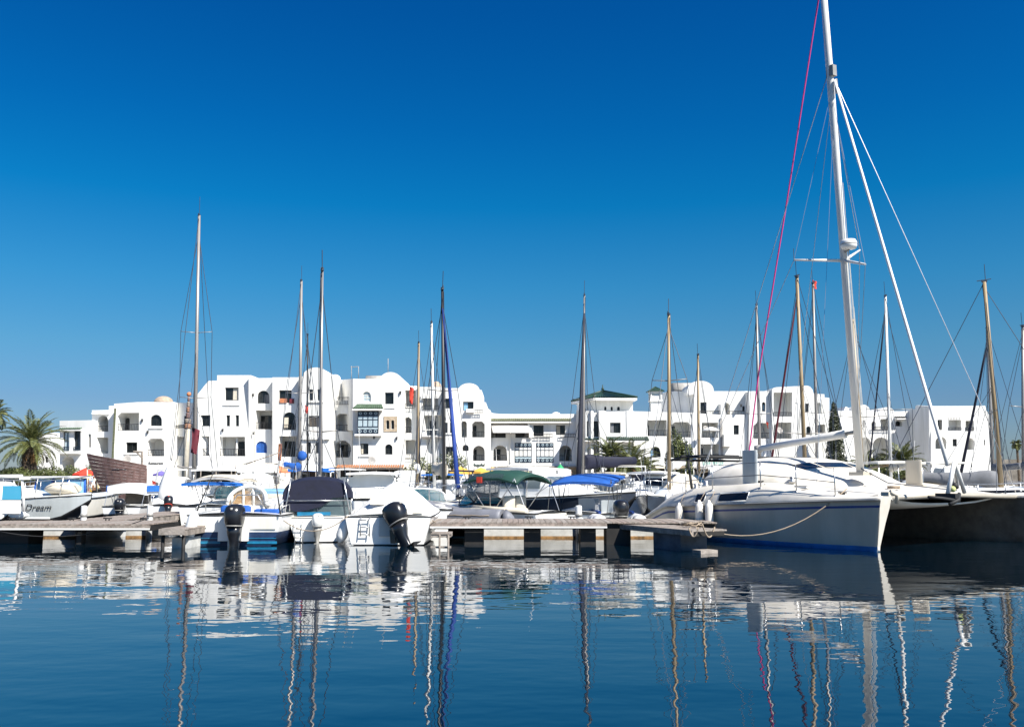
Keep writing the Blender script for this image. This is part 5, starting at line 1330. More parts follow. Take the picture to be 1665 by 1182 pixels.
def rig(root, mast_lo, mast_hi, r, mt, Hh, spreaders=((.55, .75),), jib=None, boom=None, swing=0.0, wires=True, tip=True, fore_x=None, aft_x=0.0, wr=.013, mastname='mast', sprmat='alu', flagline=False):
    """mast between two local points with spreaders, shrouds, stays, furled jib, boom with sail cover"""
    lo, hi = Vector(mast_lo), Vector(mast_hi); ax = hi - lo
    mb = MB(); mb.tube([lo, lo.lerp(hi, .5), hi], r, 8, r * .72); m_ = mb.build(mastname, mt, root)
    if tip:
        mb = MB(); mb.tube([hi + Vector((.05, 0, 0)), hi + Vector((.05, .02, ax.length * .055 + .3))], .014, 4); mb.tube([hi + Vector((-.3, 0, .06)), hi + Vector((.28, 0, .12))], .018, 4); mb.box(hi + Vector((0, 0, .04)), (.22, .1, .1)); mb.build('masthead_gear', 'wire', m_)
    bb = Hh.b(lo.x) - .05; zd = Hh.z(lo.x)
    mb = MB(); mw = MB()
    for t, hw in spreaders:
        c = lo.lerp(hi, t)
        for sg in (-1, 1): mb.tube([c, c + Vector((-.10, sg * hw, .06))], .024, 5, .018)
    if spreaders: mb.build('spreader', sprmat, m_)
    for sg in (-1, 1):
        prev = Vector((lo.x - .1, sg * bb, zd))
        for t, hw in spreaders: q = lo.lerp(hi, t) + Vector((-.10, sg * hw, .06)); mw.tube([prev, q], wr, 4, caps=False); prev = q
        mw.tube([prev, lo.lerp(hi, .93)], wr, 4, caps=False)
        if spreaders: mw.tube([Vector((lo.x - .45, sg * bb, zd)), lo.lerp(hi, spreaders[0][0] * .97)], wr, 4, caps=False)
    fx = fore_x if fore_x is not None else Hh.L - .1
    fp = Vector((fx, 0, Hh.z(fx) + .1)); mw.tube([fp, lo.lerp(hi, .97)], wr, 4, caps=False); mw.tube([Vector((aft_x + .1, 0, Hh.z(0) + .1)), hi], wr, 4, caps=False)
    for k in range(2): mw.tube([hi + Vector((.06 - .14 * k, .05, -.1)), Vector((lo.x - .10 + .3 * k, lo.y + .12 - .22 * k, lo.z + .2))], wr * .8, 4, caps=False)
    if boom:
        for k in (.35, .7): mw.tube([lo.lerp(hi, .5), Vector((lo.x - .08 - boom[0] * k * math.cos(swing), lo.y + boom[0] * k * math.sin(swing), lo.z + boom[1] + .15))], wr * .7, 4, caps=False)
    if wires: mw.build('rigging', 'wire', root)
    if jib:
        jm, jr = jib[:2]; top = lo.lerp(hi, .93); mb = MB(); a = fp + (top - fp) * .04
        mb.tube([a, fp.lerp(top, .3), fp.lerp(top, .75), fp.lerp(top, .97)], jr * 1.25, 7, jr * .5); mb.build('furled_jib', jm, root)
        mb = MB(); mb.lathe([(.03, -.1), (.12, -.06), (.12, .06), (.03, .1)], 8, fp); mb.build('furler_drum', 'black', root)
    if boom:
        L, zb, cov, cr = boom; p = Vector((lo.x - .08, lo.y, lo.z + zb)); q = p + Vector((-L * math.cos(swing), L * math.sin(swing), .12)); mb = MB(); mb.tube([p, q], .055, 7); bo = mb.build('boom', mt, root)
        if cov:
            mb = MB(); S = []
            for i in range(11):
                t = i / 10; c = p.lerp(q, .02 + .95 * t) + Vector((0, 0, .05 + cr * .5 + .03 * math.sin(9 * t))); k = cr * (1.05 - .5 * t) * (1 + .10 * math.sin(14 * t))
                S.append([c + Vector((0, k * .62 * math.cos(2 * PI * j / 10), k * math.sin(2 * PI * j / 10))) for j in range(10)])
            mb.loft(S); mb.build('sail_cover', cov, bo)
    return m_

def sailboat(label, u_mast, Y, rz, L=8.5, B=2.7, fs=.75, fb=1.05, hullm=('antifoul', 'gel', 'stripe'), rows=(0, 0, 2, 1, 1, 2, 1), xm=.56, mast_px=None, r=.06, mastm='alu', spreaders=((.55, .75),), jib=None, boom=None, cab=(.36, .78, .42), cabm='gel', win=True, hood=None, rail=True, group='sailing boats in the marina', bim=None, tip=True, off=0.0, swing=0.0, deckm='gel', wr=.013, sprmat='alu'):
    """mast_px = ((u, v) foot, (u, v) head) on the photograph: the mast stands at depth Y"""
    Hh = Hull(L, B, fs, fb, .72, .35, .55, .60, .70, 1.9, .46, .10)
    root = thing('sailboat', label, 'sailing boat', place(u_mast, Y, xm * L, off, rz), rz, group)
    Hh.build(root, hullm, rows); Hh.deck(root, deckm, (.05 * L, .34 * L), .35, .32, .05)
    Hh.rubrail(root, 'gel2', .025)
    w_ = Hh.b(L * .5) * .62; c0, c1, ch = cab
    secs = [(c0 * L, w_, Hh.z(c0 * L), Hh.z(c0 * L) + ch), ((c0 + .12) * L, w_, Hh.z(c0 * L), Hh.z(c0 * L) + ch * 1.02), ((c0 * .4 + c1 * .6) * L, w_ * .82, Hh.z(c1 * L) - .05, Hh.z(c1 * L) + ch * .72), (c1 * L, w_ * .45, Hh.z(c1 * L) - .05, Hh.z(c1 * L) + .06)]
    superloft(root, secs, cabm, 'cabin', 3.0)
    if win: side_windows(root, secs, (c0 + .06) * L, (c1 - .14) * L, .42, .72, 3.0)
    if rail: Hh.rail(root, .1 * L, .97 * L, .55, .1, 8)
    if hood:
        hm = hood; z0 = Hh.z(c0 * L) + ch * .6
        superloft(root, [(c0 * L - .5, w_ * .95, z0, z0 + .75), (c0 * L - .1, w_ * 1.0, z0, z0 + .80), (c0 * L + .45, w_ * .95, z0, z0 + .52), (c0 * L + .8, w_ * .85, z0, z0 + .1)], hm, 'spray_hood', 2.4)
    if bim: bimini(root, .02 * L, .30 * L, B * .8, fs + 1.75, .2, bim, True, fs)
    if mast_px:
        (ul, vl), (uh, vh) = mast_px; hi = to_local(root, at(uh, vh, Y)); lo_ = to_local(root, at(ul, vl, Y)); d = hi - lo_
        zm = Hh.z(xm * L) + ch * .6
        lo = lo_ + d * ((zm - lo_.z) / d.z); lo = Vector((xm * L, lo.y, zm))
        hi.x = xm * L - .15
        rig(root, lo, hi, r, mastm, Hh, spreaders, jib, boom, swing, tip=tip, wr=wr, sprmat=sprmat)
    return root, Hh

def motorboat(label, u, Y, rz, L=6.2, B=2.3, fs=.7, fb=1.0, hullm=('antiblack', 'gel', 'gel'), rows=(0, 0, 1, 1, 1, 1, 1), ref=(0, 0), well=(.5, 3.4), name='motorboat', group='motor boats in the marina', rub='rubber', tw=.92, zboot=.1, deckm='gel', floor=.25, rub_r=.03, rise=.55):
    Hh = Hull(L, B, fs, fb, tw, .28, .82, rise, .84, 2.2, .42, zboot)
    root = thing(name, label, 'motor boat', place(u, Y, ref[0], ref[1], rz), rz, group)
    Hh.build(root, hullm, rows); Hh.deck(root, deckm, well, floor); Hh.rubrail(root, rub, rub_r)
    return root, Hh
M['bluesail'] = mat('royal_blue_sail_cover', (0.008, 0.042, 0.24), .75)
R_ = math.radians
# ---------------------------------------------------------------- boat with the blue transom
root, Hh = motorboat('white open boat with navy and teal transom, amber arched windscreen and blue seats', 384, 25.9, R_(90), 6.4, 2.72, .84, 1.15,
    ('antifoul', 'gel', 'gel'), (0, 0, 0, 1, 1, 1, 1), well=(.55, 4.0), tw=.96, zboot=.37, floor=.35, rub_r=.022)
mb = MB()
for sg in (-1, 1): mb.box((-.012, sg * .78, .085), (.02, .82, .07)); mb.box((-.012, sg * .78, .20), (.018, .80, .018))
mb.build('transom_stripe', 'teal', root)
mb = MB(); mb.box((-.06, 0, .46), (.14, .82, .66)); mb.box((-.04, 0, .14), (.08, .30, .3)); mb.build('motor_well', 'gel', root)
mb = MB(); mb.box((-.02, .98, .62), (.03, .42, .26)); mb.build('transom_locker', 'gel2', root)
mb = MB(); mb.box((-.02, -.80, .60), (.03, .70, .30)); mb.build('transom_locker', 'gel2', root)
outboard(root, (-.10, -.12, .38), 1.03, .06, -.05)
arcframe(root, 2.0, 1.22, 1.0, .60, .10, 'amberglass', 'gel', .10, 'windscreen', 18, .30, 4, yo=.22)
mb = MB(); mb.box((2.35, .22, .72), (.8, 1.05, .64)); mb.build('console', 'gel', root)
seat(root, (.95, .18, .58), (.5, .85, .28), 'bluecloth', .22); seat(root, (.95, -.72, .58), (.5, .75, .26), 'bluecloth', .14)
mb = MB(); mb.tube([(1.9, .75, 1.0), (1.9, .5, 1.35), (1.9, -.1, 1.35), (1.9, -.3, 1.0)], .02, 6); mb.build('grab_rail', 'steel', root)
for (u0, v0, u1, v1, Y) in ((317, 838, 347, 768, 25.6), (456, 836, 446, 766, 25.8)):
    mb = MB(); mb.tube([at(u0, v0, Y), at(u1, v1, Y + .3)], .022, 5, .012); mb.build('outrigger_pole', 'rubber', root).matrix_parent_inverse = root.matrix_basis.inverted()
mb = MB(); mb.tube([(.3, 1.2, .85), (.35, 1.2, 1.05), (1.2, 1.22, 1.1), (1.25, 1.22, .9)], .018, 5); mb.tube([(.3, -1.2, .85), (.35, -1.2, 1.05), (1.2, -1.22, 1.1), (1.25, -1.22, .9)], .018, 5); mb.build('side_rail', 'steel', root)
fender(at(311, 856, 25.3), .72, .15, 'white fender with a dark blue top between the finger pontoon and the blue transom', 'gel', at(322, 838, 25.6), tiltv=(.25, 0, 1))
# ---------------------------------------------------------------- small sailing boat with the navy cockpit tent
root, Hh = sailboat('small white sailing boat with a navy cockpit tent and a white outboard', 520, 30.7, R_(101), 6.9, 2.3, .74, .95, ('antiblack', 'gel', 'gel'), mast_px=((520, 790), (524, 442)), r=.062, mastm='alu', xm=.52,
    spreaders=((.30, .55),), jib=('whitecloth', .035), boom=(2.6, .75, None, .1), cab=(.40, .80, .40), rail=True, off=.0)
L0 = root
superloft(root, [(.15, .98, 1.28, 1.80), (.6, 1.04, 1.22, 1.90), (1.9, 1.02, 1.22, 1.88), (2.9, .9, 1.15, 1.55)], 'navycloth', 'cockpit_tent', 2.6)
mb = MB(); mb.loft([[(.13, y, z) for y, z in ((.98, 1.34), (.98, .98), (.55, .86), (-.1, 1.02), (-.45, 1.3), (-.45, 1.42))], [(.16, y, z) for y, z in ((.98, 1.34), (.98, .98), (.55, .86), (-.1, 1.02), (-.45, 1.3), (-.45, 1.42))]], True, True, smooth=False); mb.build('tent_flap', 'navycloth', root)
superloft(root, [(.20, .95, .74, 1.40), (.6, 1.0, .74, 1.40), (1.9, .98, .74, 1.40), (2.8, .88, .74, 1.28)], 'greyglass', 'clear_side_panels', 5)
mb = MB(); mb.box((.08, .1, .80), (.05, .95, .14)); mb.build('name_board', 'teal', root)
outboard(root, (-.10, .0, .35), .66, .08, .1, 'gel', 'greyplastic', 'greyplastic')
mb = MB()
for y0, y1 in ((.95, .78), (-.95, -.72)): mb.tube([(.05, y0, .72), (.1, y1, 1.85)], .022, 6); mb.tube([(.7, y0, .74), (.1, y1 * 1.05, 1.35)], .018, 6)
mb.tube([(.08, .95, 1.2), (.08, -.95, 1.2)], .016, 5); mb.build('stern_pulpit', 'steel', root)
mb = MB(); 
for y in (.62, .40): mb.tube([(-.08, y, .62), (-.10, y, -.25)], .018, 5)
for z in (.4, .15, -.1): mb.tube([(-.09, .62, z), (-.09, .40, z)], .016, 5)
mb.build('boarding_ladder', 'steel', root)
fender(at(559, 860, 26.3), .66, .16, 'white fender hanging between the navy-tented boat and the white covered boat', 'gel', at(566, 838, 26.5), tiltv=(.32, 0, 1))
o = thing('life_ring_bag', 'round dark blue bag hung on the stern rail in front of the terrace', 'bag', at(491, 741, 34)); mb = MB(); mb.ball((0, 0, 0), .18, 10, (1, .5, 1.05)); mb.build('bag', 'bluecloth', o); mb = MB(); mb.tube([(0, 0, .18), (0, 0, .4)], .012, 4); mb.build('strap', 'rubber', o)
# ---------------------------------------------------------------- white covered boat with the black engine tilted
root, Hh = motorboat('white boat under a tight white cover with a black outboard tilted sideways', 632, 26.0, R_(90), 6.0, 2.46, .80, 1.05, ('antiblack', 'gel', 'gel'), (0, 0, 1, 1, 1, 1, 1), well=(.2, 1.2), tw=.97, zboot=.12, rub='rubber', rub_r=.018)
cover_tent(root, Hh, .9, 4.6, ((.9, .98), (1.5, 1.62), (2.2, 1.75), (3.4, 1.35), (4.6, 1.08)), 'whitecloth')
mb = MB(); mb.box((1.07, .45, 1.22), (.02, .42, .30), Matrix.Rotation(.5, 3, 'Y')); mb.build('cover_window', 'creamcloth', root)
outboard(root, (-.22, -.18, .36), 1.02, .5, 1.05)
mb = MB(); mb.box((-.03, -.1, .50), (.06, .66, .50)); mb.build('motor_well', 'gelgrey', root)
mb = MB(); mb.tube([(-.05, .75, .78), (-.1, .75, .25)], .016, 5); mb.tube([(-.05, .5, .78), (-.1, .5, .25)], .016, 5)
for z in (.3, .5, .7): mb.tube([(-.08, .75, z), (-.08, .5, z)], .014, 5)
mb.build('boarding_ladder', 'steel', root)
mb = MB(); mb.box((.1, -.7, .98), (.12, .62, .06)); mb.box((.5, -.85, .86), (.5, .4, .14)); mb.build('cockpit_locker', 'gel2', root)
# ---------------------------------------------------------------- boat with the teal windscreen
root, Hh = motorboat('white runabout with a teal wraparound windscreen and a red life ring', 683, 30.0, R_(96), 5.6, 2.25, .86, 1.1, well=(.4, 3.2))
arcframe(root, 2.2, 1.9, 1.05, .45, .25, 'tealglass', 'gel', .06, 'windscreen', 16, .7, 2, 3.2)
seat(root, (1.1, .3, .55), (.55, .7, .3), 'gel', .12); seat(root, (1.3, -.55, .55), (.55, .6, .3), 'gel2', .14)
mb = MB(); mb.box((.3, -.5, .75), (.45, .8, .32)); mb.build('stern_locker', 'gel', root)
o = thing('life_ring', 'red and white life ring hanging in the boat with the teal windscreen', 'life ring', at(650, 809, 30.6)); R3 = Matrix.Rotation(PI / 2, 3, 'X')
mb = MB(); ring = [R3 @ Vector((.17 * math.cos(2 * PI * i / 16), .17 * math.sin(2 * PI * i / 16), 0)) for i in range(17)]; mb.tube(ring, .05, 6); mb.build('ring', 'redcloth', o)
mb = MB()
for i in range(4): a = PI / 4 + PI / 2 * i; mb.tube([R3 @ Vector((.17 * math.cos(a - .15), .17 * math.sin(a - .15), 0)), R3 @ Vector((.17 * math.cos(a + .15), .17 * math.sin(a + .15), 0))], .055, 6)
mb.build('band', 'gel', o)
# ---------------------------------------------------------------- white cabin cruiser behind the covers
def cruiser(label, u, Y, rz, L=7.5, B=2.7, fs=.9, fb=1.35, hullm=('antiblack', 'gel', 'stripe'), rows=(0, 0, 0, 1, 1, 1, 1), cab=(2.2, 5.6, 1.0), fly=None, roofm='gel', winm='darkglass', ref=(0, 0), arch=False, rail=True, well=(.4, 2.2), hard=None, zboot=.1, name='cabin_cruiser', group='motor boats in the marina', cw=.78, wf=(.42, .80)):
    root, Hh = motorboat(label, u, Y, rz, L, B, fs, fb, hullm, rows, ref, well, name, group, zboot=zboot)
    x0, x1, ch = cab; w_ = B / 2 * cw; zb = Hh.z(x0) - .02
    secs = [(x0, w_, zb, zb + ch), (x0 + .4, w_, zb, zb + ch), (x0 + (x1 - x0) * .55, w_ * .95, zb + .02, zb + ch * .98), (x0 + (x1 - x0) * .8, w_ * .8, zb + .05, zb + ch * .55), (x1, w_ * .5, zb + .05, zb + .22)]
    superloft(root, secs, roofm, 'cabin', 4.0); side_windows(root, secs, x0 + .15, x0 + (x1 - x0) * .55, wf[0], wf[1], 4.0, winm)
    mb = MB(); a, c = secs[2], secs[3]
    for q in range(3):
        y0, y1 = -.62 + q * .42, -.62 + q * .42 + .38; P = []
        for yy, t in ((y0, .12), (y1, .12), (y1, .88), (y0, .88)):
            s_ = [a[j] + (c[j] - a[j]) * t for j in range(4)]; P.append(Vector((s_[0] + .02, yy * s_[1] * 1.35, s_[3] + .012 - .0 * abs(yy))))
        mb.add(P, [(0, 1, 2, 3)])
    mb.build('windscreen', winm, root)
    if fly:
        mb = MB(); S = [[(x, y * w_, z) for y, z in ((-.95, zb + ch), (-.95, zb + ch + fly * k), (-.8, zb + ch + fly * k), (.8, zb + ch + fly * k), (.95, zb + ch + fly * k), (.95, zb + ch))] for x, k in ((x0, .8), (x0 + .8, .9), (x0 + 1.4, 1.0), (x0 + 1.7, .5))]; mb.loft(S, True, True, smooth=False); mb.build('flybridge', roofm, root)
    if hard:
        mt, zt, l0, l1 = hard; mb = MB(); mb.sheet([[(x, y * B * .42, zt - .05 * abs(y) - .03 * abs(x - (l0 + l1) / 2)) for y in (-1, -.5, 0, .5, 1)] for x in (l0, (l0 + l1) / 2, l1)], .09); mb.build('hard_top', mt, root)
        mb = MB()
        for sg in (-1, 1):
            for x in (l0 + .15, l1 - .15): mb.tube([(x, sg * B * .40, fs), (x, sg * B * .38, zt - .1)], .03, 6)
        mb.build('top_posts', 'steel', root)
    if arch:
        mb = MB(); P = [(x0 - .3, w_ * 1.05, fs), (x0 + .1, w_ * .95, zb + ch + .45), (x0 + .1, -w_ * .95, zb + ch + .45), (x0 - .3, -w_ * 1.05, fs)]; mb.tube(P, .06, 6); mb.build('radar_arch', 'gel', root)
    if rail: Hh.rail(root, L * .5, L * .97, .5, .1, 5)
    zt_ = hard[1] if hard else zb + ch + (fly or 0) * .9; xa = x0 + .6
    mb = MB(); mb.tube([(xa, w_ * .6, zt_ - .05), (xa - .35, w_ * .62, zt_ + 1.5 + .5 * math.sin(u))], .016, 5, .008); mb.build('aerial', 'whitemast', root)
    mb = MB(); bs = Hh.b(.1) - .08
    mb.tube([(.6, bs, fs), (.55, bs, fs + .5), (.08, bs * .9, fs + .52), (.08, -bs * .9, fs + .52), (.55, -bs, fs + .5), (.6, -bs, fs)], .018, 6)
    for yy in (-.45, .45): mb.tube([(.08, yy * bs, fs + .52), (.08, yy * bs, fs)], .014, 5)
    mb.build('stern_rail', 'steel', root)
    return root, Hh
cruiser('white cabin cruiser with a square wheelhouse behind the white covered boat', 598, 40.5, R_(92), 7.0, 2.75, .95, 1.3, cab=(1.6, 5.6, 1.15), winm='greyglass', hard=('gel', 2.18, 1.2, 3.4), well=(.3, 1.5))
# ---------------------------------------------------------------- grey-hulled cruiser at the left
root, Hh = motorboat('grey-sided cruiser with its name on the bow moored behind the left pontoon', 150, 31.2, R_(-13), 8.6, 2.8, 1.0, 1.32, ('antiblack', 'gelgrey', 'gel'), (0, 0, 0, 1, 1, 1, 2), ref=(8.6, 0), well=(.5, 3.2), name='cabin_cruiser', zboot=.52, rub='rubber', rub_r=.022, deckm='gel', rise=.5)  # black bottom raised to the chine, painting in the shadow behind the pontoon
secs = [(2.6, .95, 1.0, 1.75), (3.4, .98, 1.02, 1.78), (5.0, .85, 1.08, 1.66), (6.4, .55, 1.16, 1.45), (7.0, .3, 1.2, 1.3)]
superloft(root, secs, 'gel', 'cabin', 3.2); side_windows(root, secs, 3.0, 4.6, .45, .75, 3.2)
mb = MB()
for sg in (-1, 1): mb.tube([(8.6 * i / 16, sg * (Hh.half(8.6 * i / 16)[3][0] + .01), max(.54, Hh.half(8.6 * i / 16)[3][1])) for i in range(15)], .03, 6)
mb.build('spray_rail', 'gel', root)
Hh.rail(root, 4.2, 8.45, .62, .1, 6)
mb = MB(); mb.loft([[(7.0 + .25 * k, .5 * math.cos(q) * (1 if 0 < k < 4 else .6), 1.5 + .22 * math.sin(q) * (1 if 0 < k < 4 else .6)) for q in [2 * PI * i / 12 for i in range(12)]] for k in range(5)]); mb.build('rolled_cover', 'creamcloth', root)
xn = 7.2; h0, h1, hm = Hh.half(xn - .5), Hh.half(xn + .5), Hh.half(xn); tl = math.atan2(hm[5][0] - hm[3][0], hm[5][1] - hm[3][1])
tx = text_part('Dream', 'iron', root, (xn, -hm[4][0] - .028, hm[4][1] + .02), (0, 0, 0), .29, 'name_lettering', .004, .3)
tx.rotation_euler = (Matrix.Rotation(math.atan(h0[4][0] - h1[4][0]), 3, 'Z') @ Matrix.Rotation(PI / 2 + tl, 3, 'X')).to_euler()
fender(at(30, 837.5, 29.2), .5, .12, 'white fender lying along the left pontoon edge', 'gel', None, tiltv=(1, 0, 0))
# white boat in front of it with the cyan screen
root, Hh = cruiser('white boat cut by the left edge with a cyan side screen and white frame', 34, 29.9, R_(-4), 6.5, 1.7, 1.0, 1.2, ('antiblack', 'gel', 'gel'), cab=(2.0, 5.4, .55), ref=(6.4, 0), rail=False, zboot=.5)
mb = MB(); a = at(3, 812, 28.98); c = at(35, 790, 28.98); mb.box(((a.x + c.x) / 2, 29.0, (a.z + c.z) / 2), (c.x - a.x, .03, c.z - a.z)); sc_ = mb.build('side_screen', 'cyanglass', root); sc_.matrix_parent_inverse = root.matrix_basis.inverted()
mb = MB(); P = [at(u, v, 29.0) for u, v in ((39, 832), (36, 775))]; mb.tube(P, .045, 8); mb.tube([at(-30, 775, 29), at(36, 774.5, 29)], .06, 8); mb.box(at(41, 777, 29.05), (.2, .25, .1)); fr_ = mb.build('screen_frame', 'gel', root); fr_.matrix_parent_inverse = root.matrix_basis.inverted()
mb = MB(); a = at(-20, 835, 28.97); c = at(33, 813, 28.97); mb.box(((a.x + c.x) / 2, 29.02, (a.z + c.z) / 2), (c.x - a.x, .06, c.z - a.z)); fr_ = mb.build('side_panel', 'gel', root); fr_.matrix_parent_inverse = root.matrix_basis.inverted()
cruiser('white motor yacht with a dark window band at the far left edge', -2, 50, R_(-20), 8, 2.8, 1.1, 1.5, cab=(2, 6.2, 1.0), ref=(5, 0))
# wheelhouse boat with blue frames
root, Hh = motorboat('small boat with a blue-framed wheelhouse behind the grey cruiser', 101, 44, R_(80), 6.5, 2.4, .9, 1.2, ref=(2, 0), name='wheelhouse_boat', hullm=('antiblack', 'gel2', 'gel'))
mb = MB(); w2 = .86
for sx in (1.2, 2.6):
    for y in (-w2, -.02, w2): mb.tube([(sx, y, .8), (sx + (.12 if sx < 2 else -.1), y * .96, 1.88)], .06, 5)
mb.tube([(1.2, -w2, 1.15), (1.2, w2, 1.15)], .05, 5); mb.build('wheelhouse_frame', 'bluecloth', root)
mb = MB(); mb.box((1.96, 0, 1.4), (1.2, w2 * 1.9, .86)); mb.build('wheelhouse_glass', 'palecloth', root)
mb = MB(); mb.box((1.95, 0, 1.93), (1.75, w2 * 2.2, .09)); mb.build('wheelhouse_roof', 'gel', root)
# ---------------------------------------------------------------- two small boats behind the left pontoon
root, Hh = motorboat('small white boat with a white-topped blue bimini and black outboard behind the left pontoon', 200, 42, R_(92), 4.8, 1.85, .62, .85, ('antiblack', 'pvcwhite', 'gel'), (0, 0, 0, 1, 1, 1, 1), zboot=.28, well=(.3, 3))
bimini(root, .5, 2.1, 1.75, 1.66, .10, 'whitecloth', True, .62, .04, .0, .42); outboard(root, (-.1, -.05, .30), .92, .05)
mb = MB(); mb.box((1.7, -.1, .95), (.6, .95, .55)); mb.build('console_cover', 'brown_shutter', root)
mb = MB()
for y in (-.92, .92): mb.box((1.3, y, 1.40), (1.5, .04, .28))
mb.build('bimini_side', 'skycloth', root)
root, Hh = motorboat('white covered boat with a black and red raised outboard behind the left pontoon', 277, 42, R_(90), 5, 1.9, .68, .95, well=(.2, .9))
cover_tent(root, Hh, .7, 4.4, ((.7, .82), (1.4, 1.25), (2.4, 1.38), (4.4, .95)), 'whitecloth'); outboard(root, (-.1, .0, .42), .82, .5, .3, 'black', 'redcloth')
o = thing('boat_tent', 'tall white cone-shaped canvas behind the white covered boat', 'tent', (X(276, 50), 50, 0)); mb = MB(); z0, z1 = at(276, 800, 50).z, at(276, 748, 50).z
mb.lathe([(.75, z0 - .8), (.62, z0), (.42, z0 + (z1 - z0) * .4), (.2, z0 + (z1 - z0) * .75), (.03, z1)], 9, (0, 0, 0)); mb.build('canvas', 'whitecloth', o)
mb = MB(); mb.tube([(0, 0, z1 - .1), (.1, 0, z1 + .25)], .03, 5); mb.build('pole', 'grey_trim', o)
# hard-top boat and neighbours
cruiser('white motor boat with a cream-lined hard top and blue awning behind the blue-transomed boat', 341, 47, R_(88), 7.2, 2.9, .95, 1.25, cab=(3.2, 6, .6), hard=('gel', 2.42, .6, 3.6), well=(.4, 3.0))
root, Hh = motorboat('white sports boat with a pale teal windscreen left of the amber windscreen', 335, 34.5, R_(84), 5.4, 2.2, .85, 1.1, well=(.4, 3))
arcframe(root, 2.4, 1.35, 1.05, .55, .2, 'tealglass', 'gel', .06, 'windscreen', 14, .4, 1, 6); bimini(root, .8, 2.6, 1.9, 2.02, .15, 'creamcloth', True, .85); bimini(root, .2, .9, 2.1, 1.72, .03, 'skycloth', False, None, .02)
root, Hh = motorboat('boat with a flat pale blue bimini right of the amber windscreen', 432, 37, R_(95), 5.4, 2.1, .8, 1.05, well=(.4, 3.2), hullm=('antiblack', 'gel2', 'gel')); bimini(root, .5, 2.4, 1.7, 1.42, .05, 'palecloth', True, .8, .03, .1)
root, Hh = motorboat('motor boat under a lumpy cream cover left of the navy tent', 449, 45, R_(90), 5.6, 2.2, .85, 1.1, well=(.3, .9), hullm=('antiblack', 'gel2', 'gel')); cover_tent(root, Hh, .6, 5, ((.6, 1.0), (1.5, 1.75), (3, 1.6), (5, 1.1)), 'creamcloth')
cruiser('white fly-bridge boat with a blue canvas square on its rail', 398, 52, R_(93), 8, 2.9, 1.1, 1.4, cab=(2.4, 6, 1.1), fly=.5)
# kayaks / dinghies stacked with blue tips on the terrace edge
o = thing('upturned_dinghy', 'upturned white dinghy with blue ends propped above the navy tent', 'dinghy', (X(506, 78), 78, 1.0)); dh = Hull(3.8, 1.5, .45, .6, .8, .2)
h_ = dh.build(o, ('gel', 'gel', 'skycloth'), (0, 0, 0, 0, 0, 0, 2)); h_.rotation_euler = (PI, 0, 0); h_.location = (-1.9, 0, 2.0)
for sx in (-1.2, 1.2): mb = MB(); mb.box((sx, 0, .75), (.1, 1.0, 1.5)); mb.build('trestle', 'plank', o)
for xx, ww in ((1.5, 1.1), (-1.4, .8)): mb = MB(); mb.box((xx, -.72, 1.62), (ww, .03, .33)); mb.build('end_panel', 'skycloth', o)
# ---------------------------------------------------------------- sailing boats
sailboat('sailing boat with the tallest tan mast of the left half and a maroon sail', 317, 57, R_(95), 11, 3.3, 1.0, 1.3, mast_px=((316, 760), (325, 352)), r=.125, mastm='alu', spreaders=((.32, .95), (.56, .95)), boom=(3.8, 1.1, None, .34), xm=.56, wr=.018)
sailboat('sailing boat with a grey mast left of the white mast pair', 489, 58, R_(88), 10, 3.1, .95, 1.25, mast_px=((487, 760), (491, 458)), r=.115, spreaders=((.45, .9),), boom=(3.4, 1.1, 'bluecloth', .25), wr=.017)
sailboat('sailing boat with a short dark mast between two taller masts', 500, 71, R_(90), 9, 2.9, .9, 1.15, mast_px=((500, 760), (501, 545)), r=.07, mastm='blackmast', spreaders=((.45, .8),), boom=(3, 1, None, .2), wr=.017)
sailboat('sailing boat with a thin varnished mast left of the leaning pale mast', 680, 60, R_(94), 9.5, 3.0, .95, 1.2, mast_px=((679, 760), (681, 558)), r=.10, mastm='tanmast', spreaders=(), boom=(3.4, 1.0, 'whitecloth', .3), jib=('navycloth', .05), wr=.015)
sailboat('sailing boat with a leaning mast white above and tan below', 704, 49, R_(100), 9, 2.8, .9, 1.15, mast_px=((706, 770), (701, 526)), r=.085, mastm='whitemast', spreaders=(), boom=(3.2, .9, 'creamcloth', .32), wr=.013)
sailboat('grey-green sailing boat with a black mast and thick royal blue furled sail', 721.5, 36.5, R_(-77), 8.2, 2.6, .85, 1.1, ('antiblack', 'gelgrey', 'stripe'), (0, 0, 2, 1, 1, 2, 1), mast_px=((722, 790), (720, 470)), r=.075, mastm='blackmast', spreaders=((.50, .6),), jib=('bluesail', .075), boom=(3, .8, 'creamcloth', .28), rail=True, cab=(.3, .72, .42))
sailboat('sailing boat with a dark furled sail hugging its grey mast', 949, 57, R_(261), 9.5, 3.0, 1.0, 1.25, mast_px=((948, 765), (950, 480)), r=.085, mastm='alu', spreaders=((.45, .7),), jib=('blackcloth', .12), boom=(3.6, 1.25, 'navycloth', .44), swing=1.1, wr=.017)
root, Hh = sailboat('slate-navy sailing boat with a cream spray hood and a tan mast', 1087.5, 39, R_(-112), 8.8, 2.8, .95, 1.25, ('antiblack', 'navyhull', 'gelgrey'), (0, 0, 0, 1, 1, 1, 2), mast_px=((1088, 775), (1086.5, 512)), r=.085, mastm='tanmast', spreaders=((.62, .75),), boom=(3.2, .9, 'whitecloth', .26), hood='creamcloth', cab=(.28, .7, .5))
for k, (u, v) in enumerate(((1085, 812), (1095, 812))): fender(at(u, v, 34.6 + k * .6), .42, .09, ('left small white fender on the slate-navy sailing boat', 'right small white fender on the slate-navy sailing boat')[k])
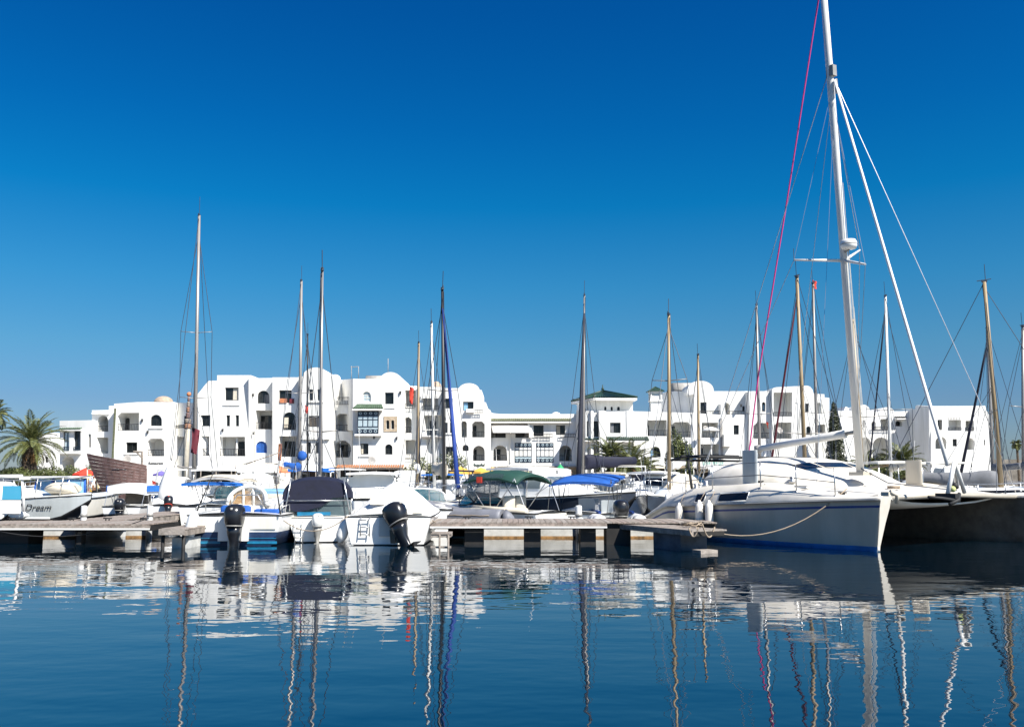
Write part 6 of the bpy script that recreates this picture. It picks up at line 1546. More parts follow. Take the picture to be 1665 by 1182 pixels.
sailboat('sailing boat with a short brown mast before the big vaulted gable', 1135.5, 59, R_(93), 8.5, 2.8, .9, 1.2, mast_px=((1136.5, 765), (1134, 578)), r=.09, mastm='tanmast', spreaders=(), boom=(3, 1.0, None, .2), wr=.015)
sailboat('sailing boat with a slim dark mast crossed by the magenta line', 1233, 55, R_(88), 9.5, 3.0, .95, 1.2, mast_px=((1236, 765), (1229, 497)), r=.09, mastm='alu', spreaders=((.40, .8),), boom=(3.4, 1.0, 'creamcloth', .25), wr=.016)
sailboat('sailing boat with a thick golden mast left of the white catamaran mast', 1306, 41, R_(97), 9.5, 3.0, 1.0, 1.25, mast_px=((1309, 760), (1293.5, 452)), r=.10, mastm='tanmast', spreaders=((.26, 1.1),), jib=('maroon', .05), boom=(3.2, 1.0, None, .25), wr=.014)
sailboat('sailing boat with a grey mast flying a small red and white flag', 1326, 55, R_(92), 10, 3.0, 1.0, 1.25, mast_px=((1329, 765), (1320.5, 462)), r=.10, spreaders=((.36, .95),), boom=(3.4, 1.0, 'whitecloth', .25), wr=.016)
sailboat('sailing boat with a golden mast hidden right behind the catamaran mast', 1394, 45, R_(90), 9, 2.9, 1.0, 1.25, mast_px=((1402, 765), (1384.5, 520)), r=.11, mastm='tanmast', spreaders=((.42, 1.3),), boom=(3, 1.0, None, .25), wr=.013, tip=False)
sailboat('sailing boat with a clean white mast right of the cypress', 1443, 56, R_(85), 10, 3.1, 1.0, 1.25, mast_px=((1448, 765), (1438, 483)), r=.11, mastm='whitemast', spreaders=((.40, 1.35),), jib=('navycloth', .05), boom=(3.4, 1.0, 'creamcloth', .25), wr=.016)
sailboat('sailing boat with a thick golden mast and grey sail cover near the right edge', 1628, 40, R_(-18), 9.5, 3.0, 1.0, 1.3, mast_px=((1636, 780), (1612, 458)), r=.105, mastm='tanmast', spreaders=((.37, 1.15),), boom=(3.6, .22, 'greycloth', .36), xm=.55, wr=.014)
sailboat('sailing boat with a grey mast left of the golden mast near the right edge', 1609, 57, R_(90), 9.5, 3.0, 1.0, 1.25, mast_px=((1614, 765), (1604, 536)), r=.12, spreaders=(), jib=('navycloth', .09), boom=(3.2, 1.0, 'greycloth', .25), wr=.016)
sailboat('sailing boat with a pale mast standing on the right edge of the picture', 1662, 49, R_(90), 9.5, 3.0, 1.0, 1.25, mast_px=((1664, 765), (1660.5, 532)), r=.10, spreaders=((.5, .8),), boom=(3.2, 1.0, 'greycloth', .25), wr=.014)
# flags
def flag(u, v, Y, wpx, hpx, m, label, seed=0):
    p = at(u, v, Y); k = Y / F; mb = MB(); rnd = random.Random(seed)
    G = [[p + Vector((wpx * k * (j / 3) * (1 - .25 * i / 4), .10 * math.sin(2.2 * j + i * .9), -hpx * k * i / 4 - .05 * j)) for j in range(4)] for i in range(5)]
    mb.sheet(G, .015); return tag(mb.build('flag', m), label, 'flag', 'flags')
flag(666, 628, 59.5, 7, 26, 'redcloth', 'long red flag hanging left of the thin varnished mast')
flag(1321.5, 455, 55, 7, 12, 'redcloth', 'small red and white flag at the head of a grey mast')
flag(496, 658, 57.6, 5, 11, 'redcloth', 'small reddish pennant in the rigging left of the white mast')
flag(1246.5, 684, 54, 3, 8, 'redcloth', 'tiny red pennant beside the dark mast crossed by the magenta line')
flag(247, 781, 60, 10, 12, 'redcloth', 'small flag in red and white right of the slatted pavilion')
flag(312, 695, 56.3, 13, 40, 'maroon', 'maroon cloth bundled at the foot of the tallest tan mast')
# ---------------------------------------------------------------- right-middle group
root, Hh = motorboat('white runabout with a green bimini and clear front panel beside the right pontoon', 898, 30.6, R_(145), 5.0, 2.2, .74, 1.0, well=(.4, 2.9), ref=(0, 0), floor=.2)
bimini(root, .7, 2.9, 2.1, 2.14, .28, 'greencloth', True, .75, .16, .02, .06)
arcframe(root, 2.9, 1.8, .95, .42, .3, 'tealglass', 'dark_frame', .04, 'windscreen', 14, .75, 2, 3)
mb = MB(); pp = [(1.3, 1.03), (2.2, 1.05), (2.75, .95), (3.0, .6), (3.08, 0), (3.0, -.6), (2.75, -.95)]; mb.loft([[(x + dx, y * k, z) for x, y in pp] for z, k, dx in ((1.22, 1.0, .12), (1.6, 1, .05), (2.0, .96, -.05))], False, False); mb.build('clear_panel', 'clearvinyl', root)
mb = MB(); mb.box((2.2, 1.07, 1.80), (.22, .02, .2)); mb.build('red_sticker', 'redcloth', root)
seat(root, (1.7, .45, .45), (.5, .6, .5), 'creamcloth', .32); seat(root, (1.9, -.5, .45), (.5, .6, .5), 'creamcloth', .32)
mb = MB(); mb.tube([(.35, .98, .80), (1.4, 1.02, .82), (2.5, 1.0, .87)], .10, 8); mb.build('side_cushion', 'creamcloth', root)
mb = MB(); mb.box((.05, 0, .52), (.14, 1.7, .4)); mb.build('stern_locker', 'gel2', root)
def dinghy(label, u, Y, rz, L=2.9, B=1.5, mt='pvcgrey', r=.22, eng=None, floor='greyplastic'):
    root = thing('inflatable_dinghy', label, 'dinghy', (X(u, Y), Y, 0), rz, 'inflatable dinghies')
    mb = MB(); b_ = B / 2 - r; P = [(-.15, -b_, r * .95)] + [(x, -b_, r * .95) for x in (0, L * .3, L * .6)] + [(L * .6 + (L * .4 - r) * math.sin(a), -b_ * math.cos(a) ** .8, r * .95 + .22 * math.sin(a)) for a in [PI / 2 * i / 5 for i in range(1, 5)]] + [(L - r, 0, r * .95 + .24)]
    P2 = [(x, -y, z) for x, y, z in P[::-1]][1:]; mb.tube(P + P2, r, 10); mb.build('tube', mt, root)
    mb = MB(); 
    for sg in (-1, 1): mb.lathe([(r, -.12), (r * .6, -.28), (.03, -.40)], 10, (-.15, sg * b_, r * .95), Matrix.Rotation(PI / 2, 3, 'Y'))
    mb.build('tube_end', mt, root)
    mb = MB(); mb.box((L * .35, 0, .12), (L * .8, b_ * 2, .05)); mb.box((.12, 0, .30), (.05, b_ * 2, .34)); mb.box((L * .35, 0, r * 1.9), (.28, b_ * 2.1, .04)); mb.build('floor', floor, root)
    mb = MB()
    for sg in (-1, 1): mb.tube([(x, sg * (b_ + r * .96), r * 1.25 - .02 * (k % 2)) for k, x in enumerate((.2, .5, .8, 1.1, 1.4, 1.7))], .014, 5)
    mb.build('grab_line', 'rope', root)
    if eng: outboard(root, (-.02, 0, eng[1]), eng[0], .05, eng[2])
    return root
dinghy('grey inflatable tender with its bow up beside the green-canopied boat', 820, 30.2, R_(158), 3.1, 1.6, 'pvcgrey', .29).location.z = .32
root = dinghy('white inflatable boat with a black outboard behind the right pontoon', 1004, 30.3, R_(92), 3.8, 1.9, 'pvcwhite', .30, (.92, .36, .25))
root.location.z = .12
for yy in (-.55, .55): mb = MB(); mb.tube([(.3, yy, .62), (2.4, yy, .62)], .05, 6); mb.build('tube_stripe', 'stripe', root)
mb = MB(); mb.box((1.5, .1, .62), (.5, .55, .75)); mb.build('console', 'gelgrey', root)
dinghy('small grey inflatable lying left of the white power post', 922, 30.6, R_(160), 2.3, 1.2, 'pvcwhite', .24).location.z = .18
root, Hh = motorboat('open boat shaded by a bright blue bimini behind the right pontoon', 955, 32.6, R_(70), 5.0, 2.1, .7, .95, ref=(1.5, 0), well=(.3, 3.2), hullm=('antiblack', 'gelgrey', 'gel'))
bimini(root, .5, 2.6, 2.2, 1.93, .10, 'bluecloth', True, .7, .05, .30, .07, frame='dark_frame')
mb = MB(); mb.box((2.0, .1, .85), (.5, .6, .6)); mb.build('console', 'gelgrey', root)
root, Hh = cruiser('dark-hulled cruiser with a white cabin behind the blue bimini', 1033, 35.2, R_(-38), 7.6, 2.7, 1.05, 1.36, ('antiblack', 'navyhull', 'gel2'), (0, 0, 0, 1, 1, 1, 2), cab=(1.8, 5.6, .95), ref=(7.6, 0), winm='greyglass', zboot=.12, hard=('gel', 2.35, 1.2, 3.4), cw=.82)
root, Hh = motorboat('white motor boat under a smooth white cover right of the dark-hulled cruiser', 1030, 41, R_(-70), 5.8, 2.2, .85, 1.1, ref=(3, 0), well=(.3, .9)); cover_tent(root, Hh, .4, 5.2, ((.4, 1.1), (1.6, 1.35), (3.4, 1.5), (5.2, 1.2)), 'whitecloth')
cruiser('white cabin cruiser with a beige hood and dark windows left of the catamaran', 1118, 47, R_(-30), 7, 2.7, 1.05, 1.35, cab=(1.4, 5.2, 1.05), ref=(3.4, 0), hullm=('antiblack', 'gel', 'gel'), roofm='gel', hard=('whitecloth', 2.25, .6, 2.6))
for u, Y, rz, lab, kw in ((770, 45, -75, 'white cabin boat partly hidden behind the green canopy', dict(cab=(1.6, 5, .9))), (833, 50, 80, 'white boat with a cream canopy behind the lime parasols', dict(cab=(1.6, 5, .8), hard=('creamcloth', 2.4, .4, 2.4))),
        (905, 46, 95, 'white motor yacht with a stepped fly-bridge left of the blue bimini', dict(cab=(1.8, 5.6, .95), fly=.45)), (1183, 49, -100, 'grey motor yacht with a dark stern frame behind the catamaran', dict(cab=(1.8, 5.6, 1.0), fly=.4, arch=True, hullm=('antiblack', 'gelgrey', 'gel'))),
        (655, 66, 85, 'white cruiser in front of the flowering bush', dict(cab=(1.8, 5.6, 1.0), fly=.5)), (560, 63, 92, 'white cruiser below the round horseshoe arch', dict(cab=(1.8, 5.6, 1.0), hard=('gel', 2.6, .4, 2.6))),
        (430, 66, 88, 'white fishing boat in front of the thatched terrace', dict(cab=(3.0, 5.6, 1.0), roofm='gel2')), (1010, 62, -80, 'white yacht with a tall wheelhouse before the broad low palm', dict(cab=(2.0, 5.8, 1.2), arch=True)),
        (860, 66, 90, 'white yacht below the left lattice window', dict(cab=(2.0, 5.8, 1.0))), (745, 64, 94, 'white yacht below the yellow parasols', dict(cab=(2.0, 5.8, .9), hard=('navycloth', 2.5, .4, 2.2))),
        (1475, 40, 100, 'grey-canopied boat behind the upright board of the catamaran', dict(cab=(2.4, 5.4, .8), hard=('gel2', 2.65, .3, 2.4), winm='greyglass', hullm=('antiblack', 'gelgrey', 'gel'))), (1556, 46, 92, 'white hard-topped boat behind the anchor tripod', dict(cab=(2.6, 5.6, .8), hard=('gel2', 2.75, .3, 2.6), arch=False)),
        (1590, 60, 90, 'pale yacht with a white frame arch near the right edge', dict(cab=(2.4, 5.6, 1.1), fly=.5, arch=True)), (1395, 62, 88, 'white yacht in front of the far right wing', dict(cab=(2.0, 5.8, 1.2), fly=.4))):
    cruiser(lab, u, Y, R_(rz), 7.4, 2.7, 1.0, 1.35, **kw)

for u, Y, rz, lab, kw in ((712, 56, 80, 'white sports cruiser between the leaning mast and the black mast', dict(cab=(2.2, 5.4, .8), hard=('skycloth', 2.2, .3, 1.9))), (978, 57, 70, 'white cruiser with a cream canopy behind the blue bimini boat', dict(cab=(2.2, 5.6, .9), hard=('creamcloth', 2.3, .3, 2.0), fly=.3)),
        (1062, 53, -80, 'small white cabin boat left of the cream-hooded sailing boat', dict(cab=(1.6, 5.0, 1.0), L=6.4, B=2.3)), (255, 62, 92, 'white fishing boat behind the cone-shaped canvas', dict(cab=(3.0, 5.6, 1.0), arch=True)),
        (1225, 62, 85, 'cream motor yacht behind the catamaran cabin', dict(cab=(2.0, 5.6, 1.1), roofm='gel2', fly=.4, arch=True)), (470, 50, 84, 'small white cuddy boat behind the navy tent', dict(cab=(2.2, 5.0, .7), L=6, B=2.2))):
    kw = dict(dict(L=7.4, B=2.7), **kw); cruiser(lab, u, Y, R_(rz), kw.pop('L'), kw.pop('B'), 1.0, 1.35, **kw)
# ------------------------------------------------------------------ the catamaran
ch, cl = Vector((.52, -.854, 0)), Vector((.854, .52, 0))
bow = onz(1428, 897, 0.0)
cang = math.atan2(ch.y, ch.x)
cat = thing('catamaran', 'big white catamaran with a blue waterline moored at the right', 'catamaran', bow, cang)
CL, CB, SP = 8.4, 1.5, 6.6          # length, hull beam, distance between the hulls
CW = lambda s, t, z: Vector(bow) - ch * s + cl * t + Vector((0, 0, z))      # world point: s aft of the stem, t to the far hull
kz = lambda s: 1.30 - .048 * s if s < 7.3 else .95 - .34 * (s - 7.3)        # knuckle height
def hb(s):
    k = min(1, (s + .02) / 4.6); return CB / 2 * max(.26, (1 - (1 - k) ** 2.0) ** .9) * (1 if s < 6 else 1 - .18 * (s - 6) / 2.4)
def crown(s):                      # height of the side deck crown above the knuckle
    if s < .25: return .05
    a = min(1, (s - .25) / 3.6); a = a * a * (3 - 2 * a); return .05 + .50 * a - (0 if s < 6.0 else .46 * ((s - 6.0) / 2.4) ** 1.3)
M['gelcat'] = mat('shade_toned_gelcoat', (0.48, 0.435, 0.36), 0.34, var=0.12, scale=.9, streak=True, coat=0.3)  # hull sides toned darker and warmer than the deck: shade put into the colour
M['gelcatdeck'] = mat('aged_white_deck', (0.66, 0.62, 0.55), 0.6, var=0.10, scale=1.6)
def cat_hull(t0, name, side='gelcat'):
    n = 34; secs = []
    for i in range(n + 1):
        s = CL * (i / n) ** 1.25; b_ = hb(s); z = kz(s); c = crown(s)
        rake = -.29 * (1 - min(1, s / 1.0)) if s < 1 else 0      # stem rakes forward above the water
        def P(y, zz): return (-s - rake * 0 + (.30 * max(0, zz) / 1.3) * max(0, 1 - s / 1.2), t0 + y, zz)
        sterndrop = max(0, s - 7.0) * .22
        q = min(1, .30 + s / 1.6); q2 = .5 + .5 * q
        half = [(0, -.40 + sterndrop), (.62 * b_ * q, -.26 + sterndrop), (.84 * b_ * q, 0.02), (.86 * b_ * q, .125), (.93 * b_ * q2, z * .55), (.985 * b_, z - .19), (.99 * b_, z - .13), (1.0 * b_, z), (1.0 * b_ + .045, z + .012), (1.0 * b_ + .04, z + .05), (.90 * b_, z + .05 + c * .45), (.62 * b_, z + .05 + c * .92), (0, z + .05 + c)]
        # out side (toward the quay camera) is -y ; make a closed ring
        secs.append([P(-y, zz) for y, zz in half] + [P(y, zz) for y, zz in half[-2:0:-1]])
    mb = MB(); rm = [0, 0, 0, 1, 1, 2, 1, 3, 3, 3, 3, 3]; rm = rm + rm[::-1]
    mb.loft(secs, True, True, mi=1, rowmi=rm); mb.m[-2] = 3; mb.m[-1] = 1  # bow cap takes the lighter deck tone to paint the sun on it
    o = mb.build(name, ['bootblue' if side == 'gelcat' else side, side, 'stripe' if side == 'gelcat' else side, 'gelcatdeck'], cat)  # far hull's boot and stripe take the same shade colour
    return o
M['shadehull'] = mat('hull_shade_colour', (0.13, 0.115, 0.095), 0.4, var=.25)  # shade between the hulls put into the far hull's colour
cat_hull(0, 'hull'); cat_hull(SP, 'hull', 'shadehull')['label'] = 'far hull with its shade put into a dark grey colour below the white deck'
# rubbing strake under the deck edge
for t0 in (0, SP):
    mb = MB()
    for sg in (-1, 1): mb.tube([(-s + .32 * max(0, 1 - s / 1.2), t0 + sg * (hb(s) + .045), kz(s) + .005) for s in [CL * (i / 24) ** 1.2 for i in range(22)]], .022, 6)
    mb.build('rub_rail', 'greyplastic', cat)
# bridge deck: curved foredeck from hull to hull, front lip, underside
mb = MB(); G = []
def dz(s, t):
    q = (t - SP / 2) / (SP / 2); k = min(1, max(0, s / 2.6)); return kz(s) + .06 + .10 * (1 - q * q) + .30 * k * k * (3 - 2 * k) * (1 - q ** 4)
ss = [.12, .4, .8, 1.3, 1.9, 2.5, 3.2, 4, 5, 6, 7, 7.6]
for s in ss: G.append([(-s, .25 + (SP - .5) * j / 12, dz(s, .25 + (SP - .5) * j / 12)) for j in range(13)])
mb.sheet(G, .10); mb.build('bridge_deck', 'gelcatdeck', cat)
mb = MB(); S = []
for s, z0 in ((.3, 1.17), (1.0, 1.08), (2.2, .98), (4, .92), (7.6, .9)): S.append([(-s, .5 + (SP - 1) * j / 8, z0 + .25 * abs(2 * j / 8 - 1) ** 3) for j in range(9)])
mb.sheet(S, .04); mb.build('nacelle', 'gelcatdeck', cat)
mb = MB(); mb.tube([(-.12, .1, kz(0) + .02), (-.10, SP / 2, kz(0) + .10), (-.12, SP - .1, kz(0) + .02)], .075, 10); mb.build('cross_beam', 'gelcat', cat)
# cabin top
mb = MB(); S = []
for s, w0, w1, zt in ((1.9, .5, 0, 1.72), (2.7, 1.7, 0, 1.86), (3.5, 2.35, 0, 2.10), (4.4, 2.70, 0, 2.40), (5.0, 2.80, 0, 2.50), (5.8, 2.85, 0, 2.53), (6.5, 2.80, 0, 2.46), (7.0, 2.7, 0, 2.28)):
    ring = []
    for j in range(17):
        a = PI * j / 16; ring.append((-s, SP / 2 + w0 * math.copysign(abs(math.cos(a)) ** .75, math.cos(a)), 1.42 + (zt - 1.42) * abs(math.sin(a)) ** .7))
    S.append(ring)
mb.loft(S, False, False)
for r in (S[0], S[-1]): mb.add(r, [tuple(range(len(r)))])
mb.build('cabin', 'gelcatdeck', cat)
mb = MB()
for j0, j1 in ((5, 7), (7, 9), (9, 11)):
    P = []
    for t, k in ((.30, 0), (.80, 0), (.80, 1), (.30, 1)):
        a, c = S[2], S[3]; j = j0 + .12 if k == 0 else j1 - .12; jj = int(j); f = j - jj
        lerp = lambda r: Vector(r[jj]).lerp(Vector(r[min(16, jj + 1)]), f)
        P.append(lerp(a).lerp(lerp(c), t) + Vector((.012, 0, .014)))
    mb.add(P, [(0, 1, 2, 3)])
mb.build('windscreen', 'darkglass', cat)
mb = MB()
for sg in (0, 1):
    for s0, s1 in ((4.3, 5.2), (5.35, 6.3), (6.45, 7.3)):
        P = []
        for s, f in ((s0, .50), (s1, .50), (s1, .80), (s0, .80)):
            for i in range(len(S) - 1):
                if -S[i][0][0] <= s <= -S[i + 1][0][0]: break
            tt = (s + S[i][0][0]) / (-S[i + 1][0][0] + S[i][0][0]); jf = 3.4 * f if sg == 0 else 16 - 3.4 * f; jj = int(jf)
            q = Vector(S[i][jj]).lerp(Vector(S[i][jj + 1]), jf - jj).lerp(Vector(S[i + 1][jj]).lerp(Vector(S[i + 1][jj + 1]), jf - jj), tt)
            P.append(q + Vector((0, -.014 if q.y < SP / 2 else .014, .004)))
        #mb.add(P, [(0, 1, 2, 3)])
# dark hull windows on the near side
def hull_pt(s, f):          # along the inclined side between knuckle and crown
    b_, z, c = hb(s), kz(s), crown(s); a0, a1 = Vector((b_ + .04, z + .05)), Vector((.90 * b_, z + .05 + c * .45)); a2 = Vector((.62 * b_, z + .05 + c * .92))
    q = a0.lerp(a1, f * 2) if f < .5 else a1.lerp(a2, f * 2 - 1); return Vector((-s, -q.x - .012, q.y))
for s0, s1, f0, f1 in ((3.72, 4.85, .08, .56), (5.45, 5.85, .10, .60)):
    mb = MB(); mb.loft([[hull_pt(s0 + (s1 - s0) * i / 6, f0 + (f1 - f0) * j / 4) for j in range(5)] for i in range(7)], False, False); wn = mb.build('window', 'darkglass', cat)
    mb = MB(); P = [hull_pt(s0, f0), hull_pt(s1, f0), hull_pt(s1, f1), hull_pt(s0, f1), hull_pt(s0, f0)]; mb.tube(P, .018, 5); mb.build('frame', 'gel', wn)
# stanchions and guard wires
mw = MB(); tops = []; lows = []
for s in (1.05, 2.2, 3.4, 5.3, 6.5):
    mb = MB(); p = Vector((-s, -hb(s) * .72, kz(s) + crown(s) * .75)); mb.tube([p, p + Vector((0, 0, .78))], .018, 6); mb.tube([p, p + Vector((0, 0, .05))], .04, 8); tops.append(p + Vector((0, 0, .76))); lows.append(p + Vector((0, 0, .40))); mb.build('stanchion', 'steel', cat)
mw.tube(tops, .008, 4); mw.tube(lows, .012, 4); mw.build('guard_wire', 'wire', cat)
mb = MB()
for s0, s1 in ((1.15, 2.1), (2.3, 3.35)):
    mb.tube([(-s0, -hb(s0) * .60, kz(s0) + crown(s0) * .88), (-s1, -hb(s1) * .60, kz(s1) + crown(s1) * .92 + .04)], .022, 5)
mb.build('toe_rail', 'rubber', cat)
for s in (1.1, 4.0):
    mb = MB(); q = Vector((-s, .1, kz(s) + crown(s) + .06)); mb.tube([q + Vector((-.13, 0, .04)), q + Vector((.13, 0, .04))], .02, 6); mb.box(q, (.12, .06, .05)); mb.build('cleat', 'rubber', cat)
mb = MB()
for k in range(4):
    mb.box((-1.5 - k * .3, .55 + k * .12, kz(1.5) + crown(1.5) + .075 + k * .05), (.22, .03, .012), .5)
mb.build('deck_grip', 'greyplastic', cat)
# raised daggerboards
for t0, s0, nm in ((.05, 4.35, 'near'), (SP - .5, 3.2, 'far')):
    mb = MB(); z0, z1 = kz(s0) + .1, at(1222, 731, 26.9).z if nm == 'near' else 2.42
    def foil(z, k=1.0): return [(-s0 + .02 * (z - z0) + .30 * k * math.copysign(abs(math.cos(a)) ** .7, math.cos(a)), t0 + .06 * math.sin(a), z) for a in [2 * PI * i / 14 for i in range(14)]]
    mb.loft([foil(z0), foil(z0 + .1), foil(z1 - .03), foil(z1, .95)]); mb.build('daggerboard', 'gelgrey' if nm == 'near' else 'gelcat', cat)
    mb = MB(); mb.box((-s0, t0, z0 + crown(s0) * .72), (.8, .22, .08)); mb.build('daggerboard_slot', 'gelcat', cat)
# mast, boom, spreaders, rig
Ym = 26.8
foot = at(1399, 770, Ym); head = at(1340, 0, Ym); dd = head - foot
top = foot + dd * 1.16
loc = lambda P: Vector(((Vector(P) - Vector(bow)).dot(ch), (Vector(P) - Vector(bow)).dot(cl), P[2]))
f_, t_ = loc(foot), loc(top)
def onmast(v):               # local point on the mast at image height v
    r0 = at(1340, v, Ym); k = (r0.z - foot.z) / dd.z; return loc(foot + dd * k)
mb = MB(); mb.loft([[p + Vector((  .118 * k * math.cos(a), .092 * k * math.sin(a), 0)) for a in [2 * PI * i / 14 for i in range(14)]] for p, k in ((f_, 1), (f_.lerp(t_, .5), 1), (f_.lerp(t_, .72), 1), (t_, .8))]); mast = mb.build('mast', 'whitemast', cat)
mb = MB(); mb.box(f_, (.5, .4, .1)); mb.build('mast_foot', 'gelcat', mast)
mb = MB(); q = onmast(118); mb.box(q + Vector((.06, 0, 0)), (.26, .17, .34)); mb.tube([q + Vector((.2, 0, -.3)), q + Vector((.24, 0, -.75))], .05, 6); mb.build('mast_fitting', 'greyplastic', mast)
sq = onmast(424); mb = MB(); tips = []
for P in (at(1291, 423, Ym), at(1398, 407, Ym + 2.2), at(1407, 430, Ym - 1.6)): 
    L_ = loc(P); mb.tube([sq, L_], .05, 7, .03); tips.append(L_)
mb.build('spreader', 'whitemast', mast)
rq = loc(at(1380, 397, Ym - .35)); o = MB(); o.lathe([(.06, -.16), (.20, -.14), (.235, -.06), (.235, .04), (.20, .12), (.02, .14)], 18, rq, sc=(1, 1)); o.build('radar_dome', 'gel', mast)
mb = MB(); mb.lathe([(.237, -.03), (.237, .0)], 18, rq); mb.tube([rq + Vector((0, 0, -.15)), sq + Vector((0, 0, .22)), sq], .035, 6); mb.build('radar_bracket', 'greyplastic', mast)
mb = MB(); mb.tube([tips[0], tips[0] + Vector((0, 0, .35))], .012, 4); mb.build('aerial', 'wire', mast)
a, c = loc(at(1376, 705, Ym + .35)), loc(at(1233, 730, Ym + 4.2)); mb = MB(); mb.tube([a, a.lerp(c, .5), c], .13, 10, .095); bo = mb.build('boom', 'whitemast', cat)
mb = MB(); mb.tube([onmast(702), a], .06, 6); mb.lathe([(.03, -.14), (.14, -.1), (.14, .1), (.03, .14)], 8, c); mb.build('gooseneck', 'greyplastic', bo)
# roller-furled headsail and stays
jf = loc(at(1541, 757, 23.6)); jt = loc(at(1357, 131, Ym - .35))
mb = MB(); mb.tube([jf, jf.lerp(jt, .12), jf.lerp(jt, .6), jt], .052, 8, .036); mb.build('furled_jib', 'whitecloth', cat)
mb = MB()
hs = onmast(112); ww = [(hs, loc(at(1600, 668, 25.2)), .011), (loc(at(1600, 668, 25.2)), Vector((-.2, SP, kz(.2) + .1)), .011),
      (hs, Vector((-6.0, -.45, kz(6.0) + .5)), .012), (hs, Vector((-6.0, SP + .45, kz(6.0) + .5)), .012), (onmast(150), tips[0], .010), (tips[0], Vector((-6.2, -.5, kz(6.2) + .5)), .010),
      (onmast(150), tips[1], .010), (tips[1], Vector((-6.2, SP + .5, kz(6.2) + .5)), .010), (onmast(150), tips[2], .008), (tips[2], onmast(690), .008), (onmast(160), loc(at(1287, 720, 32)), .008), (onmast(200), Vector((-2.2, .4, kz(2.2) + .5)), .009)]
for p, q, r in ww: mb.tube([p, q], r, 4, caps=False)
mb.build('standing_rigging', 'steel', cat)
mb = MB(); p0, p1 = loc(at(1331, -2, Ym + .2)), loc(at(1233, 610, Ym + 2.4)); mb.tube([p0 + (p0 - p1) * .12, p0, p0.lerp(p1, .5) + Vector((0, 0, -.12)), p1, loc(at(1217, 742, Ym + 3.0)), loc(at(1213, 780, Ym + 2.6))], .024, 5); mb.build('halyard', 'pink', cat)
mb = MB(); mb.tube([f_ + Vector((.1, -.1, .15)), Vector((-1.7, SP / 2 - .5, dz(1.7, SP / 2 - .5) + .12)), Vector((-.3, SP / 2 + .6, dz(.3, SP / 2) + .05))], .016, 5); mb.build('deck_line', 'wire', cat)
mb = MB()
for k in range(3): mb.tube([onmast(300 + 100 * k) + Vector((.17, .03 * k, 0)), f_ + Vector((.22, .06 * k - .06, .25))], .010, 4)
mb.build('halyards', 'wirewhite', mast)
# anchor tripod and roller on the cross beam
mb = MB(); ap = loc(at(1552, 750, 23.5)); 
for q in (loc(at(1541, 803, 23.35)), loc(at(1568, 800, 24.2)), loc(at(1556, 792, 25.2))): mb.tube([ap, q], .055, 8)
mb.build('bow_tripod', 'whitemast', cat)
mb = MB(); g = loc(at(1540, 806, 23.3)); mb.box(g, (.55, .16, .12)); mb.tube([g + Vector((.1, -.9, -.02)), g + Vector((.2, -.5, -.05)), g + Vector((.25, .1, -.12))], .04, 6); mb.tube([g + Vector((.25, -.3, -.2)), g + Vector((.3, 0, -.1)), g + Vector((.1, .35, .05))], .045, 6); mb.ball(loc(at(1553, 790, 23.7)), .09, 8); mb.build('anchor', 'rubber', cat)
mb = MB(); mb.ball(loc(at(1549, 795, 23.5)), .08, 8, mi=0); mb.build('anchor_light', 'lime', cat)
mb = MB(); g = loc(at(1445, 803, 22.6)); mb.tube([g + Vector((.1, -.08, .06)), g + Vector((.16, .1, -.02)), g + Vector((.1, .15, -.22))], .05, 7); mb.box(g, (.22, .3, .1)); mb.build('bow_roller', 'creamcloth', cat)
# stern gantry behind the cabin
mb = MB(); z0 = 2.55; 
for t in (.4, SP - .4): mb.tube([(-7.2, t, 1.2), (-7.4, t, z0)], .045, 7)
mb.tube([(-7.4, .1, z0), (-7.4, SP - .1, z0)], .05, 7); mb.tube([(-8.1, .3, z0 - .1), (-8.1, SP - .3, z0 - .1)], .04, 7); mb.tube([(-7.4, .3, z0), (-8.1, .3, z0 - .1)], .04, 6); mb.tube([(-7.4, SP - .3, z0), (-8.1, SP - .3, z0 - .1)], .04, 6); mb.build('stern_gantry', 'rubber', cat)
mb = MB(); mb.box((-7.75, 2.0, z0 + .06), (.6, 1.5, .04)); mb.build('solar_panel', 'darkglass', cat)
# mooring lines and fenders
def line(P, Q, sag, r, m, label, n=14, name='mooring_line'):
    mb = MB(); mb.tube([Vector(P).lerp(Vector(Q), i / n) - Vector((0, 0, sag * 4 * (i / n) * (1 - i / n))) for i in range(n + 1)], r, 6)
    o = mb.build(name, m); return tag(o, label, 'rope', 'mooring lines')
line(CW(.9, .05, kz(.9) + .32), onz(1135, 857, .57), .62, .016, 'rope', 'slack rope from the catamaran bow to the angled pontoon')
line(at(1142, 852, 23.2), at(1162, 857, 23.6), .28, .02, 'rope', 'loop of tan rope hanging off the end of the angled pontoon')
line(at(1120, 858, 22.9), at(1135, 857, 22.8), .22, .02, 'rope', 'short tan rope loop under the angled pontoon tip')
for k, (u, v, Lf, sx) in enumerate(((1105, 836, .55, 7.3), (1137, 839, .80, 6.6), (1153.5, 841, .86, 6.1))):
    for _ in range(1):
        # hang against the near hull: find where the column meets the hull side
        best = min(((abs((lambda P: 832.5 + F * P.x / (P.y * cp + (P.z - H) * sp))(CW(s, -hb(s) - .14, kz(s) - .25)) - u), s) for s in [5 + i * .02 for i in range(220)]), key=lambda q: q[0])[1]
        P = CW(best, -hb(best) - .14, 0); zc = at(u, v, P.y).z
        fender((P.x, P.y, zc), Lf, .125, ('short white fender nearest the stern of the catamaran', 'long white fender in the middle of the catamaran trio', 'long white fender nearest the bow of the catamaran trio')[k], 'gel2', tuple(CW(best, -hb(best) + .1, kz(best) + .4)), 'catamaran fenders')
rnd = random.Random(3)
o = thing('rope_pile', 'tangle of tan mooring rope on the tip of the angled pontoon', 'rope', onz(1126, 856, .58)); mb = MB()
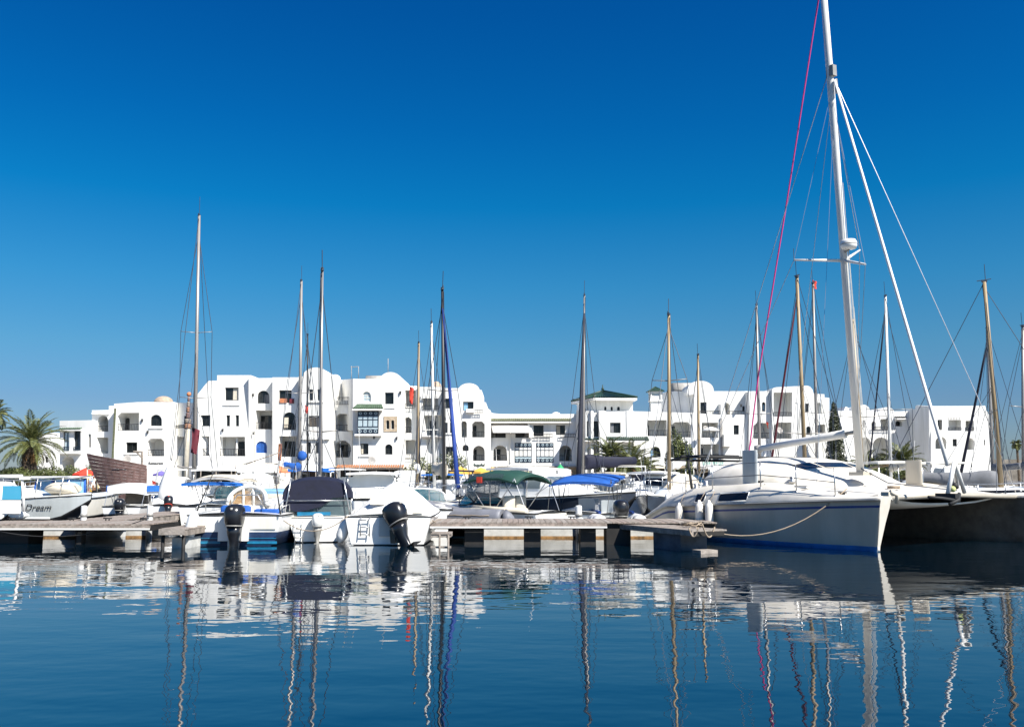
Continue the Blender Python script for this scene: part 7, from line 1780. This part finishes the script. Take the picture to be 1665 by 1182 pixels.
pts = [Vector((rnd.uniform(-.3, .3), rnd.uniform(-.22, .22), .02 + .09 * rnd.random())) for i in range(40)]; mb.tube(pts, .018, 5); mb.build('coil', 'rope', o)
mb = MB(); mb.tube([(-.1, -.25, 0), (-.12, -.3, -.6), (-.08, -.3, -.95)], .016, 5); mb.tube([(.05, -.25, 0), (.03, -.3, -.5), (.1, -.3, -.9)], .016, 5); mb.build('hanging_end', 'rope', o)

line(at(322, 838, 25.4), onz(300, 850, .58), .10, .016, 'rope', 'short line from the blue-transomed boat to the finger pontoon')
line(at(0, 864, 26.3), at(242, 842, 26.6), .30, .014, 'rubber', 'dark slack line sagging along the left pontoon')
line(at(203, 821, 42), at(236, 838, 29.3), .35, .014, 'wirewhite', 'thin white line from the small bimini boat to the left pontoon')
line(at(567, 838, 25.6), at(461, 846, 25.6), .35, .014, 'rope', 'slack line between the white covered boat and the blue-transomed boat')
line(at(703, 846, 26.0), onz(716, 846, .62), .05, .016, 'rope', 'short line from the white covered boat to the right pontoon')
line(at(1086, 846, 27.5), onz(1040, 846, .60), .25, .016, 'rope', 'line from the catamaran stern to the right pontoon')

# deck gear of the catamaran
for s0, t0 in ((2.3, .05), (2.3, SP - .05)):
    mb = MB(); z = kz(s0) + crown(s0) + .06; mb.box((-s0, t0, z), (.5, .46, .05)); hf = mb.build('hatch', 'gel', cat); mb = MB(); mb.box((-s0, t0, z + .031), (.42, .38, .012)); mb.build('hatch_glass', 'darkglass', hf)
for s0, t0 in ((6.0, -.15), (6.5, -.1), (3.6, 1.0)):
    mb = MB(); z = kz(s0) + crown(s0) + .03 if t0 < .5 else dz(s0, t0) + .25; mb.lathe([(.10, z), (.09, z + .05), (.06, z + .09), (.075, z + .17), (.03, z + .18)], 12, (-s0, t0, 0)); mb.build('winch', 'steel', cat)
mb = MB(); P = []
for i in range(60): a = i * .55; P.append(Vector((-1.15 + .16 * math.cos(a) * (1 + .1 * math.sin(i)), SP / 2 - 1.0 + .16 * math.sin(a), dz(1.15, SP / 2 - 1) + .04 + .0012 * i)))
mb.tube(P, .014, 5); mb.build('coiled_line', 'rope', cat)
